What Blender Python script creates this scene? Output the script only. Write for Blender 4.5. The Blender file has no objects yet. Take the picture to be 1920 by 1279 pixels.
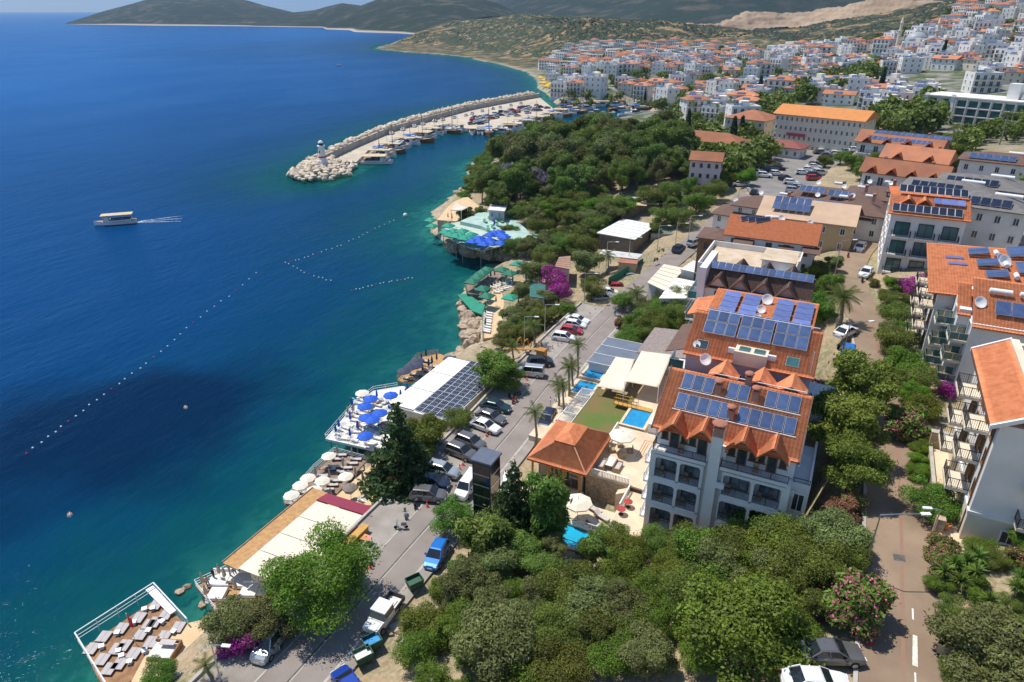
import bpy, bmesh, math, random
import numpy as np
from mathutils import Vector, Matrix
R=math.radians
random.seed(7); RNG=np.random.default_rng(11)
scn=bpy.context.scene; COL=scn.collection
# ---------------------------------------------------------------- camera, sky, sun, exposure
# world frame: X along the hotel front (away from the sea), Y along the coast, Z up, sea level at 0
F=1280.0; PCX,PCY=960.0,639.5; PIT=math.atan((639.5-20)/F); YAW=R(26.45)
CAM=np.array([12.59,-56.06,58.0])
cd=bpy.data.cameras.new('camera'); cam=bpy.data.objects.new('camera',cd); COL.objects.link(cam)
cam.location=CAM; cam.rotation_euler=(R(90)-PIT,0,YAW); cd.sensor_width=36; cd.lens=24.0; cd.clip_start=1; cd.clip_end=60000
scn.camera=cam
SUN_EL=64.0; LDIR=np.array([0.99,-0.14])            # horizontal travel of the sunlight
sl=bpy.data.lights.new('sun','SUN'); sl.energy=4.6; sl.angle=R(.53); sl.color=(1,.94,.83)
so=bpy.data.objects.new('sun',sl); COL.objects.link(so)
_l=np.array([LDIR[0],LDIR[1],-math.tan(R(SUN_EL))*np.hypot(*LDIR)])
so.rotation_euler=Vector(_l).to_track_quat('-Z','Y').to_euler(); so.location=(0,0,200)
w=bpy.data.worlds.new('World'); scn.world=w; w.use_nodes=True
nt=w.node_tree; nt.nodes.clear()
sky=nt.nodes.new('ShaderNodeTexSky'); sky.sky_type='NISHITA'; sky.sun_disc=False
sky.sun_elevation=R(SUN_EL); sky.sun_rotation=math.atan2(-LDIR[0],-LDIR[1]); sky.altitude=50; sky.air_density=1.0; sky.dust_density=0.15; sky.ozone_density=5.0
bg=nt.nodes.new('ShaderNodeBackground'); bg.inputs[1].default_value=0.12
wo=nt.nodes.new('ShaderNodeOutputWorld'); nt.links.new(sky.outputs[0],bg.inputs[0]); nt.links.new(bg.outputs[0],wo.inputs[0])
scn.view_settings.view_transform='Standard'; scn.view_settings.look='None'; scn.view_settings.exposure=0.25; scn.view_settings.gamma=1.0
scn.render.engine='CYCLES'; cy=scn.cycles
cy.use_denoising=True
try: cy.denoiser='OPENIMAGEDENOISE'
except Exception: pass
cy.max_bounces=6; cy.diffuse_bounces=3; cy.glossy_bounces=3; cy.transmission_bounces=3; cy.transparent_max_bounces=8; cy.volume_bounces=0
cy.caustics_reflective=False; cy.caustics_refractive=False; cy.sample_clamp_indirect=4; cy.use_adaptive_sampling=True; cy.adaptive_threshold=0.012
# ---------------------------------------------------------------- pixels to places
_cy,_sy=math.cos(YAW),math.sin(YAW)
def ray(px,py):
    a=(np.asarray(px,float)-PCX)/F; b=-(np.asarray(py,float)-PCY)/F
    f=math.cos(PIT)+b*math.sin(PIT); d=-math.sin(PIT)+b*math.cos(PIT)
    return np.stack([a*_cy-f*_sy, a*_sy+f*_cy, d],-1)
def P(px,py,z=0.0):                                   # where the ray meets the level z
    r=ray(px,py); t=(z-CAM[2])/r[...,2]; return CAM+r*np.asarray(t)[...,None]
def PD(px,py,D):                                      # a point D metres deep along the view
    return CAM+ray(px,py)*D
def P2(px,py,z=0.0): p=P(px,py,z); return (float(p[0]),float(p[1]))
# ---------------------------------------------------------------- noise
def _h(ix,iy,s):
    n=(ix.astype(np.int64)*374761393+iy.astype(np.int64)*668265263+s*974634777)&0x7fffffff
    n=((n^(n>>13))*1274126177)&0x7fffffff
    return ((n^(n>>16))&0xffff)/65535.0
def vnoise(x,y,s=0):
    x=np.asarray(x,float); y=np.asarray(y,float); ix=np.floor(x); iy=np.floor(y); fx=x-ix; fy=y-iy
    fx=fx*fx*(3-2*fx); fy=fy*fy*(3-2*fy)
    a=_h(ix,iy,s); b=_h(ix+1,iy,s); c=_h(ix,iy+1,s); d=_h(ix+1,iy+1,s)
    return (a*(1-fx)+b*fx)*(1-fy)+(c*(1-fx)+d*fx)*fy
def fbm(x,y,s=0,o=4):
    t=0;a=.5;k=1.0
    for i in range(o): t=t+a*(vnoise(np.asarray(x)*k,np.asarray(y)*k,s+i*17)-.5); a*=.5; k*=2.03
    return t
# ---------------------------------------------------------------- materials
MATS={}
def newmat(name):
    m=bpy.data.materials.new(name); m.use_nodes=True; n=m.node_tree.nodes; l=m.node_tree.links
    return m,n,l,n['Principled BSDF']
def pm(name,col,rough=.7,var=.18,scale=1.5,bump=0.0,bscale=None,metal=0.0,spec=.4,objvar=0.0,col2=None,coat=0.0,wave=None,detail=4.0,soil=0.0):
    """plain procedural material: colour broken up by two noises in place, fine relief, per-object shift"""
    if name in MATS: return MATS[name]
    m,n,l,b=newmat(name); MATS[name]=m
    geo=n.new('ShaderNodeNewGeometry'); no=n.new('ShaderNodeTexNoise'); no.inputs['Scale'].default_value=scale; no.inputs['Detail'].default_value=detail
    l.new(geo.outputs['Position'],no.inputs['Vector'])
    mx=n.new('ShaderNodeMix'); mx.data_type='RGBA'
    c=np.array(col[:3]); c2=np.array(col2[:3]) if col2 is not None else c*(1-var)
    c1=c if col2 is not None else np.minimum(c*(1+var),1)
    mx.inputs[6].default_value=(*c1,1); mx.inputs[7].default_value=(*c2,1)
    rm=n.new('ShaderNodeMapRange'); rm.inputs[1].default_value=.32; rm.inputs[2].default_value=.68
    l.new(no.outputs['Fac'],rm.inputs[0]); l.new(rm.outputs[0],mx.inputs[0])
    out=mx.outputs[2]
    if soil:
        n2=n.new('ShaderNodeTexNoise'); n2.inputs['Scale'].default_value=scale*.27; n2.inputs['Detail'].default_value=6; l.new(geo.outputs['Position'],n2.inputs['Vector'])
        r2=n.new('ShaderNodeMapRange'); r2.inputs[1].default_value=.5; r2.inputs[2].default_value=.72; r2.inputs[4].default_value=soil; l.new(n2.outputs['Fac'],r2.inputs[0])
        m2=n.new('ShaderNodeMix'); m2.data_type='RGBA'; m2.blend_type='MULTIPLY'; l.new(r2.outputs[0],m2.inputs[0]); l.new(out,m2.inputs[6]); m2.inputs[7].default_value=(.55,.5,.44,1); out=m2.outputs[2]
    if objvar:
        oi=n.new('ShaderNodeObjectInfo'); hs=n.new('ShaderNodeHueSaturation'); r3=n.new('ShaderNodeMapRange'); r3.inputs[3].default_value=1-objvar; r3.inputs[4].default_value=1+objvar
        l.new(oi.outputs['Random'],r3.inputs[0]); l.new(r3.outputs[0],hs.inputs['Value']); l.new(out,hs.inputs['Color']); out=hs.outputs[0]
    l.new(out,b.inputs['Base Color'])
    b.inputs['Roughness'].default_value=rough; b.inputs['Metallic'].default_value=metal; b.inputs['Specular IOR Level'].default_value=spec
    if coat: b.inputs['Coat Weight'].default_value=coat; b.inputs['Coat Roughness'].default_value=.06
    if bump or wave:
        bp=n.new('ShaderNodeBump'); bp.inputs['Strength'].default_value=max(bump,.01) if not wave else wave[2]; bp.inputs['Distance'].default_value=.08
        if wave:                                                       # (axis, scale, strength): rows of tiles or boards
            tc=n.new('ShaderNodeTexCoord'); wv=n.new('ShaderNodeTexWave'); wv.bands_direction=wave[0]; wv.inputs['Scale'].default_value=wave[1]; wv.inputs['Distortion'].default_value=.25
            l.new(tc.outputs['Object'],wv.inputs['Vector']); l.new(wv.outputs['Fac'],bp.inputs['Height'])
        else:
            n3=n.new('ShaderNodeTexNoise'); n3.inputs['Scale'].default_value=bscale or scale*6; n3.inputs['Detail'].default_value=5; l.new(geo.outputs['Position'],n3.inputs['Vector']); l.new(n3.outputs['Fac'],bp.inputs['Height'])
        l.new(bp.outputs[0],b.inputs['Normal'])
    return m
def attr_tint(m,attr='tint'):                                           # multiply the base colour by a mesh attribute
    n=m.node_tree.nodes; l=m.node_tree.links; b=n['Principled BSDF']; s=b.inputs['Base Color'].links[0].from_socket
    at=n.new('ShaderNodeAttribute'); at.attribute_name=attr; mx=n.new('ShaderNodeMix'); mx.data_type='RGBA'; mx.blend_type='MULTIPLY'; mx.inputs[0].default_value=1
    l.new(s,mx.inputs[6]); l.new(at.outputs['Color'],mx.inputs[7]); l.new(mx.outputs[2],b.inputs['Base Color']); return m
# ---------------------------------------------------------------- mesh building
class MB:
    def __init__(s): s.v=[]; s.f=[]; s.m=[]; s.cur=0
    def add(s,vs,fs,mi=None):
        o=len(s.v); s.v.extend([tuple(map(float,p)) for p in vs]); mi=s.cur if mi is None else mi
        for f in fs: s.f.append(tuple(i+o for i in f)); s.m.append(mi)
        return s
    def box(s,x0,y0,z0,x1,y1,z1,mi=None):
        return s.add([(x0,y0,z0),(x1,y0,z0),(x1,y1,z0),(x0,y1,z0),(x0,y0,z1),(x1,y0,z1),(x1,y1,z1),(x0,y1,z1)],
            [(0,3,2,1),(4,5,6,7),(0,1,5,4),(1,2,6,5),(2,3,7,6),(3,0,4,7)],mi)
    def cbox(s,c,sz,rz=0,mi=None,tilt=0):                               # centred box turned about z, tilted about its x
        M=Matrix.Rotation(rz,3,'Z')@Matrix.Rotation(tilt,3,'X'); a,b,d=sz[0]/2,sz[1]/2,sz[2]/2; c=Vector(c)
        vs=[c+M@Vector(p) for p in ((-a,-b,-d),(a,-b,-d),(a,b,-d),(-a,b,-d),(-a,-b,d),(a,-b,d),(a,b,d),(-a,b,d))]
        return s.add(vs,[(0,3,2,1),(4,5,6,7),(0,1,5,4),(1,2,6,5),(2,3,7,6),(3,0,4,7)],mi)
    def quad(s,a,b,c,d,mi=None): return s.add([a,b,c,d],[(0,1,2,3)],mi)
    def poly(s,pts,z0,z1,mi=None):                                      # upright prism over a counter-clockwise outline
        n=len(pts); vs=[(x,y,z0) for x,y in pts]+[(x,y,z1) for x,y in pts]
        return s.add(vs,[tuple(range(n))[::-1],tuple(range(n,2*n))]+[(i,(i+1)%n,n+(i+1)%n,n+i) for i in range(n)],mi)
    def slab(s,pts,t,mi=None):                                          # any polygon in space given thickness t downwards
        n=len(pts); vs=[tuple(p) for p in pts]+[(p[0],p[1],p[2]-t) for p in pts]
        return s.add(vs,[tuple(range(n)),tuple(range(n,2*n))[::-1]]+[((i+1)%n,i,n+i,n+(i+1)%n) for i in range(n)],mi)
    def tube(s,pts,r,n=6,mi=None,cap=True):                             # tube through points; r may be a list
        pts=[Vector(p) for p in pts]; rr=r if isinstance(r,(list,tuple)) else [r]*len(pts); vs=[];fs=[]
        for i,p in enumerate(pts):
            d=(pts[min(i+1,len(pts)-1)]-pts[max(i-1,0)]).normalized(); a=d.orthogonal().normalized(); b=d.cross(a)
            if i and (a0-a).length>1: a=(a0-d*a0.dot(d)).normalized(); b=d.cross(a)
            a0=a
            for k in range(n): t=2*math.pi*k/n; vs.append(p+(a*math.cos(t)+b*math.sin(t))*rr[i])
        for i in range(len(pts)-1):
            for k in range(n): fs.append((i*n+k,i*n+(k+1)%n,(i+1)*n+(k+1)%n,(i+1)*n+k))
        if cap: fs.append(tuple(range(n))[::-1]); fs.append(tuple(range((len(pts)-1)*n,len(pts)*n)))
        return s.add(vs,fs,mi)
    def lathe(s,prof,n=12,c=(0,0,0),mi=None):                           # profile of (radius, z)
        vs=[];fs=[]
        for r,z in prof:
            for k in range(n): t=2*math.pi*k/n; vs.append((c[0]+r*math.cos(t),c[1]+r*math.sin(t),c[2]+z))
        for i in range(len(prof)-1):
            for k in range(n): fs.append((i*n+k,i*n+(k+1)%n,(i+1)*n+(k+1)%n,(i+1)*n+k))
        fs.append(tuple(range(n))[::-1]); fs.append(tuple(range((len(prof)-1)*n,len(prof)*n)))
        return s.add(vs,fs,mi)
    def mesh(s,name,mats,smooth=False):
        me=bpy.data.meshes.new(name); me.from_pydata(s.v,[],s.f)
        for m in (mats if isinstance(mats,(list,tuple)) else [mats]): me.materials.append(m)
        if any(s.m): me.polygons.foreach_set('material_index',s.m)
        if smooth: me.polygons.foreach_set('use_smooth',[True]*len(s.f))
        me.update(); return me
    def ob(s,name,mats,parent=None,smooth=False,**k): return ob(name,s.mesh(name,mats,smooth),parent,**k)
def ob(name,me,parent=None,loc=(0,0,0),rz=0,sc=None,rot=None):
    o=bpy.data.objects.new(name,me); COL.objects.link(o); o.location=loc
    if rot: o.rotation_euler=rot
    elif rz: o.rotation_euler=(0,0,rz)
    if sc: o.scale=sc if isinstance(sc,(tuple,list)) else (sc,sc,sc)
    if parent: o.parent=parent
    return o
def tag(o,label,cat,group=None):
    o['label']=label; o['category']=cat
    if group: o['group']=group
    return o
def thing(name,label,cat,loc=(0,0,0),rz=0,group=None,sc=None):
    o=ob(name,None,None,loc,rz,sc); o.empty_display_size=.3; return tag(o,label,cat,group)
def kind(o,k): o['kind']=k; return o
KEEPOUT=[]
KIDS={}
def kids(o):
    return KIDS.setdefault(o.name,[c for c in o.children]) if o.name in KIDS else KIDS.setdefault(o.name,list(o.children))
def dup(src,loc,rz=0,label=None,group=None,sc=None,swap=None):          # copy a thing with its parts and sub-parts
    def cp(o,par):
        c=o.copy(); COL.objects.link(c)
        if par: c.parent=par
        if swap and o.type=='MESH' and o.data.name in swap: c.data=swap[o.data.name]
        for k in kids(o): cp(k,c)
        return c
    r=cp(src,None); r.location=loc; r.rotation_euler=(0,0,rz)
    if sc: r.scale=sc if isinstance(sc,(tuple,list)) else (sc,sc,sc)
    if label: r['label']=label
    if group: r['group']=group
    return r
def grid_mesh(name,X,Y,Z,mats,attrs=None,smooth=True,keep=None):        # height field over tensor grid
    ny,nx=X.shape; v=np.stack([X,Y,Z],-1).reshape(-1,3); i=np.arange(nx*ny).reshape(ny,nx)
    q=np.stack([i[:-1,:-1],i[:-1,1:],i[1:,1:],i[1:,:-1]],-1).reshape(-1,4)
    if keep is not None: q=q[keep[q].any(1)]
    me=bpy.data.meshes.new(name); me.vertices.add(len(v)); me.vertices.foreach_set('co',v.astype(np.float32).ravel())
    me.loops.add(len(q)*4); me.loops.foreach_set('vertex_index',q.astype(np.int32).ravel())
    me.polygons.add(len(q)); me.polygons.foreach_set('loop_start',np.arange(0,len(q)*4,4,dtype=np.int32))
    me.polygons.foreach_set('use_smooth',np.full(len(q),smooth))
    for m in mats: me.materials.append(m)
    me.update(calc_edges=True)
    for k,a in (attrs or {}).items():
        at=me.attributes.new(k,'FLOAT','POINT'); at.data.foreach_set('value',np.asarray(a,np.float32).ravel())
    return me
def raw_mesh(name,v,q,mats,mi=None,tint=None,smooth=False):             # numpy verts and faces (all the same corner count)
    v=np.asarray(v,np.float32); q=np.asarray(q,np.int32); k=q.shape[1]
    me=bpy.data.meshes.new(name); me.vertices.add(len(v)); me.vertices.foreach_set('co',v.ravel())
    me.loops.add(q.size); me.loops.foreach_set('vertex_index',q.ravel())
    me.polygons.add(len(q)); me.polygons.foreach_set('loop_start',np.arange(0,q.size,k,dtype=np.int32))
    if smooth: me.polygons.foreach_set('use_smooth',np.ones(len(q),bool))
    for m in (mats if isinstance(mats,(list,tuple)) else [mats]): me.materials.append(m)
    if mi is not None: me.polygons.foreach_set('material_index',np.asarray(mi,np.int32))
    me.update(calc_edges=True)
    if tint is not None:
        at=me.attributes.new('tint','FLOAT_COLOR','POINT'); c=np.ones((len(v),4),np.float32); c[:,:3]=np.asarray(tint).reshape(len(v),-1); at.data.foreach_set('color',c.ravel())
    return me
# ================================================================ LAND, SEA, ROADS
def seg_dist(x,y,poly,closed=True):
    pts=np.asarray(poly,float); n=len(pts); best=np.full(x.shape,1e9)
    for i in range(n if closed else n-1):
        a=pts[i]; b=pts[(i+1)%n]; d=b-a; L=d@d+1e-9
        t=np.clip(((x-a[0])*d[0]+(y-a[1])*d[1])/L,0,1)
        best=np.minimum(best,(x-a[0]-t*d[0])**2+(y-a[1]-t*d[1])**2)
    return np.sqrt(best)
def inside(x,y,poly):
    c=np.zeros(x.shape,bool); n=len(poly)
    for i in range(n):
        x1,y1=poly[i]; x2,y2=poly[(i+1)%n]
        if y1==y2: continue
        k=((y1>y)!=(y2>y))&(x<(x2-x1)*(y-y1)/(y2-y1)+x1); c^=k
    return c
def sdist(x,y,poly): d=seg_dist(x,y,poly); return np.where(inside(x,y,poly),d,-d)
_sh=[(230,1290),(330,1190),(400,1160),(440,1090),(520,1010),(590,960),(650,900),(690,850),(740,800),(770,740),(800,690),(850,670),(880,655),(870,620),(865,590),(866,560),(880,532),(915,510),(960,492),(992,484),(975,478),(930,486),(880,475),(835,455),(808,430),(812,400),(832,380),(862,360),(880,350),(880,320),(890,300),(930,287),(1030,264),(1090,240),(1150,228),(1218,216),(1218,194),(1150,194),(1090,196),(1045,196),(1030,178),(1010,165),(1005,150),(985,135),(940,122),(890,112),(880,108),(820,102),(760,98),(700,92)]
SHORE=[(-37,-110),(-38,-60),(-39,-40)]+[P2(x,y) for x,y in _sh]+[P2(720,84),P2(800,74),P2(900,68),P2(1000,63),(1500,4500),(6000,5000),(6000,-500),(200,-110)]
# ground heights: (x, y, z) near by, (pixel, depth) for the town
CT=[]
for y in (-95,-60,-32,-12,): CT+=[(-38,y,3),(-30,y,5.6),(-25,y,6),(-20,y,6),(-16,y,6.6),(-8,y,8.3),(0,y,10.5),(10,y,13),(17,y,15.5),(22.5,y,16),(28,y,16.6),(45,y,19),(90,y,30)]
for y in (2,14,28,42): CT+=[(-36,y,3.2),(-30,y,5.6),(-25,y,6),(-20,y,6),(-15.5,y,6.4),(-8,y,8.2),(0,y,8.6),(12,y,9.5),(17,y,15),(22.5,y,16),(28,y,16.6),(45,y,18),(90,y,27)]
CT+=[(-42,56,3.5),(-28,56,6),(-20,56,6.3),(0,56,9),(12,56,14),(18,56,16),(30,56,17),(-50,75,4),(-28,75,6.4),(-15,75,8),(2,75,12),(14,74,16),(-55,95,4.5),(-38,95,6),(-20,92,8.5),(0,95,13),(16,92,16.3),(19,101,16.6),(50,85,18),(90,90,25)]
def _c(px,py,z): p=P(px,py,z); CT.append((p[0],p[1],z))
for a in [(850,400,2.5),(860,440,3),(900,420,3.5),(960,455,4),(930,350,5),(960,400,6),(1000,430,6),(1080,450,7),(960,320,9),(1000,300,11),(1060,290,13),(1130,310,14),(1200,330,14),(1040,360,9),(1100,400,9),(1250,340,14.5),(1300,420,11.5),(1220,440,9),(1330,380,12.5),(1450,320,15),(1400,345,14.4),(1500,300,15.5),(1380,290,14.5),(1520,270,15.5),(1300,260,11),(1200,245,6),(1100,245,7),(1250,205,3),(1180,188,3),(1080,185,3),(1030,172,2.5),(1350,230,8),(1420,210,12),(1600,300,17),(1700,270,18),(1560,400,16.5),(1500,420,15.5),(1820,250,18),(1900,330,22),(1900,250,20),(1690,390,17.5),(1780,360,20),(1880,420,24)]: _c(*a)
def _d(px,py,D): p=PD(px,py,D); CT.append((p[0],p[1],p[2]))
for a in [(1100,165,480),(1250,165,480),(1400,165,420),(1550,180,360),(1700,180,350),(1850,190,330),(1100,140,590),(1250,140,560),(1400,140,520),(1550,140,450),(1700,140,430),(1850,150,385),(1100,110,760),(1250,115,680),(1400,115,620),(1550,110,560),(1700,105,520),(1850,100,450),(1920,60,500),(1850,30,560),(1750,60,600),(1650,75,680),(1550,85,780),(1450,85,820),(1350,90,800),(1300,90,850),(1160,80,900),(1080,85,900),(1050,110,800),(1080,36,980),(1140,44,980),(1200,34,1000),(1260,46,960),(1310,64,950),(1380,80,950),(1040,60,980),(1020,100,900),(1300,66,1300),(1450,62,1300),(1600,40,1100),(1700,20,1000),(1800,5,900),(1900,-20,800),(1750,-60,1300),(980,110,900),(1000,125,830),(1050,150,600),(1020,145,680),(722,80,1330),(760,64,1350),(800,54,1370),(850,42,1390),(905,35,1380),(960,29,1310),(985,34,1250),(1015,46,1160),(760,88,1290),(820,85,1240),(880,85,1160),(940,95,1020),(900,60,1260),(960,60,1180),(1000,80,1000)]: _d(*a)
CT+=[(-300,3000,5),(800,2600,40),(2500,2500,260),(2500,500,320),(600,-100,160),(300,-110,90)]
CT=np.array(CT); _n=len(CT)
_K=np.linalg.norm(CT[:,None,:2]-CT[None,:,:2],axis=-1)
_A=np.zeros((_n+3,_n+3)); _A[:_n,:_n]=_K+np.eye(_n)*-0.4; _A[:_n,_n]=1; _A[:_n,_n+1:_n+3]=CT[:,:2]/1000; _A[_n:,:_n]=_A[:_n,_n:].T
_W=np.linalg.solve(_A,np.r_[CT[:,2],0,0,0])
def Hraw(x,y):
    x=np.asarray(x,float); y=np.asarray(y,float); sh=x.shape; x=x.ravel(); y=y.ravel(); out=np.empty(len(x))
    for i in range(0,len(x),20000):
        xs=x[i:i+20000,None]; ys=y[i:i+20000,None]
        out[i:i+20000]=np.sqrt((xs-CT[:,0])**2+(ys-CT[:,1])**2)@_W[:_n]+_W[_n]+_W[_n+1]*xs[:,0]/1000+_W[_n+2]*ys[:,0]/1000
    return out.reshape(sh)
# roads: centre line (x, y, z), half width
COAST=[(-22.5,-100,6),(-22.5,-40,6),(-22.4,-20,6),(-22.4,0,6),(-22.6,15,6),(-23.4,32,6),(-23.4,48,6.2),(-22.9,60,6.5),(-22.0,74,7.2),(-19.5,88,8.8),(-15.5,104,11.5),(-12.5,122,13.6),(-11,140,14.6)]
STREET=[(22.6,-100,16),(22.5,-40,16),(22.5,-15,16),(22.6,2,16),(22.3,20,16),(20.8,35,16),(19.6,48,16),(17.6,57,16),(15.6,66,16.1),(14.9,75,16.2),(15.8,86,16.3),(19,101,16.6),(24,120,17.2),(30,140,18)]
def smooth_line(pts,step=2.0):
    p=np.array(pts,float); s=np.r_[0,np.cumsum(np.linalg.norm(np.diff(p[:,:2],axis=0),axis=1))]; t=np.arange(0,s[-1],step)
    o=np.stack([np.interp(t,s,p[:,k]) for k in range(3)],-1)
    for _ in range(3): o[1:-1]=(o[:-2]+2*o[1:-1]+o[2:])/4
    return o
ROADS=[(smooth_line(COAST),6.2),(smooth_line(STREET),2.9)]
SQUARE=[P2(x,y,15) for x,y in [(1395,345),(1400,300),(1440,290),(1500,285),(1560,285),(1600,300),(1560,320),(1535,345),(1500,375),(1420,380)]]
# building pits and platforms cut into the slope (x0,y0,x1,y1,level)
PADS=[(-17,-5.4,-3.0,6.5,6.2),(-3.6,-3.4,14.8,9.5,8.0),(-20,13,0,46,5.8),(-16,3,-8,14,5.8),(-49,-36,-36.2,-20,1.2),(-43,-25,-31.5,-14,1.4),(-40,-22,-29.4,-5.8,2.2),(-46,-8,-30.6,6,1.0),(-52,5,-36,24,1.0),(-43,12,-31,30.5,2.0),(-50,24,-40,36,1.5),(13,0,15.6,40,9)]
def near_line(x,y,L):
    d=np.full(x.shape,1e9); z=np.zeros(x.shape)
    for p in L:
        k=(x-p[0])**2+(y-p[1])**2; m=k<d; d=np.where(m,k,d); z=np.where(m,p[2],z)
    return np.sqrt(d),z
def flat_areas(x,y,h):
    k=(x>-60)&(x<60)&(y<160)
    if k.any():
        xs=x[k]; ys=y[k]; hs=h[k]
        for L,w in ROADS:
            d,z=near_line(xs,ys,L); t=np.clip((d-w-.6)/3.5,0,1); hs=np.where(d<w+4.1,(z-.12)*(1-t)+hs*t,hs)
        h=h.copy(); h[k]=hs
    q=inside(x,y,SQUARE); h=np.where(q,14.9,h)
    for x0,y0,x1,y1,z in PADS: h=np.where((x>x0)&(x<x1)&(y>y0)&(y<y1),np.minimum(h,z),h)
    return h
def Hland(x,y):                                       # finished ground, seabed included
    x=np.asarray(x,float); y=np.asarray(y,float)
    s=sdist(x,y,SHORE)+fbm(x/7,y/7,3)*2.5
    far=np.clip((y-500)/500,0,1)
    h=flat_areas(x,y,np.maximum(Hraw(x,y)+fbm(x/60,y/60,9,5)*(1.2+far*16),.5))
    D_=np.hypot(x-CAM[0],y-CAM[1]); h=np.maximum(h-np.clip(D_-1280,0,None)*.2*np.clip((x+560)/80,0,1),.5)
    rock=fbm(x/3,y/3,21)*1.6*np.clip(1-s/9,0,1)
    up=np.minimum(h,.15+s*(.75-far*.3)+rock)
    dn=np.maximum(-14,-.2+s*.22+fbm(x/5,y/5,8)*1.2)
    return np.where(s>0,np.maximum(up,.02),np.minimum(dn,-.15))
def axis(lo,hi,c0,c1,d0,g):
    a=list(np.arange(c0,c1,d0)); st=d0; t=c1
    while t<hi: a.append(t); st*=g; t+=st
    st=d0; t=c0-d0
    while t>lo: a.insert(0,t); st*=g; t-=st
    return np.array(a)
GX=axis(-1150,3000,-70,45,1.25,1.022); GY=axis(-110,3200,-45,110,1.25,1.013)
TX,TY=np.meshgrid(GX,GY); TZ=Hland(TX,TY)
def H(x,y):                                           # height of the finished ground mesh (bilinear)
    i=np.clip(np.searchsorted(GX,x)-1,0,len(GX)-2); j=np.clip(np.searchsorted(GY,y)-1,0,len(GY)-2)
    a=(x-GX[i])/(GX[i+1]-GX[i]); b=(y-GY[j])/(GY[j+1]-GY[j])
    return float(TZ[j,i]*(1-a)*(1-b)+TZ[j,i+1]*a*(1-b)+TZ[j+1,i]*(1-a)*b+TZ[j+1,i+1]*a*b)
def Hv(x,y):
    i=np.clip(np.searchsorted(GX,x)-1,0,len(GX)-2); j=np.clip(np.searchsorted(GY,y)-1,0,len(GY)-2); a=(x-GX[i])/(GX[i+1]-GX[i]); b=(y-GY[j])/(GY[j+1]-GY[j])
    return TZ[j,i]*(1-a)*(1-b)+TZ[j,i+1]*a*(1-b)+TZ[j+1,i]*(1-a)*b+TZ[j+1,i+1]*a*b
_TS=np.r_[np.arange(25,320,.4),np.arange(320,2600,2.0)]
def G(px,py,dh=0.0,z=None):                           # where the ray through a pixel comes within dh of the ground
    r=ray(px,py); q=CAM+r*(_TS/float(np.hypot(r[0],r[1])))[:,None]; g_=np.maximum(Hv(q[:,0],q[:,1]),0) if z is None else np.full(len(q),z); k=np.nonzero(q[:,2]<=g_+dh)[0]; k=k[0] if len(k) else -1
    return (float(q[k,0]),float(q[k,1]),float(g_[k]))
# ground material: dry earth, pale rock at the water, scrub green further out
m,n,l,b=newmat('ground'); MATS['ground']=m
def nz(sc,det=5,vec=None,nn=None,ll=None):
    t=(nn or n).new('ShaderNodeTexNoise'); t.inputs['Scale'].default_value=sc; t.inputs['Detail'].default_value=det
    if vec is not None: (ll or l).new(vec,t.inputs['Vector'])
    return t
def mixc(f,c1,c2,nn=None,ll=None,mode='MIX'):
    nn=nn or n; ll=ll or l; x=nn.new('ShaderNodeMix'); x.data_type='RGBA'; x.blend_type=mode
    for i,c in ((0,f),(6,c1),(7,c2)):
        if hasattr(c,'links') or hasattr(c,'is_output'): ll.new(c,x.inputs[i])
        else: x.inputs[i].default_value=c if i==0 else (*c,1)
    return x.outputs[2]
def rng(v,a,b_,c=0,d=1,nn=None,ll=None):
    x=(nn or n).new('ShaderNodeMapRange'); (ll or l).new(v,x.inputs[0])
    for i,q in enumerate((a,b_,c,d)): x.inputs[i+1].default_value=q
    return x.outputs[0]
def attr(a,nn=None): x=(nn or n).new('ShaderNodeAttribute'); x.attribute_name=a; return x.outputs['Fac']
pos=n.new('ShaderNodeNewGeometry').outputs['Position']
c=mixc(rng(nz(.22,6,pos).outputs[0],.38,.62),(.34,.24,.14),(.15,.15,.07))
c=mixc(rng(nz(2.2,6,pos).outputs[0],.35,.75),c,(.42,.35,.25))
g2=mixc(rng(nz(.06,9,pos).outputs[0],.36,.52),(.30,.20,.10),(.055,.062,.03))
c=mixc(attr('wild'),c,g2)
tw=mixc(rng(nz(.09,6,pos).outputs[0],.38,.58),(.27,.25,.23),(.075,.10,.04))
c=mixc(attr('town'),c,tw)
rk=mixc(rng(nz(.9,8,pos).outputs[0],.35,.7),(.50,.40,.29),(.22,.16,.11))
c=mixc(attr('rock'),c,rk)
sb=mixc(rng(nz(.35,6,pos).outputs[0],.45,.6),(.40,.42,.32),(.10,.14,.10))
c=mixc(attr('sea'),c,sb)
l.new(c,b.inputs['Base Color']); b.inputs['Roughness'].default_value=.9; b.inputs['Specular IOR Level'].default_value=.2
bp=n.new('ShaderNodeBump'); bp.inputs['Strength'].default_value=.35; bp.inputs['Distance'].default_value=.2; l.new(nz(1.3,9,pos).outputs[0],bp.inputs['Height']); l.new(bp.outputs[0],b.inputs['Normal'])
_s=sdist(TX,TY,SHORE)
_dist=np.hypot(TX-CAM[0],TY-CAM[1])
_att=dict(rock=np.clip(1.2-(_s-1)/5,0,1)*(np.clip(TZ/.3+.6,0,1)),sea=np.clip(-TZ/.6,0,1),
  town=np.clip((_dist-230)/80,0,1)*np.clip((820-_dist)/60,0,1)*np.clip((60-TZ)/15,0,1),wild=np.clip((_dist-760)/80,0,1))
kind(ob('ground',grid_mesh('ground',TX,TY,TZ,[m],_att)),'structure')
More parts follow.
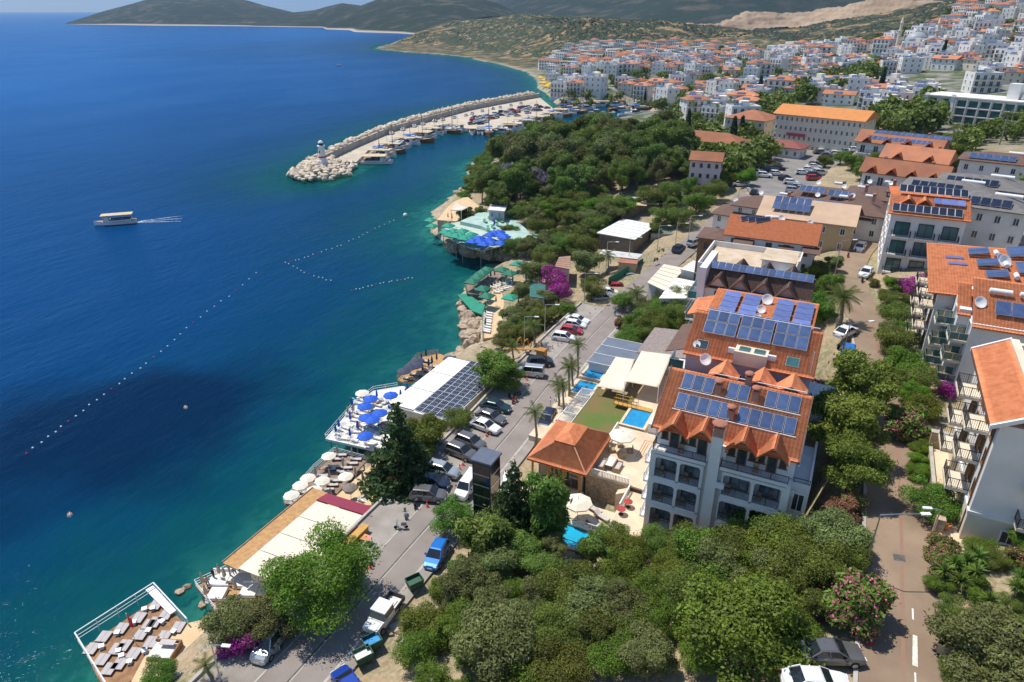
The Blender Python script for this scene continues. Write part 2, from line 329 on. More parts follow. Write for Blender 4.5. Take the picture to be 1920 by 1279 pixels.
# ---------------------------------------------------------------- sea
SX=axis(-30000,25000,-130,20,2.5,1.045); SY=axis(-300,40000,-45,180,2.5,1.035)
QX,QY=np.meshgrid(SX,SY)
BWALL=[P2(x,y,2) for x,y in [(613,300),(673,272),(737,245),(827,220),(882,205),(933,195),(1012,181)]]
BOUT=[P2(x,y,0) for x,y in [(543,333),(560,316),(613,288),(661,267),(737,234),(827,209),(882,198),(1012,174)]]
BTIP=[P2(x,y,0) for x,y in [(543,335),(570,345),(620,341),(655,332),(668,318)]]
BQUAY=[P2(x,y,1) for x,y in [(668,306),(691,283),(746,262),(791,246),(842,238),(880,243),(925,243),(960,231),(1000,222),(1040,207)]]
BREAK=BTIP+BQUAY+[P2(1045,190,0)]+BOUT[::-1]
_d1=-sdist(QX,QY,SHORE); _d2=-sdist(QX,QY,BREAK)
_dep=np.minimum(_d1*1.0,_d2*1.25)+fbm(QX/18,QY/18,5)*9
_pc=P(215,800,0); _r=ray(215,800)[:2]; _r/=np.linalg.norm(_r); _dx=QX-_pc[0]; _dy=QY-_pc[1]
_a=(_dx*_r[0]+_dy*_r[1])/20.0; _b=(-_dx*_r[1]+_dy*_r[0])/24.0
_patch=np.clip(1.25-(np.hypot(_a,_b)+fbm(QX/9,QY/9,44)*.9),0,.6)*1.5  # broad oval of darker sea colour with a ragged edge
m,n,l,b=newmat('sea_water'); MATS['sea']=m
pos=n.new('ShaderNodeNewGeometry').outputs['Position']
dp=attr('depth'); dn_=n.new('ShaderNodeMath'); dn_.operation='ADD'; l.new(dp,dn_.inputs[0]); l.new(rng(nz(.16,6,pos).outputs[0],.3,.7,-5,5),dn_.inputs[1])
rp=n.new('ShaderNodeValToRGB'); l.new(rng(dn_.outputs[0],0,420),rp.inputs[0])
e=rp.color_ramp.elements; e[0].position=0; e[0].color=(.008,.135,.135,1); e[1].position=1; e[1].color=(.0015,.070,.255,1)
for p_,c_ in ((.014,(.003,.088,.102,1)),(.04,(.001,.048,.074,1)),(.075,(.0006,.038,.092,1)),(.15,(.0005,.038,.128,1)),(.4,(.0008,.048,.175,1))): q=e.new(p_); q.color=c_  # inshore tones follow depth; lighter far blue paints in the sky's reflection
c=mixc(attr('patch'),rp.outputs[0],(.0005,.012,.042))
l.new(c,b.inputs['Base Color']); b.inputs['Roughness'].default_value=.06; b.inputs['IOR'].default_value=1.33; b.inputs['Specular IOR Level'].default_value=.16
mp=n.new('ShaderNodeMapping'); l.new(pos,mp.inputs[0]); mp.inputs['Rotation'].default_value=(0,0,R(18)); mp.inputs['Scale'].default_value=(1,.42,1)
w1=nz(.55,6,mp.outputs[0]); w1.inputs['Roughness'].default_value=.62; w2=nz(.09,3,mp.outputs[0])
ad=n.new('ShaderNodeMath'); ad.operation='MULTIPLY_ADD'; l.new(w2.outputs[0],ad.inputs[0]); ad.inputs[1].default_value=2.2; l.new(w1.outputs[0],ad.inputs[2])
bp=n.new('ShaderNodeBump'); bp.inputs['Distance'].default_value=.55; l.new(rng(nz(.018,4,mp.outputs[0]).outputs[0],.35,.65,.3,.85),bp.inputs['Strength']); l.new(ad.outputs[0],bp.inputs['Height']); l.new(bp.outputs[0],b.inputs['Normal'])
df=n.new('ShaderNodeBsdfDiffuse'); l.new(c,df.inputs[0]); gl=n.new('ShaderNodeBsdfGlossy'); gl.inputs['Color'].default_value=(.55,.78,1,1); gl.inputs['Roughness'].default_value=.12; l.new(bp.outputs[0],gl.inputs['Normal']); l.new(bp.outputs[0],df.inputs['Normal'])
fr=n.new('ShaderNodeFresnel'); fr.inputs[0].default_value=1.33; l.new(bp.outputs[0],fr.inputs['Normal']); wm=n.new('ShaderNodeMixShader'); l.new(rng(fr.outputs[0],0,1,0,.38),wm.inputs[0]); l.new(df.outputs[0],wm.inputs[1]); l.new(gl.outputs[0],wm.inputs[2])
tr=n.new('ShaderNodeBsdfTransparent'); tr.inputs[0].default_value=(.36,.80,.78,1); ms=n.new('ShaderNodeMixShader')
l.new(rng(dn_.outputs[0],-2,17,.42,1.0),ms.inputs[0]); l.new(tr.outputs[0],ms.inputs[1]); l.new(wm.outputs[0],ms.inputs[2]); l.new(ms.outputs[0],n['Material Output'].inputs[0])
kind(ob('sea',grid_mesh('sea',QX,QY,QX*0,[m],dict(depth=_dep,patch=_patch),keep=((_d1>-25)).ravel())),'structure')
# ---------------------------------------------------------------- far hills: crest and foot lines from the skyline, own distance
def hill(name,foot,crest,back,mat,nx=160,ns=40,rough=.05,shape=1.0,seed=1,step=0):
    """foot: (px,py,z or None->depth) ; crest: (px,py,D); ground runs foot -> crest -> down behind"""
    fo=np.array([P(a,b_,c_) if c_<100 else PD(a,b_,c_) for a,b_,c_ in foot]); cr=np.array([PD(a,b_,c_) for a,b_,c_ in crest])
    def rs(p): s=np.r_[0,np.cumsum(np.linalg.norm(np.diff(p[:,:2],axis=0),axis=1))]; t=np.linspace(0,s[-1],nx); return np.stack([np.interp(t,s,p[:,k]) for k in range(3)],-1)
    fo=rs(fo); cr=rs(cr); bk=cr.copy(); v=(cr-fo)[:,:2]; bk[:,:2]=cr[:,:2]+v*back; bk[:,2]=fo[:,2]-6
    S=np.linspace(0,2,ns*2)[:,None]; a=np.clip(S,0,1); b2=np.clip(S-1,0,1)
    X=fo[:,0]*(1-a)+cr[:,0]*a+(bk[:,0]-cr[:,0])*b2; Y=fo[:,1]*(1-a)+cr[:,1]*a+(bk[:,1]-cr[:,1])*b2
    sh=np.where(S<=1,np.sin(a*math.pi/2)**shape,np.cos(b2*math.pi/2)); Z=fo[:,2]+(cr[:,2]-fo[:,2])*sh+np.where(S>1,-6*b2,0)
    h=np.abs(cr[:,2]-fo[:,2]).mean(); L=np.linalg.norm(v,axis=1).mean()
    k=np.clip(a*5,0,1)*np.clip((2-S)*3,0,1)*np.where(np.abs(S-1)<.02,.35,1)
    Z=Z+fbm(X/L*3.2,Y/L*3.2,seed,6)*h*rough*5*k*np.where(S<1,np.clip((1-S)*4+.25,0,1),1)
    if step: q=(Z+fbm(X/40,Y/40,seed+3,4)*step*1.6)/step; f=q-np.floor(q); Z=(np.floor(q)+np.clip(f*3-1.6,0,1))*step-fbm(X/40,Y/40,seed+3,4)*step*1.2+fbm(X/9,Y/9,seed+7,4)*step*.6
    o=ob(name,grid_mesh(name,X,Y,Z,[mat],dict(up=(a*np.ones_like(X))))); return kind(o,'structure')
def hillmat(name,green,earth,rockc,sc,lo=.40,hi=.60):
    m,n,l,b=newmat(name); pos=n.new('ShaderNodeNewGeometry').outputs['Position']; k=dict(nn=n,ll=l)
    c=mixc(rng(nz(sc,10,pos,**k).outputs[0],lo,hi,**k),earth,green,**k)
    c=mixc(rng(nz(sc*.16,6,pos,**k).outputs[0],.4,.7,**k),c,tuple(x*.72 for x in green),**k)
    c=mixc(rng(attr('up',n),.012,.035,1,0,**k),c,rockc,**k)
    l.new(c,b.inputs['Base Color']); b.inputs['Roughness'].default_value=.95; b.inputs['Specular IOR Level'].default_value=.1
    bp=n.new('ShaderNodeBump'); bp.inputs['Strength'].default_value=1; bp.inputs['Distance'].default_value=2.2/sc*.03+1; l.new(nz(sc*1.6,8,pos,**k).outputs[0],bp.inputs['Height']); l.new(bp.outputs[0],b.inputs['Normal']); return m
hm1=hillmat('scrub_far',(.024,.036,.020),(.11,.09,.06),(.42,.36,.29),.02,.32,.5)
hm2=hillmat('scrub_mountain',(.022,.034,.022),(.10,.085,.06),(.12,.10,.06),.012,.30,.52)
hm3=hillmat('quarry',(.30,.215,.145),(.42,.32,.23),(.36,.27,.19),.03,.35,.65)
hm4=hillmat('quarry_red',(.40,.22,.12),(.47,.30,.18),(.40,.25,.15),.02)
hill('far_peninsula_hill',[(118,45.5,0),(300,48,0),(440,49,0),(604,51,0)],[(116,45,3600),(160,32,3650),(205,20,3700),(280,0,3750),(335,-7,3800),(400,-4,3750),(452,-1,3700),(490,10,3600),(545,23,3500),(606,42,3300)],1.2,hm1,rough=.03,seed=4)
hill('far_peninsula_hill',[(470,49.5,0),(604,51.5,0),(612,55,0),(655,56.5,0),(665,60,0),(748,62.5,0),(800,66,0)],[(500,28,3700),(545,24,3500),(590,19,3300),(640,7,3200),(682,12,3100),(735,-6,3000),(800,-18,2900),(860,-14,2700),(905,2,2500),(935,30,2300)],1.0,hm1,rough=.03,seed=8)
hill('mountain',[(860,44,3200),(1000,50,2300),(1180,60,1950),(1330,66,1900),(1480,62,1900),(1640,48,1800),(1800,24,1500),(2000,-10,1200)],[(840,26,4400),(950,-20,5200),(1100,-110,5200),(1300,-190,5000),(1500,-230,4600),(1750,-210,3800),(2000,-200,3000),(2300,-180,2400)],.6,hm2,nx=220,ns=70,rough=.05,shape=1.5,seed=23)
hill('quarry_face',[(1275,49,1560),(1350,53,1540),(1450,53,1490),(1560,50,1420),(1640,36,1300),(1700,24,1230),(1765,12,1150)],[(1270,45,1700),(1345,44,1680),(1400,21,1700),(1480,27,1640),(1560,15,1560),(1640,-4,1440),(1700,-8,1360),(1770,6,1250)],.5,hm3,nx=260,ns=70,rough=.10,seed=31,step=9)
hill('quarry_bank',[(1180,52,1640),(1230,54,1620),(1300,55,1570)],[(1178,49,1760),(1230,44,1740),(1300,43,1700)],.5,hm4,nx=100,ns=24,rough=.08,seed=33,step=5)
# ================================================================ ROADS, KERBS, MARKINGS
def offset_line(L,off):
    t=np.gradient(L[:,:2],axis=0); t/=np.linalg.norm(t,axis=1)[:,None]; n_=np.stack([t[:,1],-t[:,0]],-1)
    q=L.copy(); q[:,:2]+=n_*np.asarray(off).reshape(-1,1); return q
def ribbon(name,L,o0,o1,dz,mat,th=.1,k='structure',sub=1):
    a=offset_line(L,o0); b_=offset_line(L,o1); m=MB(); n_=len(L)
    vs=[]
    for i in range(n_): vs+=[(a[i,0],a[i,1],a[i,2]+dz),(b_[i,0],b_[i,1],b_[i,2]+dz),(a[i,0],a[i,1],a[i,2]+dz-th),(b_[i,0],b_[i,1],b_[i,2]+dz-th)]
    fs=[]
    for i in range(n_-1):
        j=4*i; fs+=[(j,j+1,j+5,j+4),(j+2,j,j+4,j+6),(j+1,j+3,j+7,j+5)]
    m.add(vs,fs); o=m.ob(name,mat); 
    return kind(o,k) if k else o
asphalt=pm('stone_paving',(.25,.215,.195),.85,.12,.35,bump=.25,bscale=3.2,soil=.35)
parkm=pm('parking_concrete',(.31,.28,.25),.85,.14,.5,bump=.15,soil=.45)
streetm=pm('street_paving',(.27,.195,.135),.85,.14,.3,bump=.25,bscale=5,soil=.45)
kerbm=pm('kerb_stone',(.42,.39,.35),.8,.15,1.5)
drainm=pm('drain_iron',(.10,.095,.09),.8,.3,2)
white=pm('white_line',(.72,.70,.66),.7,.15,4,soil=.5)
redtrace=pm('red_trace',(.29,.155,.115),.85,.2,1,col2=(.26,.185,.13))
LC,LS=ROADS[0][0],ROADS[1][0]
LC0=LC[LC[:,1]<61]
ribbon('coast_road',LC,-2.55,2.7,.05,asphalt)
ribbon('parking_strip',LC0,-7.2,-2.66,.06,parkm)
ribbon('parking_strip',LC0,2.95,4.2,.14,parkm,.2)
ribbon('kerb',LC0,-2.66,-2.5,.075,kerbm,.1); ribbon('kerb',LC0,2.7,2.95,.15,kerbm,.2)
ribbon('drain_channel',LC0,-.18,-.02,.056,drainm,.05); ribbon('drain_channel',LC0,.0,.1,.055,kerbm,.05)
ribbon('parking_wall',LC0[(LC0[:,1]<-30)|(LC0[:,1]>-30)],-7.5,-7.2,.35,kerbm,.6)
ribbon('street',LS,-2.85,2.7,.05,streetm)
ribbon('kerb',LS[LS[:,1]<52],2.7,2.95,.16,kerbm,.3); ribbon('kerb',LS[LS[:,1]<52],-3.15,-2.85,.13,kerbm,.3)
ribbon('red_marking_trace',LS[LS[:,1]<60],-.12,.16,.056,redtrace,.02)
def flat(name,pts,z,mat,th=.1,k='structure'):
    n_=len(pts); m=MB(); A=sum(pts[i][0]*pts[(i+1)%n_][1]-pts[(i+1)%n_][0]*pts[i][1] for i in range(n_))
    m.poly(pts if A>0 else pts[::-1],z-th,z); o=m.ob(name,mat); return kind(o,k) if k else o
flat('lane_mark',[(23.1,-13.2),(23.45,-13.2),(23.5,-10.2),(23.2,-10.2)],16.062,white,.01)
for y in (-30,-25,-21.5,-18,-15,-8.6): flat('lane_mark',[(23.2,y),(23.32,y),(23.32,y+1.2),(23.2,y+1.2)],16.062,white,.01)
squarem=pm('square_asphalt',(.22,.205,.195),.9,.15,.3,bump=.1,soil=.3)
flat('square_pavement',SQUARE,15.0,squarem,.4)
for k_ in range(7): flat('manhole_cover',[(22.0+.0*k_,-2.2),(22.9,-2.0),(22.8,-1.2),(21.9,-1.4)],16.064,drainm,.012) if k_==0 else None
# ================================================================ PLANTS
def leafmat(name,col,trans=.3,hv=.03,vv=.22,rough=.55):
    m,n,l,b=newmat(name); MATS[name]=m
    at=n.new('ShaderNodeAttribute'); at.attribute_name='tint'; oi=n.new('ShaderNodeObjectInfo')
    mx=n.new('ShaderNodeMix'); mx.data_type='RGBA'; mx.blend_type='MULTIPLY'; mx.inputs[0].default_value=1; mx.inputs[6].default_value=(*col,1); l.new(at.outputs['Color'],mx.inputs[7])
    hs=n.new('ShaderNodeHueSaturation'); l.new(mx.outputs[2],hs.inputs['Color'])
    l.new(rng(oi.outputs['Random'],0,1,.5-hv,.5+hv*.6,nn=n,ll=l),hs.inputs['Hue']); l.new(rng(oi.outputs['Random'],0,1,1-vv,1+vv,nn=n,ll=l),hs.inputs['Value'])
    l.new(hs.outputs[0],b.inputs['Base Color']); b.inputs['Roughness'].default_value=rough; b.inputs['Specular IOR Level'].default_value=.25
    t=n.new('ShaderNodeBsdfTranslucent'); l.new(hs.outputs[0],t.inputs[0]); s=n.new('ShaderNodeMixShader'); s.inputs[0].default_value=trans
    l.new(b.outputs[0],s.inputs[1]); l.new(t.outputs[0],s.inputs[2]); l.new(s.outputs[0],n['Material Output'].inputs[0]); return m
LM=dict(pine=leafmat('leaf_pine',(.13,.18,.034),vv=.36,hv=.045),dark=leafmat('leaf_conifer',(.05,.095,.028)),olive=leafmat('leaf_olive',(.18,.215,.07)),
 bright=leafmat('leaf_bright',(.125,.225,.018)),scrub=leafmat('leaf_scrub',(.125,.18,.03),hv=.05),maquis=leafmat('leaf_maquis',(.125,.21,.025),hv=.05),pink=leafmat('flower_pink',(.62,.20,.27),.35,.01,.1),
 magenta=leafmat('flower_magenta',(.45,.02,.36),.35,.01,.1),purple=leafmat('flower_purple',(.22,.16,.42),.35,.01,.1),palm=leafmat('leaf_palm',(.115,.15,.035),.3),yucca=leafmat('leaf_yucca',(.12,.20,.04),.25),
 rust=leafmat('leaf_dry',(.26,.15,.075),.3),cypress=leafmat('leaf_cypress',(.035,.06,.022)),red=leafmat('flower_red',(.55,.05,.04)),patch=leafmat('leaf_grass',(.30,.24,.09)))
BARK=pm('bark',(.17,.12,.085),.9,.3,4,bump=.5); BARKG=pm('bark_grey',(.26,.23,.19),.9,.25,4,bump=.4)
def leaves(lobes,n_,size,asp=1.6,seed=0,shell=.62,out=.75,tv=.28,droop=0.0,tintlobe=.22):
    """n_ small leaf faces spread through a set of lobes (x,y,z,rx,ry,rz)"""
    g=np.random.default_rng(seed); L=np.array(lobes,float); vol=(L[:,3]*L[:,4]*L[:,5])**.72; pick=g.choice(len(L),n_,p=vol/vol.sum())
    d=g.normal(size=(n_,3)); d/=np.linalg.norm(d,axis=1)[:,None]; d[:,2]=np.where((d[:,2]<-.45)&(g.random(n_)<.6),-d[:,2],d[:,2])
    rad=shell+(1.06-shell)*g.random(n_)**.6+np.where(g.random(n_)<.12,g.random(n_)*.45,0); bump=1+.20*(fbm(d[:,0]*2.3+pick*3.1,d[:,1]*2.3+d[:,2]*1.9,seed+5,3)*2)
    c=L[pick,:3]+d*L[pick,3:]*(rad*bump)[:,None]
    nrm=d*out+g.normal(size=(n_,3))*.55; nrm[:,2]+=.25; nrm/=np.linalg.norm(nrm,axis=1)[:,None]
    t=np.cross(nrm,g.normal(size=(n_,3))); t/=np.linalg.norm(t,axis=1)[:,None]; t[:,2]-=droop; b_=np.cross(nrm,t)
    s=size*(.6+.8*g.random(n_))[:,None]; a=t*s*asp*.5; e=b_*s*.5
    v=np.stack([c-a,c+e*.9-a*.1,c+a,c-e*.9+a*.1],1).reshape(-1,3); q=np.arange(n_*4).reshape(-1,4)
    lt=1+tintlobe*(g.random(len(L))-.5)*2; k=lt[pick]*(1+tv*(g.random(n_)-.5)*2)
    col=np.stack([k*(1+.12*(g.random(n_)-.5)),k,k*(1+.2*(g.random(n_)-.5))],-1); return v,q,np.repeat(col,4,0)
def crown_mesh(name,lobes,n_,size,mat,extra=None,**k):
    v,q,c=leaves(lobes,n_,size,**k); mi=np.zeros(len(q),int); mats=[mat]
    if extra:
        for i,(m2,lb,n2,s2) in enumerate(extra):
            v2,q2,c2=leaves(lb,n2,s2,seed=k.get('seed',0)+77+i,shell=.9,asp=1.1); q=np.vstack([q,q2+len(v)]); v=np.vstack([v,v2]); c=np.vstack([c,c2]); mi=np.r_[mi,np.full(len(q2),i+1)]; mats.append(m2)
    return raw_mesh(name,v,q,mats,mi,c)
def trunk_mesh(name,h,r,limbs,mat,lean=.05,seed=0):
    g=random.Random(seed); m=MB(); top=Vector((g.uniform(-1,1)*lean*h,g.uniform(-1,1)*lean*h,h)); mid=top*.5+Vector((g.uniform(-.1,.1)*h*.5,g.uniform(-.1,.1)*h*.5,0))
    m.tube([(0,0,-.4),(mid.x*.2,mid.y*.2,h*.2),mid,top],[r*1.25,r,r*.75,r*.4],7)
    for (x,y,z) in limbs:
        s=mid.lerp(top,g.uniform(-.2,.7)); m.tube([s,s.lerp(Vector((x,y,z)),.5)+Vector((0,0,-.04*h)),(x,y,z)],[r*.45,r*.3,r*.08],5)
    return m.mesh(name,mat,True)
def blob_lobes(w,h0,h1,k,seed,flat_=.7,core=.55):
    g=random.Random(seed); c=(h0+h1)/2; hz=(h1-h0)/2; L=[(0,0,c,w*.5*core*1.1,w*.5*core*1.1,hz*.75)]
    for i in range(k):
        a=i*2.399+g.uniform(-.3,.3); u=(i+.5)/k; zz=c+hz*g.uniform(-.62,.72); rr=w*.5*g.uniform(.45,.88)*math.sqrt(max(.15,1-((zz-c)/hz)**2)); s=w*.5*g.uniform(.17,.40)
        L.append((rr*math.cos(a),rr*math.sin(a),zz,s,s,s*flat_))
    return L
PROTO={}
def proto(key,lobes,n_,size,mat,th,tr,bark=BARK,extra=None,height=None,**k):
    sd=k.pop('seed',len(PROTO)); limbs=[l[:3] for l in lobes[1:8]]
    PROTO[key]=(trunk_mesh('trunk',th,tr,limbs,bark,seed=sd),crown_mesh('crown',lobes,n_,size,mat,extra,seed=sd,**k))
# unit-size species: height 1 = whole tree (scaled on placing); crown widths are for 1 m height
for i in range(3):
    proto(('pine',i),blob_lobes(.95,.25,1.0,16,30+i,.55),17000,.021,LM['pine'],.7,.035,asp=2.2,shell=.45)
    proto(('olive',i),blob_lobes(1.15,.20,1.0,17,40+i,.8),18000,.020,LM['olive'],.5,.045,BARKG,asp=2.4,shell=.5)
    proto(('scrub',i),blob_lobes(1.35,.02,1.0,19,50+i,.75),18000,.021,LM['scrub'],.4,.04,asp=1.8,shell=.5)
    proto(('maquis',i),blob_lobes(1.25,.02,1.0,17,60+i,.8),17000,.022,LM['maquis'],.4,.04,asp=1.6,shell=.5)
proto(('bright',0),blob_lobes(1.25,.25,1.0,26,70,.62),30000,.017,LM['bright'],.55,.045,asp=1.7,shell=.5)
proto(('bright',1),blob_lobes(1.2,.15,1.0,20,71,.7),26000,.018,LM['bright'],.5,.045,asp=1.7,shell=.5)
proto(('fine',0),blob_lobes(.62,.12,1.0,22,75,1.25),9000,.020,LM['scrub'],.8,.025,asp=3.2,shell=.35,droop=.3)
def cone_lobes(w,seed,tiers=13):
    g=random.Random(seed); L=[(0,0,.55,w*.12,w*.12,.42)]
    for t in range(tiers):
        z=.14+.84*t/(tiers-1); rr=w*.5*(1.02-z)**.9*1.1+.008; k=max(3,int(9*(1.1-z)))
        for i in range(k): a=i*6.283/k+t*1.1+g.uniform(-.3,.3); r_=rr*g.uniform(.5,.95); s=rr*g.uniform(.28,.46)+.012; L.append((r_*math.cos(a),r_*math.sin(a),z-r_*.18,s,s,s*.55))
    return L
LM['aleppo']=leafmat('leaf_aleppo',(.155,.225,.035),vv=.12)
for i in range(3): proto(('aleppo',i),blob_lobes(.95,.22,1.0,22,130+i,.6),20000,.019,LM['aleppo'],.7,.03,asp=2.2,shell=.42)
for i in range(2): proto(('conifer',i),cone_lobes(.62+.1*i,80+i),10000,.024,LM['dark'],.9,.013,asp=2.0,shell=.4,out=.6)
proto(('cypress',0),[(0,0,.12+.8*t/7,.075*math.sin(.5+2.3*t/7)+.02,.075*math.sin(.5+2.3*t/7)+.02,.11) for t in range(8)],1600,.035,LM['cypress'],.3,.03,asp=2)
_ol=blob_lobes(1.25,.05,1.0,16,90,.8)
proto(('oleander',0),_ol,3200,.05,LM['maquis'],.35,.04,asp=2.4,shell=.5,extra=[(LM['pink'],_ol,2300,.042)])
_ol=blob_lobes(1.3,.05,1.0,16,91,.8)
proto(('oleander_sparse',0),_ol,3600,.05,LM['scrub'],.35,.04,asp=2.4,shell=.5,extra=[(LM['pink'],_ol,1300,.042)])
_ol=blob_lobes(1.4,.0,1.0,16,92,.8)
proto(('bougainvillea',0),_ol,700,.05,LM['scrub'],.35,.04,asp=1.5,extra=[(LM['magenta'],_ol,3600,.05)])
_ol=blob_lobes(1.1,.3,1.0,16,93,.7)
proto(('jacaranda',0),_ol,2600,.045,LM['olive'],.6,.04,asp=1.5,extra=[(LM['purple'],_ol,1500,.05)])
proto(('rust',0),blob_lobes(1.3,.05,1.0,14,94,.8),2600,.055,LM['rust'],.4,.03,asp=2)
proto(('redbush',0),_ol,900,.06,LM['maquis'],.3,.03,extra=[(LM['red'],_ol,900,.05)])
for i in range(2):                                                          # lighter crowns for the far town
    proto(('far',i),blob_lobes(1.2,.08,1.0,9,110+i,.8),420,.13,LM['pine'],.4,.04,asp=1.3)
    proto(('farolive',i),blob_lobes(1.2,.08,1.0,9,115+i,.8),420,.13,LM['scrub'],.4,.04,asp=1.3)
SPEC=dict(aleppo=3,pine=3,olive=3,scrub=3,maquis=3,bright=2,fine=1,conifer=2,cypress=1,oleander=1,oleander_sparse=1,bougainvillea=1,jacaranda=1,rust=1,redbush=1,far=2,farolive=2)
_tr=random.Random(5)
def tree(sp,x,y,h,wide=1.0,label=None,cat='tree',group=None,name=None,z=None,var=None):
    i=_tr.randrange(SPEC[sp]) if var is None else var; t,c_=PROTO[(sp,i)]; z=H(x,y) if z is None else z
    o=thing(name or 'tree',label,cat,(x,y,z-.05),_tr.uniform(0,6.28),group,(h*wide,h*wide,h))
    ob('trunk',t,o); ob('crown',c_,o); return o
def GC(px,py,dh,z=None): return G(px,py,dh,z)[:2]                           # ground point under something dh above the ground seen at a pixel
def treepx(sp,px,py,h,wide=1.0,label=None,cat='tree',group=None,name=None,mid=.58,z=None,var=None):
    x,y=GC(px,py,h*mid,z); return tree(sp,x,y,h,wide,label,cat,group,name,z,var)
# palms: every frond a part of its own
_fm={}
def frond(n_=18,L=1.0,w=.34,arch=.55,seed=0):
    m=MB(); pts=[]
    for i in range(n_+1): t=i/n_; pts.append(Vector((t*L*(1-.12*t),0,arch*L*(t*.75-t*t*1.25))))
    m.tube(pts[::3],[.014*(1-.8*i/(len(pts[::3])-1)) for i in range(len(pts[::3]))],4)
    for i in range(2,n_):
        t=i/n_; p=pts[i]; ln=w*math.sin(math.pi*(.12+.83*t))**.8
        for s in (-1,1):
            a=p; e=p+Vector((ln*.55,s*ln*.8,-ln*.42)); d=Vector((.018,0,.0)); m.add([a-d,a+d,e],[(0,1,2)])
    v=np.array(m.v); return raw_mesh('frond',*_tri(m),[LM['palm']],None,np.ones((len(v),3))*1.0)
def _tri(m):
    fs=[]
    for f in m.f:
        for k in range(1,len(f)-1): fs.append((f[0],f[k],f[k+1]))
    return m.v,fs
FRONDS=[frond(),frond(arch=.3,w=.3,seed=1)]
_pt=MB(); _pt.tube([(0,0,-.3),(.04,.02,.33),(.02,0,.66),(0,0,1)],[.035,.026,.022,.026],8); PTRUNK=_pt.mesh('trunk',BARKG,True)
def palm(x,y,h,fl=2.6,nf=22,label='',group=None,z=None,fat=1.0):
    z=H(x,y) if z is None else z; o=thing('palm_tree',label,'palm',(x,y,z),0,group)
    ob('trunk',PTRUNK,o,sc=(6.5*fat,6.5*fat,h))
    for i in range(nf):
        a=i*2.39996+_tr.uniform(-.2,.2); u=i/nf; el=R(62-105*u+_tr.uniform(-8,8)); s=fl*_tr.uniform(.85,1.1)
        ob('frond',FRONDS[i%2],o,(.02,0,h),rot=(_tr.uniform(-.25,.25),-el,a),sc=s)
    return o
def palmpx(px,py,h,**k): x,y=GC(px,py,h,k.get('z')); return palm(x,y,h,**k)
# yucca: a head of sword leaves on a short stem
def yucca_mesh(n_,seed):
    g=np.random.default_rng(seed); v=[];q=[];c=[]
    for i in range(n_):
        a=g.random()*6.283; el=g.uniform(-.25,1.35); L=g.uniform(.7,1.0); d=np.array([math.cos(a)*math.cos(el),math.sin(a)*math.cos(el),math.sin(el)]); s=np.cross(d,[0,0,1.]); s/=np.linalg.norm(s)+1e-6; k=len(v)
        mid=d*L*.5+np.array([0,0,.03]); end=d*L-np.array([0,0,.12*L]); v+=[-s*.03,s*.03,mid+s*.045,mid-s*.045,end]; q+=[(k,k+1,k+2),(k,k+2,k+3),(k+3,k+2,k+4)]; t=g.uniform(.75,1.3); c+=[(t,t,t*.9)]*5
    return raw_mesh('leaf_head',np.array(v),np.array(q),[LM['yucca']],None,np.array(c))
YUC=[yucca_mesh(80,1),yucca_mesh(70,2)]
_ys=MB(); _ys.tube([(0,0,-.2),(0,0,1)],[.09,.07],6); YSTEM=_ys.mesh('stem',BARKG,True)
def yucca(x,y,h,s,label,group):
    o=thing('yucca_plant',label,'plant',(x,y,H(x,y)),_tr.uniform(0,6),group)
    ob('stem',YSTEM,o,sc=(1,1,h)); ob('leaf_head',YUC[_tr.randrange(2)],o,(0,0,h),sc=s); return o
# ================================================================ BUILDING KIT
wallw=pm('white_render',(.76,.74,.71),.85,.06,.5,soil=.26); wallb=pm('blue_grey_render',(.30,.36,.47),.85,.06,.6,soil=.15); wallc=pm('cream_render',(.68,.60,.47),.85,.08,.6,soil=.25)
wallo=pm('ochre_render',(.50,.38,.22),.85,.08,.6,soil=.2); wallg=pm('grey_render',(.50,.49,.47),.85,.08,.6,soil=.25)
tile=pm('clay_tile',(.50,.155,.055),.8,.22,2.2,col2=(.38,.115,.05),wave=('X',5.2,.55)); tiley=pm('clay_tile_y',(.50,.155,.055),.8,.22,2.2,col2=(.38,.115,.05),wave=('Y',5.2,.55))
tilefar=pm('clay_tile_far',(.46,.175,.08),.85,.25,.35,col2=(.33,.14,.085),objvar=.35,soil=.3)
brown=pm('brown_sheet',(.15,.085,.062),.75,.15,1,col2=(.12,.07,.055)); browntile=pm('brown_tile',(.17,.11,.085),.8,.2,2,wave=('X',5,.4)); beigeroof=pm('beige_sheet',(.50,.35,.24),.8,.08,.5)
flatroof=pm('roof_screed',(.60,.52,.41),.9,.18,.5,col2=(.50,.36,.23),soil=.4); stonepave=pm('cream_paving',(.66,.53,.38),.8,.1,.8,soil=.25); stonew=pm('rubble_stone',(.42,.32,.22),.9,.3,2.5,bump=.8,bscale=4)
glass=pm('window_glass',(.035,.05,.06),.08,.3,.7,spec=.9); glassg=pm('green_glass',(.05,.14,.14),.08,.3,.7,spec=.9); woodf=pm('window_wood',(.20,.095,.035),.6,.2,3); whitef=pm('white_frame',(.75,.74,.72),.6,.05,2)
metal=pm('dark_iron',(.05,.05,.055),.5,.2,3,metal=.3); steel=pm('steel',(.55,.56,.57),.35,.1,3,metal=.9); whitem=pm('white_metal',(.78,.78,.77),.45,.05,2); greym=pm('grey_metal',(.30,.31,.33),.5,.1,2,metal=.4)
concrete=pm('concrete',(.46,.43,.39),.9,.15,.8,bump=.2,soil=.4)
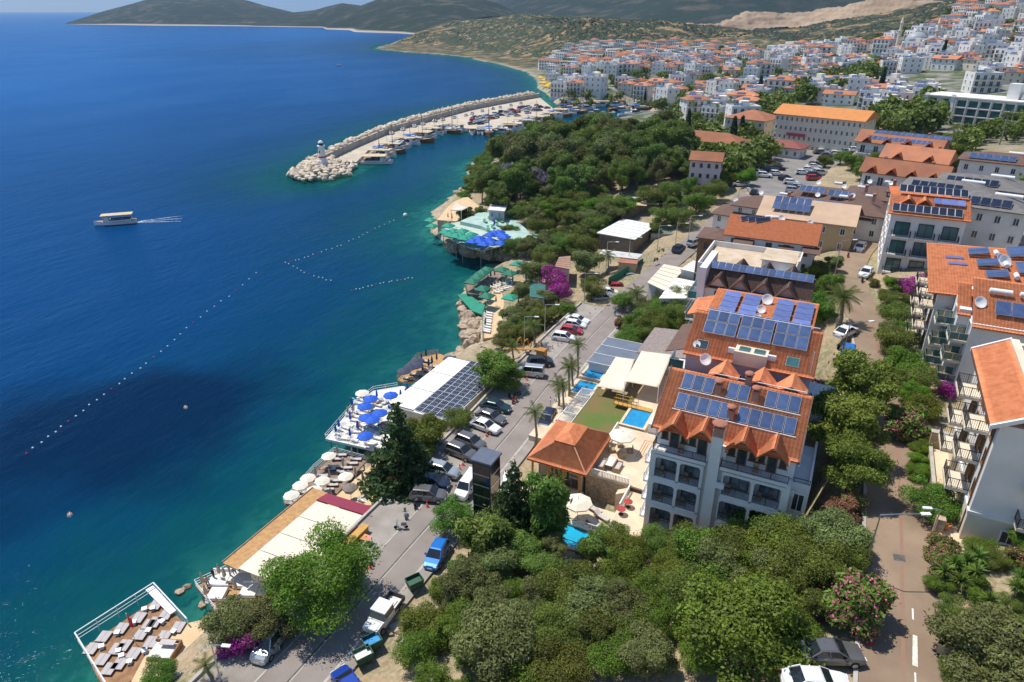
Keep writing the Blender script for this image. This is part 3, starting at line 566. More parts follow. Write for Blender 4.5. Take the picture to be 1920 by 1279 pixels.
def panelmat(name,c1,c2):
    m,n,l,b=newmat(name); tc=n.new('ShaderNodeTexCoord'); oi=n.new('ShaderNodeObjectInfo'); k=dict(nn=n,ll=l)
    no=nz(1.2,3,tc.outputs['Object'],**k); c=mixc(rng(no.outputs[0],.3,.7,**k),c1,c2,**k); hs=n.new('ShaderNodeHueSaturation'); l.new(c,hs.inputs['Color']); l.new(rng(oi.outputs['Random'],0,1,.8,1.25,**k),hs.inputs['Value'])
    l.new(hs.outputs[0],b.inputs['Base Color']); b.inputs['Roughness'].default_value=.14; b.inputs['Specular IOR Level'].default_value=.7; return m
collector=panelmat('collector_blue',(.045,.075,.17),(.075,.115,.23)); collectorl=panelmat('collector_light',(.10,.14,.36),(.15,.19,.42)); pv=panelmat('pv_dark',(.012,.016,.035),(.02,.026,.05))
_mc={}
def cached(key,fn):
    if key not in _mc: _mc[key]=fn()
    return _mc[key]
def window_me(w,h,fm=None,gm=None,sill=True,bars=1,t=.09):
    fm=fm or whitef; gm=gm or glass
    def mk():
        m=MB(); f=min(.09,w*.09); y=-t
        m.box(-w/2,-.02,0,w/2,.03,h,1); 
        for x0,x1 in [(-w/2-f*.4,-w/2+f),(w/2-f,w/2+f*.4)]: m.box(x0,y,0,x1,.02,h,0)
        m.box(-w/2,y,h-f,w/2,.02,h+f*.4,0); m.box(-w/2,y,0,w/2,.02,f,0)
        for i in range(bars): x=-w/2+w*(i+1)/(bars+1); m.box(x-.03,y*.7,f,x+.03,.02,h-f,0)
        if sill: m.box(-w/2-.1,y-.08,-.07,w/2+.1,.0,-.001,0)
        return m.mesh('window',[fm,gm])
    return cached(('win',w,h,fm.name,gm.name,sill,bars),mk)
def win(parent,x,y,z,w,h,face='-y',name='window',**k):
    r={'-y':0,'+x':math.pi/2,'+y':math.pi,'-x':-math.pi/2}[face] if isinstance(face,str) else face
    return ob(name,window_me(w,h,**k),parent,(x,y,z),r)
def rail_me(L,h=1.0,mat=None,gap=.16,bar=.012,top=.028,gl=None):
    mat=mat or metal
    def mk():
        m=MB(); m.box(0,-top,h-.05,L,top,h); m.box(0,-.02,.06,L,.02,.1); n_=max(2,int(L/gap))
        if gl: m.box(.02,-.012,.1,L-.02,.012,h-.06,1)
        else:
            for i in range(n_+1): x=min(max(L*i/n_,bar),L-bar); m.box(x-bar,-bar,.08,x+bar,bar,h-.04)
        for i in range(int(L/1.6)+2): x=min(L,i*L/(int(L/1.6)+1)); m.box(x-.03,-.03,-.02,x+.03,.03,h+.03)
        return m.mesh('railing',[mat,gl] if gl else mat)
    return cached(('rail',round(L,2),h,mat.name,gap,gl.name if gl else 0),mk)
def rail(parent,a,b,h=1.0,name='railing',**k):
    a=Vector(a); b=Vector(b); d=b-a; return ob(name,rail_me(d.xy.length,h,**k),parent,a,math.atan2(d.y,d.x))
def panel_me(w,h,mat,cells=False,fr=None):
    def mk():
        m=MB(); m.box(0,0,0,w,h,.06,0); m.box(.03,.03,.061,w-.03,h-.03,.068,1)
        if cells:
            for i in range(1,2): m.box(.03,h*i/2-.012,.069,w-.03,h*i/2+.012,.072,0)
            for i in range(1,4): m.box(w*i/4-.005,.03,.069,w*i/4+.005,h-.03,.071,0)
        return m.mesh('solar_panel',[fr or greym,mat])
    return cached(('panel',w,h,mat.name,cells),mk)
def panels(parent,x,y,z,nx,ny,w,h,slope,gx=.06,gy=.08,mat=None,cells=False,rz=0,skip=(),name='solar_panel',rack=True,fr=None):
    """nx by ny panels; (x,y,z) is the lower left corner, rows climb along +y at the slope; each panel is an object"""
    me=panel_me(w,h,mat or collector,cells,fr); M=Matrix.Rotation(rz,4,'Z')@Matrix.Rotation(slope,4,'X')
    for j in range(ny):
        for i in range(nx):
            if (i,j) in skip: continue
            p=M@Vector((i*(w+gx),j*(h+gy),0)); ob(name,me,parent,(x+p.x,y+p.y,z+p.z),rot=M.to_euler())
    if rack:
        m=MB(); L=nx*(w+gx)
        for j in range(ny):
            for q in (.15,.85):
                a=M@Vector((-.1,j*(h+gy)+q*h,-.05)); b_=M@Vector((L,j*(h+gy)+q*h,-.05)); m.tube([a,b_],.035,4)
        for i in range(0,nx+1,2):
            a=M@Vector((i*(w+gx),ny*(h+gy)*.9,-.05)); b0=M@Vector((i*(w+gx),.1,-.05)); m.tube([a,(a.x,a.y,b0.z-.5)],.03,4); m.tube([b0,(b0.x,b0.y,b0.z-.35)],.03,4)
        m.ob('panel_rack',greym,parent,loc=(x,y,z))
def hip_roof(w,d,h,oh=.5,t=.18,ridge=None,mat=None,name='roof',parent=None,loc=(0,0,0),gable=False,along='x'):
    a,b=w/2+oh,d/2+oh; m=MB()
    if along=='y': a,b=b,a
    r=(a if gable else max(a-b,0)) if ridge is None else ridge
    top=[(-r,0,h),(r,0,h)]; eav=[(-a,-b,0),(a,-b,0),(a,b,0),(-a,b,0)]
    vs=eav+top+[(x,y,-t) for x,y,_ in eav]
    fs=[(0,1,5,4),(2,3,4,5),(1,2,5),(3,0,4),(6,9,8,7),(0,6,7,1),(1,7,8,2),(2,8,9,3),(3,9,6,0)]
    m.add(vs,fs); 
    o=m.ob(name,mat or tilefar,parent,loc=loc,rz=math.pi/2 if along=='y' else 0); return o
tileg=pm('clay_tile_rows',(.76,.27,.115),.8,.22,1.6,col2=(.58,.18,.075),soil=.3); browng=pm('brown_tile_rows',(.17,.105,.08),.8,.2,2,soil=.2)
def tiled(name,mat,parent,quads,pitch=.34,row=.42,t=.12):
    """sloping roof planes (eave a-b, ridge d-c) laid with real rows of rounded tiles"""
    V=[];Q=[]
    for q4 in quads:
        a,b_,c_,d_=[np.array(p,float) for p in q4]; L=max(np.linalg.norm(b_-a),np.linalg.norm(c_-d_)); Hh=np.linalg.norm((d_+c_-a-b_)/2); nc=max(2,int(L/pitch)); nr=max(2,int(Hh/row)); n_=np.cross(b_-a,d_-a); n_=n_/np.linalg.norm(n_); n_=n_ if n_[2]>0 else -n_
        S=np.linspace(0,1,nc*4+1); T=np.repeat(np.arange(nr+1)/nr,2)[1:-1]; st=np.tile([1.0,0.25],nr)
        s,tt=np.meshgrid(S,T); hh=.045*np.abs(np.sin(math.pi*s*nc))+.05*st[:,None]
        P_=((a*(1-s[...,None])+b_*s[...,None])*(1-tt[...,None])+(d_*(1-s[...,None])+c_*s[...,None])*tt[...,None])+n_*hh[...,None]; o0=len(V) if not V else sum(len(v) for v in V)
        ny,nx=s.shape; i=np.arange(nx*ny).reshape(ny,nx); V.append(P_.reshape(-1,3)); Q.append(np.stack([i[:-1,:-1],i[:-1,1:],i[1:,1:],i[1:,:-1]],-1).reshape(-1,4)+o0)
        o0+=nx*ny; lo=[p-np.array([0,0,t]) for p in (a,b_,c_,d_)]; V.append(np.array([a,b_,c_,d_]+lo)); Q.append(np.array([(7,6,5,4),(0,4,5,1),(1,5,6,2),(2,6,7,3),(3,7,4,0)])+o0)
    return ob(name,raw_mesh(name,np.vstack(V),np.vstack(Q),mat),parent)
def dish(parent,x,y,z,r=.5,rz=0,name='satellite_dish'):
    def mk():
        m=MB(); m.lathe([(.02,-.12),(.35,-.08),(.7,.02),(.95,.16),(1,.2),(.97,.2),(.7,.06),(.3,-.04),(.01,-.07)],16); m.tube([(0,0,-.1),(0,.25,-.6)],.06,5); m.tube([(.95,0,.2),(0,0,.75)],.025,4); return m.mesh('satellite_dish',whitem,True)
    return ob(name,cached('dish',mk),parent,(x,y,z+r*.8),rot=(R(55),0,rz),sc=r)
def tank(parent,x,y,z,L=1.6,r=.27,rz=0,name='water_tank'):
    m=cached(('tank',L,r),lambda:(lambda q:q.tube([(-L/2-.06,0,r+.35),(-L/2,0,r+.35),(L/2,0,r+.35),(L/2+.06,0,r+.35)],[r*.7,r,r,r*.7],14) and q.tube([(-L*.3,0,.02),(-L*.3,0,.5)],.03,4) and q.tube([(L*.3,0,.02),(L*.3,0,.5)],.03,4) and q)(MB()).mesh('water_tank',whitem,False))
    return ob(name,m,parent,(x,y,z),rz)
def chimney(parent,x,y,z,h=1.0,w=.55,name='chimney'):
    def mk():
        m=MB(); m.box(-w/2,-w/2,-.6,w/2,w/2,h,0); m.box(-w/2-.06,-w/2-.06,h,w/2+.06,w/2+.06,h+.1,1)
        m.box(-w/2,-w/2,h+.1,-w/2+.1,w/2,h+.32,0); m.box(w/2-.1,-w/2,h+.1,w/2,w/2,h+.32,0); m.lathe([(w*.8,h+.32),(w*.72,h+.42),(w*.45,h+.52),(.02,h+.56)],12,mi=1); return m.mesh('chimney',[pm('chimney_render',(.42,.22,.17),.85,.1),pm('chimney_cap',(.36,.15,.10),.8,.1)])
    return ob(name,cached(('chim',h,w),mk),parent,(x,y,z))
def acbox(parent,x,y,z,rz=0):
    def mk():
        m=MB(); m.box(-.4,-.15,0,.4,.15,.55); m.lathe([(.2,0),(.2,.02)],12); m.box(-.35,-.17,.05,.35,-.15,.09); m.box(-.35,-.17,.2,.35,-.15,.24); m.box(-.35,-.17,.36,.35,-.15,.4); return m.mesh('air_conditioner',whitef)
    return ob('air_conditioner',cached('ac',mk),parent,(x,y,z),rz)
def house(name,label,cat,x,y,z,rz,w,d,fl,fh=3.0,wall=None,roof='hip',rmat=None,rh=None,oh=.45,cols=None,scols=None,ww=.9,wh=1.3,group=None,balc=(),fm=None,gm=None,found=3.0,kit=(),sides=('-x','+x'),pitch=.5,parapet=.5,top=None,seed=None,skipw=.0):
    g=random.Random(seed if seed is not None else int(abs(x*13+y*7))); o=thing(name,label,cat,(x,y,z),rz,group); ht=fl*fh; wall=wall or wallw
    m=MB(); m.box(-w/2,-d/2,-found,w/2,d/2,ht)
    if roof=='flat':
        t=.2
        for a in [(-w/2,-d/2,w/2,-d/2+t),(-w/2,d/2-t,w/2,d/2),(-w/2,-d/2+t,-w/2+t,d/2-t),(w/2-t,-d/2+t,w/2,d/2-t)]: m.box(a[0],a[1],ht,a[2],a[3],ht+parapet)
    if roof=='gable':
        hh=(rh or d*pitch*.5)-.12
        m.add([(-w/2,-d/2,ht),(-w/2,d/2,ht),(-w/2,0,ht+hh)],[(0,1,2)][::-1]); m.add([(w/2,-d/2,ht),(w/2,d/2,ht),(w/2,0,ht+hh)],[(0,1,2)])
    m.ob('wall',wall,o)
    al='x' if w>=d else 'y'
    if roof=='hip': hip_roof(w,d,rh or min(w,d)*pitch*.5,oh,mat=rmat,parent=o,loc=(0,0,ht+.18),along=al)
    elif roof=='gable': hip_roof(w,d,rh or d*pitch*.5,oh,mat=rmat,parent=o,loc=(0,0,ht+.06),gable=True,along='x')
    elif roof=='flat': q=MB(); q.box(-w/2+.2,-d/2+.2,ht,w/2-.2,d/2-.2,ht+.06); q.ob('roof',rmat or flatroof,o)
    cols=cols if cols is not None else max(1,int(w/2.6)); scols=scols if scols is not None else max(1,int(d/3.2))
    for f in range(fl):
        zz=f*fh+.95
        for i in range(cols):
            if g.random()<skipw: continue
            xx=-w/2+w*(i+.5)/cols
            if balc=='all' or (f,i) in balc:
                win(o,xx,-d/2,f*fh+.1,ww*1.5,wh+.8,fm=fm,gm=gm,sill=False)
                if f>0 or balc!='all':
                    b_=MB(); L=min(w/cols-.3,3.2); b_.box(-L/2,-1.1,-.18,L/2,0,0); bb=b_.ob('balcony',wall,o,loc=(xx,-d/2,f*fh+.05)); rail(bb,(-L/2,-1.05,0),(L/2,-1.05,0),1.0)
            else: win(o,xx,-d/2,zz,ww,wh,fm=fm,gm=gm)
        for s in sides:
            sx=-w/2 if s=='-x' else w/2
            for i in range(scols):
                if g.random()<skipw+.1: continue
                win(o,sx,-d/2+d*(i+.5)/scols,zz,ww,wh,s,fm=fm,gm=gm)
    return o
# ================================================================ THE HOTEL BLOCKS (front along y=0)
def boxp(name,mat,parent,*bx,**k):
    m=MB()
    for b_ in bx: m.box(*b_)
    return m.ob(name,mat,parent,**k)
def gable_roof_piece(parent,u0,hw,vf,zp,ze,vb_p,vb_e,mat,name='dormer_roof',t=.1):
    return tiled(name,mat,parent,[[(u0+s*hw,vf,ze),(u0+s*hw,vb_e,ze),(u0,vb_p,zp),(u0,vf,zp)] for s in (-1,1)],t=t)
curt=pm('curtained_glass',(.30,.36,.38),.15,.5,1.6,col2=(.08,.11,.12),spec=.8)
h1=thing('hotel_building','white hotel with four gabled attic dormers, loggia balconies and blue collectors on its tiled roof','hotel',(0,0,0))
boxp('wall',wallw,h1,(.0,1.6,6,13,9,19.2),(0,1.2,19.2,13,9,21.4),(-.002,0,6.5,.4,1.6,19.1),(12.6,0,6.5,13.002,1.6,19.1))
boxp('plinth',wallc,h1,(.4,.05,6,5.2,1.6,9.7),(6.95,.05,6,12.6,1.6,9.7))
boxp('stair_tower',wallw,h1,(5.2,.35,6,6.95,1.6,21.3),(5.55,-.25,6,6.55,.35,23.2)); chimney(h1,6.05,.05,23.2,.35,.9)
for x0,x1 in ((0.4,5.2),(6.95,12.6)):
    mid=(x0+x1)/2
    for k,zf in enumerate((9.9,13.0,16.05)):
        m=MB(); m.box(x0,0,zf-.35,x1,1.6,zf); m.box(x0,-.06,zf+2.45,x1,.22,zf+2.75); m.box(mid-.14,0,zf,mid+.14,.25,zf+2.45); m.box(x1-.28,0,zf,x1,.25,zf+2.45); m.box(x0,0,zf,x0+.12,.25,zf+2.45); m.box(mid-.06,.25,zf,mid+.06,1.6,zf+2.45)
        m.box(x0,.0,zf,x1,.1,zf+.12)
        for a,b_ in ((x0+.12,mid-.14),(mid+.14,x1-.28)):                       # cut corners of the openings
            for e,s in ((a,1),(b_,-1)): m.add([(e,.0,zf+2.45),(e+s*.24,0,zf+2.45),(e,0,zf+2.18),(e,.22,zf+2.45),(e+s*.24,.22,zf+2.45),(e,.22,zf+2.18)],[(0,1,2),(3,5,4),(1,4,5,2)])
        lg=m.ob('loggia',wallw,h1)
        for a,b_ in ((x0+.12,mid-.14),(mid+.14,x1-.28)):
            rail(lg,(a,.16,zf),(b_,.16,zf),.95,gap=.16); win(h1,(a+b_)/2+.1,1.6,zf+.02,1.75,2.15,fm=woodf,sill=False,name='balcony_door',gm=curt)
            boxp('chair',pm('rattan',(.35,.25,.15),.8,.2,6),lg,(a+.3,.55,zf,a+.75,1.0,zf+.42),(a+.3,.95,zf+.42,a+.75,1.0,zf+.85))
    boxp('attic_balcony',wallw,h1,(x0-.3,-.12,18.95,x1+.1,1.25,19.3))
    rail(h1,(x0-.25,-.05,19.3),(x1+.05,-.05,19.3),.8,gap=.14); rail(h1,(x0-.25,1.2,19.3),(x0-.25,-.05,19.3),.8)
    boxp('chair',MATS['rattan'],h1,(mid-.3,.4,19.3,mid+.2,.85,19.7),(mid-.3,.8,19.7,mid+.2,.85,20.1))
for u0 in (1.9,4.6,8.3,11.0):
    m=MB(); m.add([(u0-1.36,1.18,21.2),(u0+1.36,1.18,21.2),(u0,1.18,22.55),(u0-1.36,1.4,21.2),(u0+1.36,1.4,21.2),(u0,1.4,22.55)],[(0,1,2),(3,5,4),(0,3,4,1),(1,4,5,2),(2,5,3,0)]); dg=m.ob('dormer',wallw,h1)
    gable_roof_piece(h1,u0,1.42,-.12,22.75,21.25,3.2,.75,tileg)
    boxp('fascia',pm('brown_wood',(.16,.07,.04),.7,.2,3),h1,(u0-1.42,-.16,21.05,u0-1.3,-.12,21.2))
    win(h1,u0,1.18,19.35,.85,2.25,fm=woodf,sill=False,name='balcony_door',bars=0)
    for s in (-1,1): win(h1,u0+s*.95,1.18,20.05,.6,.85,fm=woodf,bars=0)
tiled('roof',tileg,h1,[[(-.35,.75,21.3),(13.2,.75,21.3),(13.2,6.75,25.05),(-.35,6.75,25.05)],[(-.35,6.75,25.05),(13.2,6.75,25.05),(13.2,10.1,23.0),(-.35,10.1,23.0)]])
m=MB(); m.add([(0,1.2,21.2),(0,9,21.2),(0,9,23.4),(0,6.75,24.8)],[(0,1,2,3)][::-1]); m.add([(13,1.2,21.2),(13,9,21.2),(13,9,23.4),(13,6.75,24.8)],[(0,1,2,3)]); m.box(13.2,.8,20.9,13.35,7,21.3); m.ob('gable_wall',wallw,h1)
for x in (-.42,13.14): m=MB(); m.slab([(x,.7,21.42),(x+.14,.7,21.42),(x+.14,6.75,25.2),(x,6.75,25.2)],.3); m.slab([(x,6.75,25.2),(x+.14,6.75,25.2),(x+.14,10.1,23.15),(x,10.1,23.15)],.3); m.ob('barge_board',pm('brown_wood',(.16,.07,.04)),h1)
for u0 in (4.6,8.3,11.2):
    m=MB()
    for s in (-1,1): m.slab(([(u0+s*1.5,7.6,24.4),(u0,6.8,25.6),(u0,10.0,25.6),(u0+s*1.5,10.0,24.0)] if s<0 else [(u0,6.8,25.6),(u0+s*1.5,7.6,24.4),(u0+s*1.5,10.0,24.0),(u0,10.0,25.6)])[::1],.1)
    m.ob('dormer_roof',tileg,h1)
    boxp('dormer',wallw,h1,(u0-1.3,8.4,22.5,u0+1.3,9.9,24.1))
SL=math.atan2(3.75,6.0)
def on_roof(v): return 21.3+(v-.75)*3.75/6.0
panels(h1,1.2,2.75,on_roof(2.75)+.25,5,1,.98,1.75,SL,.08); panels(h1,7.1,2.75,on_roof(2.75)+.25,5,1,.98,1.75,SL,.08)
panels(h1,1.2,4.75,on_roof(4.75)+.25,3,1,.98,1.75,SL,.08); panels(h1,5.6,4.75,on_roof(4.75)+.25,2,1,.98,1.75,SL,.08); panels(h1,9.2,4.75,on_roof(4.75)+.25,3,1,.98,1.75,SL,.08)
for x,v in ((4.75,5.3),(8.25,5.4),(6.5,3.2),(7.3,6.6)): chimney(h1,x,v,on_roof(v)-.1,1.0,.6)
boxp('pipe',whitem,h1,(1.0,2.6,on_roof(2.6)+.2,12.5,2.68,on_roof(2.6)+.28),(1.0,4.6,on_roof(4.6)+.2,12.5,4.68,on_roof(4.6)+.28),(3.7,6.7,25.3,12.6,6.78,25.38))
# side wing on the alley, side balconies to the terrace
m=MB(); m.box(13,1.0,6,14.6,9,18.2); m.box(14.4,1.0,18.2,14.6,9,19.0); m.box(13,.98,18.2,14.4,1.2,19.0); m.ob('side_wing',wallw,h1)
rail(h1,(13.1,1.05,19.0),(14.5,1.05,19.0),.5)
for z in (10.2,13.2,16.0): win(h1,13.8,1.0,z-.1,1.05,2.0,sill=False,gm=glass)
for z in (10.0,12.3,14.6,16.9):
    boxp('side_balcony',wallw,h1,(-.75,1.0,z-.2,0,3.0,z)); rail(h1,(-.7,3.0,z),(-.7,1.05,z),.9,mat=whitem,gap=.2); win(h1,0,2.0,z+.05,1.0,2.0,'-x',fm=woodf,sill=False,name='balcony_door')
acbox(h1,13.0,.75,17.6); acbox(h1,6.9,-.2,17.0,0); acbox(h1,-.4,6.5,21.6,1.57); acbox(h1,-.4,7.6,21.6,1.57)
for z in (8.1,): 
    for x in (1.3,3.8,8.4,11): win(h1,x,.05,z,.9,.95,fm=woodf)
# second block
h2=thing('hotel_building','blue grey rendered hotel block with two long rows of blue collectors on a tiled roof','hotel',(0,0,0))
boxp('wall',wallb,h2,(0.1,11.4,6,12.7,19.2,24.8)); m=MB(); m.add([(.1,11.4,24.8),(.1,19.2,24.8),(.1,15.6,27.7)],[(0,2,1)]); m.add([(12.7,11.4,24.8),(12.7,19.2,24.8),(12.7,15.6,27.7)],[(0,1,2)]); m.ob('gable_wall',wallw,h2)
tiled('roof',tileg,h2,[[(-.2,11.0,24.75),(5.0,11.0,24.75),(5.0,15.7,28.0),(-.2,15.7,28.0)],[(8.3,11.0,24.75),(13,11.0,24.75),(13,15.7,28.0),(8.3,15.7,28.0)],[(5.0,12.6,25.86),(8.3,12.6,25.86),(8.3,15.7,28.0),(5.0,15.7,28.0)],[(-.2,15.7,28.0),(13,15.7,28.0),(13,19.6,25.2),(-.2,19.6,25.2)]])
boxp('roof_box',wallc,h2,(5.0,11.15,24.6,8.3,13.2,26.1))
S2=math.atan2(3.25,4.7)
for x in (5.4,6.9): ob('skylight',panel_me(1.1,1.0,glassg),h2,(x,11.5,26.12))
for x,v in ((.9,11.7),(10.1,11.7)): ob('skylight',panel_me(1.25,1.1,glass if x<5 else glassg),h2,(x,v,25.32),rot=(S2,0,0))
for i in range(3): panels(h2,1.25+i*3.58,13.0,26.75,3,2,1.08,1.62,R(30),.06)
dish(h2,2.3,10.6,24.2,.65,.6); dish(h2,1.0,12.0,25.3,.4)
for x in (4.7,8.7): acbox(h2,x,11.9,25.5)
for x in (5.9,7.5): win(h2,x,11.4,22.9,.5,.5,bars=0,sill=False)
rail(h2,(-1.6,11.5,22.5),(-.1,11.5,22.5),1.1,gl=glassg,mat=steel); boxp('balcony',wallw,h2,(-1.6,11.4,22.2,.1,14,22.5)); rail(h2,(-1.6,14,22.5),(-1.6,11.5,22.5),1.1,gl=glassg,mat=steel)
boxp('pipe',whitem,h2,(12.5,11.2,25.2,12.58,11.28,27.6),(1.0,15.6,28.3,12.6,15.68,28.38))
win(h2,12.72,13,21.5,1.2,1.6,'+x'); win(h2,12.72,16.5,21.5,1.2,1.6,'+x')
boxp('glazed_annex',whitem,h2,(12.8,14.2,17.5,15.6,19.0,17.7),(12.8,14.2,20.3,15.6,19.0,20.4),(15.5,14.2,15,15.6,14.3,20.3),(15.5,18.9,15,15.6,19,20.3)); ob('awning',panel_me(2.4,4.2,whitem,fr=whitem),h2,(14.8,14.6,20.2),rot=(0,R(14),0))
# third block
h3=thing('hotel_building','hotel block with four columns of pale blue collectors sloping over its tiled roof','hotel',(0,0,0))
boxp('wall',wallw,h3,(-.1,19.9,6,11.6,30.6,24.0)); tiled('roof',tileg,h3,[[(-.4,19.6,24.2),(11.9,19.6,24.2),(11.9,30.7,25.3),(-.4,30.7,25.3)]])
for x in (.9,3.3,7.2,9.5): panels(h3,x,22.0,24.9,1,5,1.95,1.42,R(5.7),mat=collectorl)
for x,v,r_ in ((6.0,28.5,.7),(5.7,25.9,.55),(5.6,24.2,.4),(2.9,21.0,.4)): dish(h3,x,v,24.2+(v-19.6)*.1,r_,.3)
tiled('side_roof',tileg,h3,[[(-2.8,30.4,23.6),(-2.8,24.4,23.6),(-.4,24.4,24.4),(-.4,30.4,24.4)]])
m=MB(); m.slab([(-3.0,15.0,22.6),(-.1,15.0,23.6),(-.1,23.2,23.6),(-3.0,23.2,22.6)],.1); m.ob('side_awning',brown,h3)
# fourth block, brown gables
h4=thing('hotel_building','white hotel block with dark brown zigzag gables and one long row of fourteen collectors','hotel',(0,0,0))
boxp('wall',wallw,h4,(-2.3,31.7,6,10.6,39,25.0)); boxp('end_wall',wallw,h4,(-3.2,31.2,6,-2.3,39,27.6)); tiled('roof',browng,h4,[[(-2.2,31.4,25.0),(10.9,31.4,25.0),(10.9,34.8,27.0),(-2.2,34.8,27.0)],[(10.9,39.4,25.2),(-2.2,39.4,25.2),(-2.2,34.8,27.0),(10.9,34.8,27.0)]])
for u0 in (-.6,2.2,5.1,8.0):
    m=MB(); m.add([(u0-1.4,31.65,24.9),(u0+1.4,31.65,24.9),(u0,31.65,26.5)],[(0,1,2)]); m.ob('dormer',wallw,h4)
    gable_roof_piece(h4,u0,1.45,30.9,26.75,25.05,34.3,31.5,browng); win(h4,u0,31.68,23.0,.9,1.6)
    m=MB(); m.tube([(u0-1.48,30.86,25.0),(u0,30.86,26.8),(u0+1.48,30.86,25.0)],.11,4); m.ob('verge_board',brown,h4)
panels(h4,-2.2,33.3,27.0,14,1,.87,1.5,R(20),.05)
for z in (16.5,19.5,22.5): boxp('balcony',wallw,h4,(-4.6,32.5,z-.2,-3.2,37.5,z)); rail(h4,(-4.55,37.5,z),(-4.55,32.5,z),1.1,gl=glassg,mat=steel); rail(h4,(-4.55,32.55,z),(-3.25,32.55,z),1.1,gl=glassg,mat=steel); win(h4,-3.2,35,z+.05,1.8,2.1,'-x',sill=False,gm=glassg,name='balcony_door')
for u0 in (1.2,4.6,7.8): gable_roof_piece(h4,u0,1.3,39.0,27.1,25.6,34.9,36.5,browng)
# ---------------------------------------------------------------- hotel terraces, pools, terrace house
t_=thing('terrace','cream paved upper terrace with stone retaining wall and white balustrade beside the hotel','terrace',(0,0,0))
boxp('paving',stonepave,t_,(-8.3,5.9,9.3,-.02,17.2,9.5),(-3.4,-3.0,8.6,-.02,5.9,8.8)); boxp('retaining_wall',stonew,t_,(-8.3,5.9,5.5,-3.4,6.4,9.29),(-8.6,5.9,5.5,-8.3,17,9.55),(-8.3,6.4,5.5,-.02,17,9.29)); boxp('lower_wall',stonepave,t_,(-3.4,-3.0,5.5,-.02,5.9,8.59))
rl=dict(mat=whitem,gap=.18,bar=.035,top=.07); rail(t_,(-8.2,6.0,9.5),(-3.5,6.0,9.5),.85,**rl); rail(t_,(-8.4,16.8,9.5),(-8.4,6.0,9.5),.85,**rl); rail(t_,(-3.3,5.8,8.8),(-3.3,2.2,8.8),.85,**rl)
m=MB()
for i in range(9): m.box(-4.6+i*.14,6.42-i*.0-.5*0-1.5,5.5,-4.6+(i+1)*.14,5.88,9.3-.08*(9-i))
m.ob('steps',stonepave,t_)
for k in range(4):
    m=MB(); a,b_,c_,d_=-4.4+k*.3,11.6+k*.35,-1.0-k*.3,15.6-k*.35
    for q in ((a,b_,c_,b_+.1),(a,d_-.1,c_,d_),(a,b_+.1,a+.1,d_-.1),(c_-.1,b_+.1,c_,d_-.1)): m.box(q[0],q[1],9.5,q[2],q[3],9.506)
    m.ob('inlay',pm('red_inlay',(.45,.17,.07),.8,.1),t_)
th=thing('terrace_house','low restaurant house with an orange hipped tile roof and timber posts by the coast road','house',(0,0,0))
boxp('wall',wallc,th,(-14.3,5.4,5,-9.0,12.4,10.6)); 
for x in (-14.9,-12.9,-10.9,-8.9): boxp('post',pm('orange_timber',(.42,.20,.05),.6,.2,3),th,(x-.1,4.6,6,x+.1,4.8,10.7))
for x in (-13.4,-10.2): win(th,x,5.4,7.2,1.9,2.4,fm=MATS['orange_timber'],sill=False,name='glass_door')
win(th,-11.8,5.4,7.2,1.0,2.4,fm=MATS['orange_timber'],sill=False,name='glass_door',gm=metal)
m=MB(); A=[(-15.3,3.9,10.7),(-7.9,3.9,10.7),(-7.9,13.2,10.7),(-15.3,13.2,10.7)]; B=[(-12.6,6.6,12.4),(-10.6,6.6,12.4),(-10.6,10.5,12.4),(-12.6,10.5,12.4)]
tiled('roof_slope',tileg,th,[[A[i],A[(i+1)%4],B[(i+1)%4],B[i]] for i in range(4)])
for i in range(4): j=(i+1)%4; m.quad((A[i][0],A[i][1],10.5),(A[j][0],A[j][1],10.5),A[j],A[i])
m.add([(p[0],p[1],10.5) for p in A],[(3,2,1,0)]); m.ob('eaves',tileg,th)
m=MB(); A=[(-12.9,6.3,12.55),(-10.3,6.3,12.55),(-10.3,10.8,12.55),(-12.9,10.8,12.55)]; m.add(A+[(-11.6,7.6,13.4),(-11.6,9.5,13.4)]+[(p[0],p[1],12.4) for p in A],[(0,1,4),(1,2,5,4),(2,3,5),(3,0,4,5),(9,8,7,6),(0,6,7,1),(1,7,8,2),(2,8,9,3),(3,9,6,0)]); m.ob('lantern_roof',tileg,th)
m=MB(); A=[(-15.3,3.9),(-7.9,3.9),(-7.9,13.2),(-15.3,13.2)]; B=[(-12.6,6.6),(-10.6,6.6),(-10.6,10.5),(-12.6,10.5)]
for a,b_ in zip(A,B): m.tube([(a[0],a[1],10.74),(b_[0],b_[1],12.44)],.1,6)
m.ob('ridge_tile',pm('ridge_tile',(.46,.22,.13),.8,.15,3),th)
water=pm('pool_water',(.02,.26,.52),.05,.15,1.2,bump=.3,bscale=3,spec=.6); poolt=pm('pool_tile',(.05,.12,.45),.5,.1,4)
def pool(label,x0,y0,x1,y1,z,rim=.35,wallmat=None,depth=1.2,mat=None):
    o=thing('swimming_pool',label,'pool',(0,0,0)); boxp('rim',wallmat or stonepave,o,(x0-rim,y0-rim,z-depth,x1+rim,y0,z),(x0-rim,y1,z-depth,x1+rim,y1+rim,z),(x0-rim,y0,z-depth,x0,y1,z),(x1,y0,z-depth,x1+rim,y1,z)); boxp('basin',poolt,o,(x0,y0,z-depth,x1,y1,z-.5)); boxp('water',mat or water,o,(x0,y0,z-.5,x1,y1,z-.12)); return o
pool('small blue swimming pool beside the lawn under the timber bridge',-8.2,17.9,-5.4,22.6,9.6)
pool('upper blue plunge pool at the road beside the cream awning',-18.6,30.6,-15.8,34.4,7.9)
pool('lower blue plunge pool at the road end of the pergola',-18.6,26.2,-15.8,29.8,7.5)
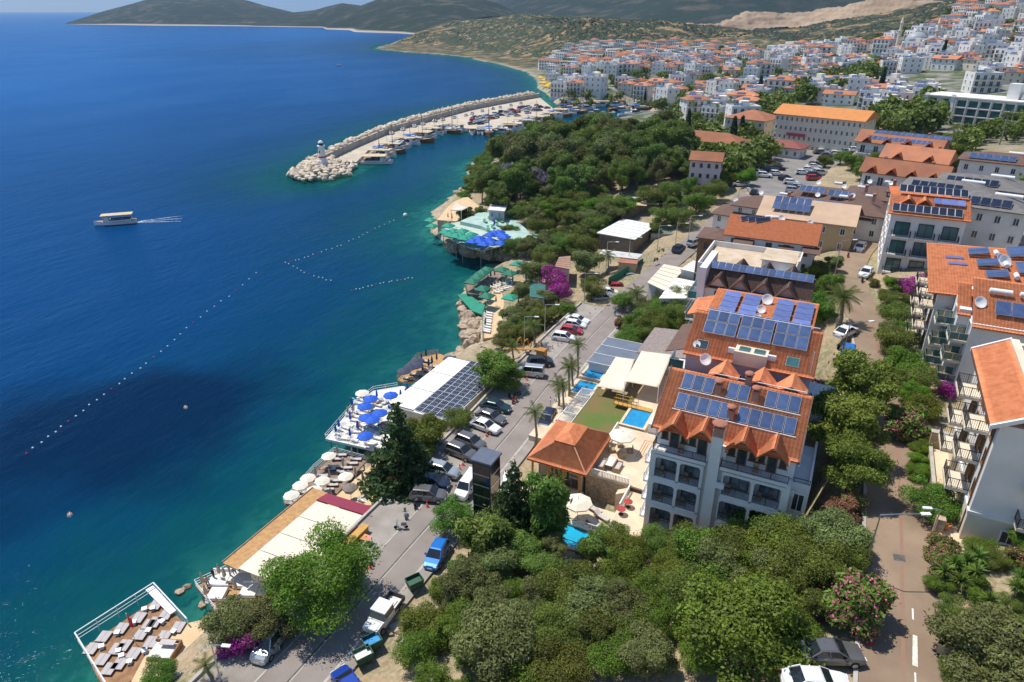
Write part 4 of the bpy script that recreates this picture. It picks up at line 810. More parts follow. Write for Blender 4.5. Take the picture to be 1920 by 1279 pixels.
pool('bright turquoise pool below the lower hotel terrace',-11.5,-4.0,-5.2,-1.0,7.4,mat=pm('pool_turquoise',(.01,.38,.62),.06,.1,1.2,bump=.3,bscale=3,spec=.6))
lw=MB(); lw.box(-14.6,15.2,5,-8.75,26.2,9.0); kind(lw.ob('lawn',pm('lawn_grass',(.095,.16,.03),.95,.2,.25,col2=(.21,.13,.06),bump=.5,bscale=14)),'structure')
pk=MB(); pk.box(-8.75,17.3,5,0,34,9.05); pk.box(-19.6,13.6,4.5,-14.6,36,6.9); pk.box(-15.6,.4,5,-8.6,5.4,7.1); pk.box(-12.3,-1.0,5,-3.4,3.2,7.35); kind(pk.ob('terrace_paving',stonepave),'structure')
lt=thing('pool_terrace','lower pool terrace edge with white crossed balustrade beneath the restaurant house','terrace',(0,0,0))
def xrail(parent,a,b,h=.95):
    a=Vector(a); b=Vector(b); L=(b-a).length; n_=max(1,round(L/1.3)); m=MB()
    for i in range(n_+1): p=a.lerp(b,i/n_); m.tube([p,p+Vector((0,0,h+.05))],.05,5)
    for z in (.1,h): m.tube([a+Vector((0,0,z)),b+Vector((0,0,z))],.05,5)
    for i in range(n_): p=a.lerp(b,i/n_); q=a.lerp(b,(i+1)/n_); m.tube([p+Vector((0,0,.1)),q+Vector((0,0,h))],.035,4); m.tube([p+Vector((0,0,h)),q+Vector((0,0,.1))],.035,4)
    return m.ob('crossed_railing',whitem,parent)
xrail(lt,(-10.5,-.9,7.4),(-4.0,-.9,7.4)); xrail(lt,(-3.6,-.9,7.4),(-3.6,3.0,7.4)); xrail(lt,(-9.8,-4.3,7.5),(-4.2,-4.3,7.5))
pg=thing('pergola','white slatted pergola along the road side of the lawn','pergola',(0,0,0))
for i in range(5): boxp('beam',whitem,pg,(-16.5,15.4+i*2.35,9.1,-14.5,15.5+i*2.35,9.25))
for x in (-16.5,-14.55): boxp('side_beam',whitem,pg,(x,15.4,8.95,x+.1,25.0,9.09))
for i in range(9): boxp('slat',whitem,pg,(-16.3+i*.2,15.45,9.26,-16.26+i*.2,24.9,9.3))
for y in (15.5,20.2,24.9): boxp('post',whitem,pg,(-16.5,y,6.8,-16.4,y+.1,8.95)); 
br=thing('timber_bridge','small yellow timber footbridge with railings crossing from the lawn over the pool','bridge',(0,0,0))
boxp('deck',pm('yellow_timber',(.52,.29,.07),.6,.15,3),br,(-10.8,22.1,9.5,-5.5,23.0,9.65)); 
for y in (22.1,23.0): 
    m=MB(); m.tube([(-10.7,y,10.6),(-7.6,y,10.6)],.05,4); m.tube([(-10.7,y,10.1),(-7.6,y,10.1)],.04,4)
    for i in range(6): m.tube([(-10.7+i*.62,y,9.4),(-10.7+i*.62,y,10.62)],.04,4)
    m.ob('railing',MATS['yellow_timber'],br)
def sail(label,pts,mat,name='awning',posts=(),sag=.5,gz=8.5,cat='awning'):
    o=thing(name,label,cat,(0,0,0)); a,b_,c_,d_=[Vector(p) for p in pts]; n_=10; vs=[];fs=[]
    for i in range(n_+1):
        for j in range(n_+1):
            s,t=i/n_,j/n_; p=(a.lerp(b_,s)).lerp(d_.lerp(c_,s),t); p.z-=sag*(4*s*(1-s)*t*(1-t)*2); vs.append(p)
    for i in range(n_):
        for j in range(n_): k=i*(n_+1)+j; fs.append((k,k+n_+1,k+n_+2,k+1))
    m=MB(); m.add(vs,fs); q=m.ob('canopy',mat,o,smooth=True); sm=q.modifiers.new('thick','SOLIDIFY'); sm.thickness=.03
    for p in posts: m=MB(); m.tube([(p[0],p[1],gz),(p[0],p[1],p[2]+.05)],.06,6); m.ob('post',whitem,o)
    return o
canvas=pm('cream_canvas',(.72,.62,.50),.8,.05,.7); canvasw=pm('white_canvas',(.80,.78,.74),.8,.04,.7)
p1=[(-13.9,24.2,10.4),(-14.2,33,11),(-11.3,33,11.2),(-10.1,24.2,10.6)]; sail('cream shade sail next to the plunge pools by the lawn',p1,canvas,posts=p1,gz=6.5,sag=.25)
p2=[(-10.4,25.6,11.4),(-10.9,35,11.8),(-6.4,35.4,12.0),(-5.7,25.8,11.5)]; sail('larger cream shade sail between the lawn and the brown shingle roof',p2,canvas,posts=p2,gz=8.5,sag=.25)
gr=thing('glazed_roof','flat grey glass roof on white ribs beside the coast road','roof',(0,0,0))
m=MB(); m.box(-18.4,32.8,4.5,-12.3,42.2,9.2); m.ob('wall',wallw,gr); glroof=pm('grey_glazing',(.16,.18,.22),.25,.1,.5,spec=.6)
for i in range(3): boxp('glass_panel',glroof,gr,(-18.6,32.7+i*3.2,9.3,-12.1,35.8+i*3.2,9.36))
for i in range(4): boxp('rib',whitem,gr,(-18.7,32.6+i*3.2,9.2,-12.0,32.7+i*3.2,9.45))
sr=thing('shingle_house','low building with a plain grey brown shingle roof beyond the shade sails','house',(0,0,0))
boxp('wall',wallc,sr,(-11.3,36.2,5,-3.3,45.2,11.0)); m=MB(); m.slab([(-11.9,35.8,11.0),(-2.8,35.8,11.8),(-2.8,46,11.8),(-11.9,46,11.0)],.15); m.ob('roof',pm('shingle',(.30,.25,.23),.85,.2,2.5,wave=('Y',4,.5)),sr)
os_=thing('tile_annex','narrow orange tiled lean-to along the hotel wall beside the shade sail','annex',(0,0,0)); boxp('wall',wallw,os_,(-4.6,17.4,8.6,-.1,35,10.8)); tiled('roof',tileg,os_,[[(-5.0,24.0,10.9),(-.1,24.0,11.9),(-.1,36,11.9),(-5.0,36,10.9)]])
# lift tower at the road
lf=thing('lift_tower','dark steel and glass lift tower standing at the kerb of the coast road','lift tower',(0,0,0)); fr_=pm('tower_steel',(.035,.045,.06),.45,.15,2,metal=.3); smoke=pm('smoked_glass',(.012,.014,.017),.1,.2,.5,spec=.7)
x0,y0,x1,y1=-18.1,-4.0,-15.9,-1.7
for x in (x0,x1-.12):
    for y in (y0,y1-.12): boxp('corner_post',fr_,lf,(x,y,5.8,x+.12,y+.12,14.6))
for k in range(6):
    z=5.9+k*1.42
    for b_ in ((x0+.12,y0+.03,z+.06,x1-.12,y0+.06,z+1.36),(x0+.12,y1-.06,z+.06,x1-.12,y1-.03,z+1.36),(x0+.03,y0+.12,z+.06,x0+.06,y1-.12,z+1.36),(x1-.06,y0+.12,z+.06,x1-.03,y1-.12,z+1.36)): boxp('glass_pane',smoke,lf,b_)
    boxp('cross_bar',steel,lf,(x0+.12,y0-.01,z-.06,x1-.12,y0+.07,z+.05),(x1-.07,y0+.12,z-.06,x1+.01,y1-.12,z+.05),(x0-.01,y0+.12,z-.06,x0+.07,y1-.12,z+.05))
boxp('cap',pm('tower_cap',(.16,.18,.23),.4,.1,2,metal=.5),lf,(x0-.15,y0-.15,14.6,x1+.15,y1+.15,14.85))
# ================================================================ OTHER BUILDINGS NEAR BY
def balcony(parent,face,x,y,z,L,dp,mat=None,gl=None,rm=None):
    """slab with a railing on three sides; face '-x' or '-y'; (x,y) is the middle of its wall edge"""
    m=MB()
    if face=='-x':
        m.box(x-dp,y-L/2,z-.28,x,y+L/2,z); b_=m.ob('balcony',mat or wallc,parent); k=dict(mat=rm or metal,gl=gl)
        rail(b_,(x-dp+.06,y+L/2,z),(x-dp+.06,y-L/2,z),.95,**k); rail(b_,(x-dp+.06,y-L/2+.05,z),(x,y-L/2+.05,z),.95,**k); rail(b_,(x-dp+.06,y+L/2-.05,z),(x,y+L/2-.05,z),.95,**k)
    else:
        m.box(x-L/2,y-dp,z-.28,x+L/2,y,z); b_=m.ob('balcony',mat or wallc,parent); k=dict(mat=rm or metal,gl=gl)
        rail(b_,(x-L/2,y-dp+.06,z),(x+L/2,y-dp+.06,z),.95,**k); rail(b_,(x-L/2+.05,y,z),(x-L/2+.05,y-dp+.06,z),.95,**k); rail(b_,(x+L/2-.05,y-dp+.06,z),(x+L/2-.05,y,z),.95,**k)
    return b_
r1=thing('apartment_block','tall white apartment block with cream balconies and orange tiled roof edge by the street','apartment block',(0,0,0))
boxp('wall',wallw,r1,(27,2.7,14,46,17.2,28.2)); boxp('plinth',wallc,r1,(26.96,2.66,14,46,17.24,19.3)); boxp('string_course',wallw,r1,(26.86,2.56,19.3,46,2.7,19.6),(26.86,2.7,19.3,27,17.2,19.6))
tiled('roof',tileg,r1,[[(26.3,17.6,28.1),(26.3,2.3,28.1),(29.0,2.3,29.7),(29.0,17.6,29.7)]])
m=MB(); m.box(29.0,2.3,28.2,29.7,17.6,29.9); m.box(29.7,2.3,28.2,46,2.9,29.2); m.box(29.7,17.0,28.2,46,17.6,29.6); m.ob('parapet',wallc,r1)
m=MB(); m.slab([(26.2,2.1,28.25),(29.1,2.1,29.95),(29.1,2.34,29.95),(26.2,2.34,28.25)],.4); m.slab([(26.2,17.56,28.25),(29.1,17.56,29.95),(29.1,17.8,29.95),(26.2,17.8,28.25)],.4); m.ob('verge',wallw,r1)
boxp('roof_terrace',stonepave,r1,(29.7,2.9,28.2,46,17,28.3)); boxp('gutter',pm('gutter_brown',(.10,.05,.04),.6),r1,(26.2,2.3,27.9,26.32,17.6,28.05)); boxp('downpipe',MATS['gutter_brown'],r1,(26.86,3.3,16,26.96,3.42,28))
m=MB(); m.lathe([(.25,0),(.4,.45),(.42,.5),(.36,.5),(.3,.4)],14,(31.2,13.5,28.3)); m.ob('plant_pot',pm('terracotta',(.5,.2,.08),.8),r1)
for v,zs in ((6.6,(19.9,23.0,26.0)),(13.0,(19.9,22.9,25.9))):
    for z in zs:
        balcony(r1,'-x',27,v,z,3.0,1.75); win(r1,27,v+.5,z+.02,1.1,2.1,'-x',fm=woodf,sill=False,gm=woodf,name='balcony_door'); win(r1,27,v-.9,z+.9,.8,1.3,'-x',fm=woodf)
for z in (20.6,23.7,26.2): win(r1,27,3.9,z,.7,1.4,'-x',fm=woodf,gm=woodf); win(r1,27,10.4,z,.7,1.4,'-x',fm=woodf,gm=woodf); win(r1,27,9.2,z,.7,1.4,'-x',fm=woodf,gm=woodf)
for u in (31.8,37,42):
    for z in (19.9,22.9,25.9): balcony(r1,'-y',u,2.7,z,3.4,1.4); win(r1,u+.2,2.7,z+.02,1.5,2.1,fm=woodf,sill=False,gm=woodf,name='balcony_door')
win(r1,30.2,2.66,17.2,1.2,1.3,gm=metal); win(r1,36,2.66,17.2,1.2,1.3,gm=metal)
m=MB(); m.lathe([(.3,0),(.45,.6),(.48,.65),(.4,.65),(.3,.5)],14,(25.9,3.4,16.6)); pt=m.ob('terracotta_pot',MATS['terracotta']); tag(pt,'large terracotta pot at the corner of the tall white apartment block','pot')
pth=MB(); pth.box(25.45,1.0,14,27,17,16.6); pth.box(25.45,-.6,14,40,2.6,16.55); kind(pth.ob('garden_path',stonepave),'structure')
gw=thing('garden_wall','rubble stone garden wall beside the pink oleander along the street','wall',(0,0,0)); boxp('stonework',stonew,gw,(25.2,17.3,14,31,17.9,18.3),(25.15,3.0,14,25.4,17.3,17.0)); boxp('coping',kerbm,gw,(25.1,2.9,17.0,25.45,17.2,17.1),(25.1,17.25,18.3,31,17.95,18.4))
for y in (3.0,8.2): boxp('gate_pillar',stonew,gw,(25.0,y-.35,14,25.7,y+.35,17.9)); 
r2=thing('apartment_block','white stepped apartment block with glass fronted balconies and four blue collectors','apartment block',(0,0,0))
boxp('wall',wallw,r2,(28,30.6,14,46,38,26.0),(26.8,33.2,14,28,38,26.6)); tiled('roof',tileg,r2,[[(26.6,32.8,26.0),(28.0,32.8,26.0),(28.0,38.4,28.2),(26.6,38.4,28.2)],[(28.0,30.2,25.7),(46,30.2,25.7),(46,38.4,29.0),(28.0,38.4,29.0)]])
panels(r2,30.0,32.0,27.0,4,1,1.5,1.9,R(35),.08); tank(r2,30.6,35.6,27.9,2.2,.3); tank(r2,33.6,35.6,27.9,2.2,.3); dish(r2,28.6,33.6,27.0,.7,.4)
win(r2,31.6,30.6,23.6,.7,.8); 
for v,zz in ((31.9,(18.2,21,23.6)),(35.5,(18.6,21.2,24.0))):
    for z in zz: balcony(r2,'-x',28 if v<33 else 26.8,v,z,2.4,1.9,gl=glassg,rm=steel); win(r2,28 if v<33 else 26.8,v,z+.02,1.4,2.1,'-x',sill=False,name='balcony_door')
r3=thing('apartment_block','white apartment block with a broad orange roof crowded with solar heaters','apartment block',(0,0,0))
boxp('wall',wallw,r3,(25,39,14,46,54,26.2)); tiled('roof',tileg,r3,[[(23.8,38.2,26.3),(46,38.2,27.4),(46,54.6,29.2),(23.8,54.6,28.1)]])
def r3z(u,v): return 26.3+(u-23.8)*.05+(v-38.2)*.11
for (u,v,n_) in ((28.6,50.2,3),(29.4,46.6,3),(30.2,43.2,3),(33.2,50.5,5),(33.8,45.5,5)):
    for i in range(n_): ob('solar_panel',panel_me(2.4,.75,collector),r3,(u,v+i*.82,r3z(u,v)+.5),rot=(R(10),R(-12),.05))
    for i in range(max(1,n_-2)): tank(r3,u+3.1,v+.8+i*1.0,r3z(u+3,v)+.15,1.3,.3,1.57)
for u,v in ((26.2,47.4),(25.9,49.4)): ob('skylight',panel_me(2.2,.7,collectorl),r3,(u,v,r3z(u,v)+.1),rot=(R(6),R(-4),0))
ob('skylight',panel_me(4.0,.9,whitem),r3,(28.0,40.2,r3z(28,40)+.06),rot=(R(6),R(-3),0)); dish(r3,32.4,48.4,r3z(32,48),.9,.6); dish(r3,32.2,49.8,r3z(32,49),.7,.6)
for v in (41,45.5,50):
    for z in (18,21,24): balcony(r3,'-x',25,v,z,2.8,1.7); win(r3,25,v,z+.02,1.5,2.1,'-x',sill=False,fm=woodf,name='balcony_door')
for u in (27.5,31):
    for z in (18,21,23.6): balcony(r3,'-y',u,39,z,2.6,1.3,gl=glassg,rm=steel); win(r3,u,39,z+.02,1.5,2.1,sill=False,name='balcony_door')
# hotel with dark photovoltaic rows
ph=thing('hotel_building','white four storey hotel with two rows of dark photovoltaic panels on its roof','hotel',(0,0,0))
boxp('wall',wallw,ph,(19.6,73.6,14,30.5,92,27.4))
for k,z in enumerate((17.4,20.6,23.8)):
    for i,u in enumerate((21.6,25.1,28.6)): win(ph,u,73.6,z,2.2,2.2,gm=glassg,fm=metal,sill=False,name='balcony_door'); balcony(ph,'-y',u,73.6,z-.1,2.9,1.0,mat=wallw)
tiled('roof',tileg,ph,[[(19.0,72.8,27.4),(31,72.8,27.4),(31,79,29.4),(19.0,79,29.4)],[(19,79,29.4),(31,79,29.4),(31,92,28),(19,92,28)]])
panels(ph,19.5,73.0,27.9,9,1,1.08,2.0,R(24),.06,mat=pv,fr=whitem); panels(ph,20.2,78.6,30.0,9,1,1.08,2.0,R(24),.06,mat=pv,fr=whitem); panels(ph,25.5,76.1,29.0,4,1,1.1,1.5,R(24),mat=collectorl)
for u in (21.8,24.2): gable_roof_piece(ph,u,1.3,75.4,29.6,28.5,78.5,76.4,tileg)
for v in (76,80,84,88):
    for z in (18,21,24): win(ph,19.6,v,z,1.3,1.5,'-x')
# flat roofed white building, white house, brown and beige roofs behind
fb=house('flat_roof_building','low white building with a wide stained flat roof behind the brown gables','building',0,59,9,0,15,13,4,2.75,wallw,'flat',flatroof,parapet=1.0,cols=4)
ax=MB(); ax.box(2.2,-5,11,7,1,13.4); ax.ob('roof_annex',wallw,fb); boxp('annex_roof',flatroof,fb,(2.0,-5.2,13.4,7.2,1.2,13.55)); win(fb,3.4,-5,11.1,.9,2.0,sill=False,name='annex_door'); tank(fb,5.2,-6.0,11.1,1.5,.3,.9); tank(fb,6.2,-5.8,11.1,1.5,.3,.9); dish(fb,-.8,-4.8,11,.6,.2); dish(fb,.8,-5.0,11,.5,.2)
for z in (2.8,5.5): rail(fb,(-8.6,-2,z),(-8.6,-6.3,z),1.0,gl=glassg,mat=steel); boxp('balcony',wallw,fb,(-8.7,-6.4,z-.2,-7.5,-2,z))
wh=house('white_house','white house with an orange gabled roof, brown awnings and washing on its balcony','house',1.5,73,9.5,0,15,9,4,3.0,wallw,'gable',tile,rh=2.6,cols=5,ww=1.0,wh=1.5,fm=woodf)
for x0,x1,z in ((-6.0,-2.6,11.6),(1.6,4.2,11.3),(5.6,8.6,11.6)): m=MB(); m.slab([(x0,-6.2,z-.6),(x1,-6.2,z-.6),(x1,-4.3,z+.1),(x0,-4.3,z+.1)],.1); m.ob('awning',brown,wh)
balcony(wh,'-y',-4.0,-4.5,9.1,6.0,1.6,mat=wallw)
for i,c_ in enumerate(((.75,.7,.78),(.55,.38,.6),(.75,.74,.73),(.2,.5,.6),(.45,.1,.2))): boxp('washing',pm('cloth%d'%i,c_,.9,.05),wh,(-5.0+i*.6,-6.08,8.9,-4.5+i*.6,-6.05,9.9+.1*(i%2)))
for i in range(3): ob('solar_panel',panel_me(2.6,1.1,pv),wh,(-5.6+i*1.3,-1.6,14.0),rot=(R(28),R(-8),.4))
for x in (-1.2,-.2): tank(wh,x,.4,14.2,1.2,.28,.4)
dish(wh,1.0,.6,14.3,.6,.3); dish(wh,5.8,1.2,14.0,.5,.3)
bp_=house('timber_pavilion','brown roofed timber walled rooftop room beside the white house','pavilion',-8.6,76,13,0,6,7,2,3.0,pm('brown_timber',(.17,.085,.045),.7,.25,3),'hip',brown,rh=.9,cols=2,fm=woodf)
lb=house('long_building','long building with a plain beige pitched roof and ten collectors','building',6,93,9.5,-.03,17.5,14,4,2.9,wallo,'gable',beigeroof,rh=2.4,cols=5)
panels(lb,-6.6,-5.6,12.9,5,2,1.3,2.0,R(25),.1)
def HP(px,py,h,*a,**k): x,y=GC(px,py,h); return house(a[0],a[1],a[2],x,y,H(x,y),*a[3:],**k)
_bl='cluster house with a dark brown roof between the beige building and the car park'
for i,(px,py,w_,d_,h_,lab) in enumerate([(1395,392,11,8,2,'low house with a brown sheet roof beside the car park'),(1450,380,15,7,2,'long brown roofed house at the edge of the car park'),(1555,360,13,9,2,'brown hipped house with open roof beams'),(1600,368,11,9,2,'brown hipped house beside the blue water tanks'),(1650,358,12,10,2,'brown hipped house with a pale chimney'),(1560,385,16,9,2,'brown roofed house with a row of collectors'),(1615,385,10,8,2,'small brown roofed house above the side lane'),(1690,362,12,9,2,'brown roofed house below the grey canopies')]):
    x,y=GC(px,py,h_*2.5+1); o=house('brown_roof_house',lab,'house',x,y,H(x,y),-.12,w_,d_,h_,2.5,wallw,'hip',brown,rh=1.8,oh=.7,group='brown roofed houses')
    if i in (3,5,2): panels(o,-w_/2+1,-d_/2-.2,h_*3+.5,7 if i==5 else 4,1,1.2,1.9,R(28),.1)
    chimney(o,w_*.2,0,h_*3+1.6,.6); dish(o,-w_*.2,.5,h_*3+1.2,.5); tank(o,w_*.1,1.8,h_*3+1.0,1.6,.3)
for i,(px,py,w_,d_,h_,lab) in enumerate([(1692,262,21,9,2,'long white terrace of flats with an orange roof and collectors'),(1700,318,17,7,2,'white row with orange gables and a line of pale collectors'),(1722,290,14,8,2,'white block with a wide orange gable facing the lane')]):
    x,y=GC(px,py,h_*3+1); o=house('terraced_block',lab,'apartment block',x,y,H(x,y),-.25,w_,d_,h_,3.0,wallw,'gable',tilefar,rh=2.8,oh=.8,balc='all' if i!=2 else (),cols=6)
    panels(o,-w_/2+2,-d_/2+.6,h_*3+.8,12 if w_>20 else 8,1,1.3,1.8,R(26),.1)
    for k in range(4 if i!=2 else 2): gable_roof_piece(o,-w_/2+w_*(k+.5)/(4 if i!=2 else 2),1.3,-d_/2-.9,h_*3+1.5,h_*3+.1,-d_/2+2.2,-d_/2+.2,tileg)
    for k in range(3): tank(o,-w_/3+k*w_/4,1.5,h_*3+1.6,1.8,.3); dish(o,-w_/4+k*w_/4,2.4,h_*3+1.4,.5,.3)
    chimney(o,w_*.3,.4,h_*3+2.2,.7); chimney(o,-w_*.3,.4,h_*3+2.2,.7)
    if i==0: panels(o,-w_/2+3,-d_/2+3.2,h_*3+2.2,14,1,1.3,1.6,R(26),.1)
for px,py,w_,d_,h_,lab,rm in [(1790,345,17,11,2,'grey roofed house under wide metal canopies','g'),(1735,352,12,9,2,'brown roofed house with slanted grey panels','b'),(1845,335,15,11,2,'dark grey roofed house with white water tanks','g'),(1880,292,15,10,2,'white house with a maroon roof and blue shutters','b'),(1850,372,13,9,2,'low cream block with pale collectors beside the side lane','g')]:
    x,y=GC(px,py,h_*3+1); o=house('town_block',lab,'building',x,y,H(x,y),-.2,w_,d_,h_,3.0,wallw,'hip',brown if rm=='b' else pm('grey_roof',(.16,.15,.145),.7,.2,1),rh=1.5,oh=.6,cols=5)
    panels(o,-w_/2+1.5,-d_/2+.2,h_*3+.6,6,1,1.4,2.0,R(26),.1,mat=collector if rm=='b' else pv); tank(o,2,1,h_*3+.9,2,.35); tank(o,4,1,h_*3+.9,2,.35)
# school: long cream building, three rows of windows under a shallow orange roof
_p=P(1445,275,15); _q=P(1605,295,15); _an=math.atan2(_q[1]-_p[1],_q[0]-_p[0]); _L=float(np.hypot(*(_q-_p)[:2])); _m=(_p+_q)/2; _dv=np.array([-math.sin(_an),math.cos(_an)])*6.5
house('school_building','long cream three storey school with rows of windows under a plain orange roof','school',float(_m[0]+_dv[0]),float(_m[1]+_dv[1]),14.4,_an,_L,13,4,2.95,pm('school_cream',(.66,.60,.48),.85,.05),'gable',pm('school_tile',(.58,.23,.07),.85,.08,.6),rh=2.6,oh=.8,cols=17,ww=.75,wh=1.35)
_s=MB(); _s.box(-3.2,-.15,-.5,3.2,0,.5); sg=_s.ob('school_banner',pm('maroon',(.28,.05,.09),.7)); sg.location=(float(_m[0]-_dv[0]*0.02-6),float(_m[1]-.6+1.6),20.0); sg.rotation_euler=(0,0,_an); tag(sg,'maroon banner hung on the cream school front','banner')
HP(1413,210,11,'annex_building','cream corner building with an orange roof beside the school','building',_an,15,13,3,3.0,wallc,'hip',tilefar,rh=2.6,oh=.7)
HP(1320,255,7,'orange_roof_house','long orange roofed house beside the wooded park','house',-.2,26,9,2,3.0,wallw,'hip',tilefar,rh=2.4,oh=.7)
HP(1295,250,7,'orange_roof_house','small orange roofed house touching the pines','house',-.2,10,9,2,3.0,wallw,'hip',tilefar,rh=2.2,oh=.7)
HP(1325,305,7,'pink_house','pale pink house with an orange roof beside the red parasols','house',.1,8,7,3,2.7,pm('pink_render',(.66,.52,.52),.85,.05),'gable',tilefar,rh=1.8,oh=.4,cols=4,ww=.7,wh=1.0,fm=woodf)
HP(1470,268,4,'maroon_pavilion','low pavilion with a maroon pitched roof in front of the school','pavilion',-.2,13,8,1,3.2,wallw,'hip',pm('maroon_roof',(.24,.07,.06),.7),rh=1.6,oh=.8)
# big white hotel on the right
_an2=R(-25); bh=thing('hotel_building','large white modern hotel with dark glazed balconies above the trees','hotel',(33,277,15),_an2)
boxp('wall',wallw,bh,(0,0,-3,60,14,12.6)); boxp('corner_fin',wallw,bh,(-.6,-.9,-3,.6,0,13.6),(9,-.9,-3,10.4,0,13.6)); boxp('roof_block',wallw,bh,(26,4,12.6,30,8,18.5),(31,5,12.6,60,13,15)); boxp('roof_slab',wallw,bh,(-.8,-1.2,12.6,60,14.3,13.0))
for f in range(4):
    for x in (2.4,6.8): win(bh,x,0,f*3+.9,2.4,1.8,gm=glassg,fm=metal,sill=False)
    for i in range(11): win(bh,13+i*4.1,0,f*3+.4,2.9,2.2,gm=glassg,fm=metal,sill=False,name='balcony_door'); boxp('balcony',wallw,bh,(11.2+i*4.1,-1.3,f*3+.05,14.9+i*4.1,0,f*3+.3),(11.0+i*4.1,-1.3,f*3+.05,11.2+i*4.1,0,f*3+3))
    for i in range(4): win(bh,0,2+i*3.3,f*3+.9,1.6,1.6,'-x',gm=glassg,fm=metal,sill=False)
# restaurants and kiosks along the coast road
def shed(name,label,cat,pts,z,gz,roofm,th=.12,wallm=None,inset=.4,extra=None):
    o=thing(name,label,cat,(0,0,0)); m=MB(); m.slab([(p[0],p[1],z+(p[2] if len(p)>2 else 0)) for p in pts],th); m.ob('roof',roofm,o)
    q4=[Vector((p[0],p[1],z+(p[2] if len(p)>2 else 0)+.03)) for p in pts]
    for k in range(7): m=MB(); m.tube([q4[0].lerp(q4[1],k/6),q4[3].lerp(q4[2],k/6)],.045,4); m.ob('rib',greym,o)
    c0=np.mean([p[:2] for p in pts],0)
    if wallm: m=MB(); q=[tuple(np.array(p[:2])+(c0-np.array(p[:2]))*.1) for p in pts]; m.poly(q,gz-1,z-th-.02); m.ob('wall',wallm,o)
    else:
        for p in pts: m=MB(); q=np.array(p[:2])+(c0-np.array(p[:2]))*.06; m.tube([(q[0],q[1],gz-.5),(q[0],q[1],z+(p[2] if len(p)>2 else 0)-th)],.07,6); m.ob('post',whitem,o)
    return o
def Q(pts,z): return [P2(x,y,z) for x,y in pts]
whr=pm('white_sheet',(.76,.76,.74),.6,.04,.6,soil=.15)
o=shed('restaurant_shed','white roofed restaurant with tan awning panels and dark photovoltaics below the park','restaurant',Q([(1160,392),(1275,372),(1265,364),(1150,372)],13),13,9.5,whr,wallm=pm('open_side_shade',(.22,.17,.12),.8,.2,1.5));  # dark wall colour paints in the shade under an open-sided roof
for i in range(3): x,y=P2(1168+i*22,386-i*2,13.2); ob('awning_panel',panel_me(3.0,3.2,pm('tan_awning',(.55,.40,.22),.8,.05)),o,(x,y,13.1),rz=.1)
x,y=P2(1228,380,13.2); panels(o,x,y,13.15,3,1,1.3,2.6,0,mat=pv,rack=False,rz=.1)
o=shed('restaurant_shed','long white pitched roof restaurant with cream panels among the olive trees','restaurant',[(*P2(1118,437,11),0),(*P2(1168,410,11),0),(*P2(1232,420,11.8),.6),(*P2(1190,448,11.8),.6)],11,8,whr,wallm=pm('open_side_shade',(.22,.17,.12),.8,.2,1.5))  # same dark wall, shade of the open sides put into its colour
o=shed('green_shed','low green sheet roof beside the white pitched restaurant','shed',[(*P2(1218,437,10.5),0),(*P2(1232,424,10.5),.3),(*P2(1272,428,10.5),.3),(*P2(1262,440,10.5),0)],10.5,8,pm('green_sheet',(.16,.22,.15),.7),wallm=wallc)
o=shed('kiosk','small kiosk with an orange roof and white awning beside the road','kiosk',Q([(1158,492),(1165,480),(1200,482),(1194,495)],9.6),9.6,7,tilefar,wallm=wallo); o=shed('white_awning','wavy white awning behind the orange roofed kiosk','awning',Q([(1122,478),(1130,468),(1205,477),(1195,486)],9.8),9.8,7,canvasw)
o=shed('brown_hut','brown roofed hut above the cove','hut',Q([(1040,500),(1048,482),(1070,480),(1068,505)],9),9,6,pm('hut_roof',(.36,.20,.14),.8),wallm=wallc)
o=shed('road_canopy','tan flat canopy roof at the bend of the coast road','roof',Q([(1213,530),(1245,495),(1285,503),(1245,545)],11),11,8,canvas,wallm=wallg); o=shed('white_canopy','plain white flat canopy beside the tan canopy roof','roof',Q([(1235,560),(1265,520),(1305,528),(1300,560)],11.5),11.5,8.5,canvasw,wallm=wallw); o=shed('small_white_roof','small white roof terrace at the glass balconies','roof',Q([(1275,505),(1300,488),(1318,495),(1305,512)],12),12,8.5,canvasw,wallm=wallw)
o=shed('green_roof_hut','dark green flat roof hut under the purple bougainvillea','hut',Q([(993,556),(994,526),(1023,535),(1022,560)],7.5),7.5,4.5,pm('teal_roof',(.03,.15,.12),.6),wallm=wallg)
KEEPOUT+=[]
# ================================================================ THE TOWN
_wm=[wallw,wallw,wallw,wallc,wallg]; PT=[]
def tproto(i,w_,d_,fl,roof,wall,rm,desc):
    o=house('town_house','white town house','house',0,-900-i*40,0,0,w_,d_,fl,3.0,wall,roof,rm,rh=min(w_,d_)*.2,oh=.6,cols=max(3,int(w_/3)),scols=max(2,int(d_/4)),ww=1.0,wh=1.5,found=7,sides=('-x','+x') if i%2 else ('-x',),balc='all' if i in (1,5,8) else ())
    if roof=='flat': boxp('stair_house',wall,o,(-1.5,-1.5,fl*3,2.0,2.2,fl*3+2.3)); tank(o,3,1,fl*3+.1,1.8,.35); panels(o,-w_/2+1,-d_/2+1,fl*3+.6,3,1,1.2,1.9,R(30),rack=False)
    else: panels(o,-2.5,-d_/2+.3,fl*3+.75,3,1,1.2,1.7,R(24),rack=False); tank(o,2,1.5,fl*3+1.6,1.5,.3)
    PT.append((o,max(w_,d_),desc)); return o
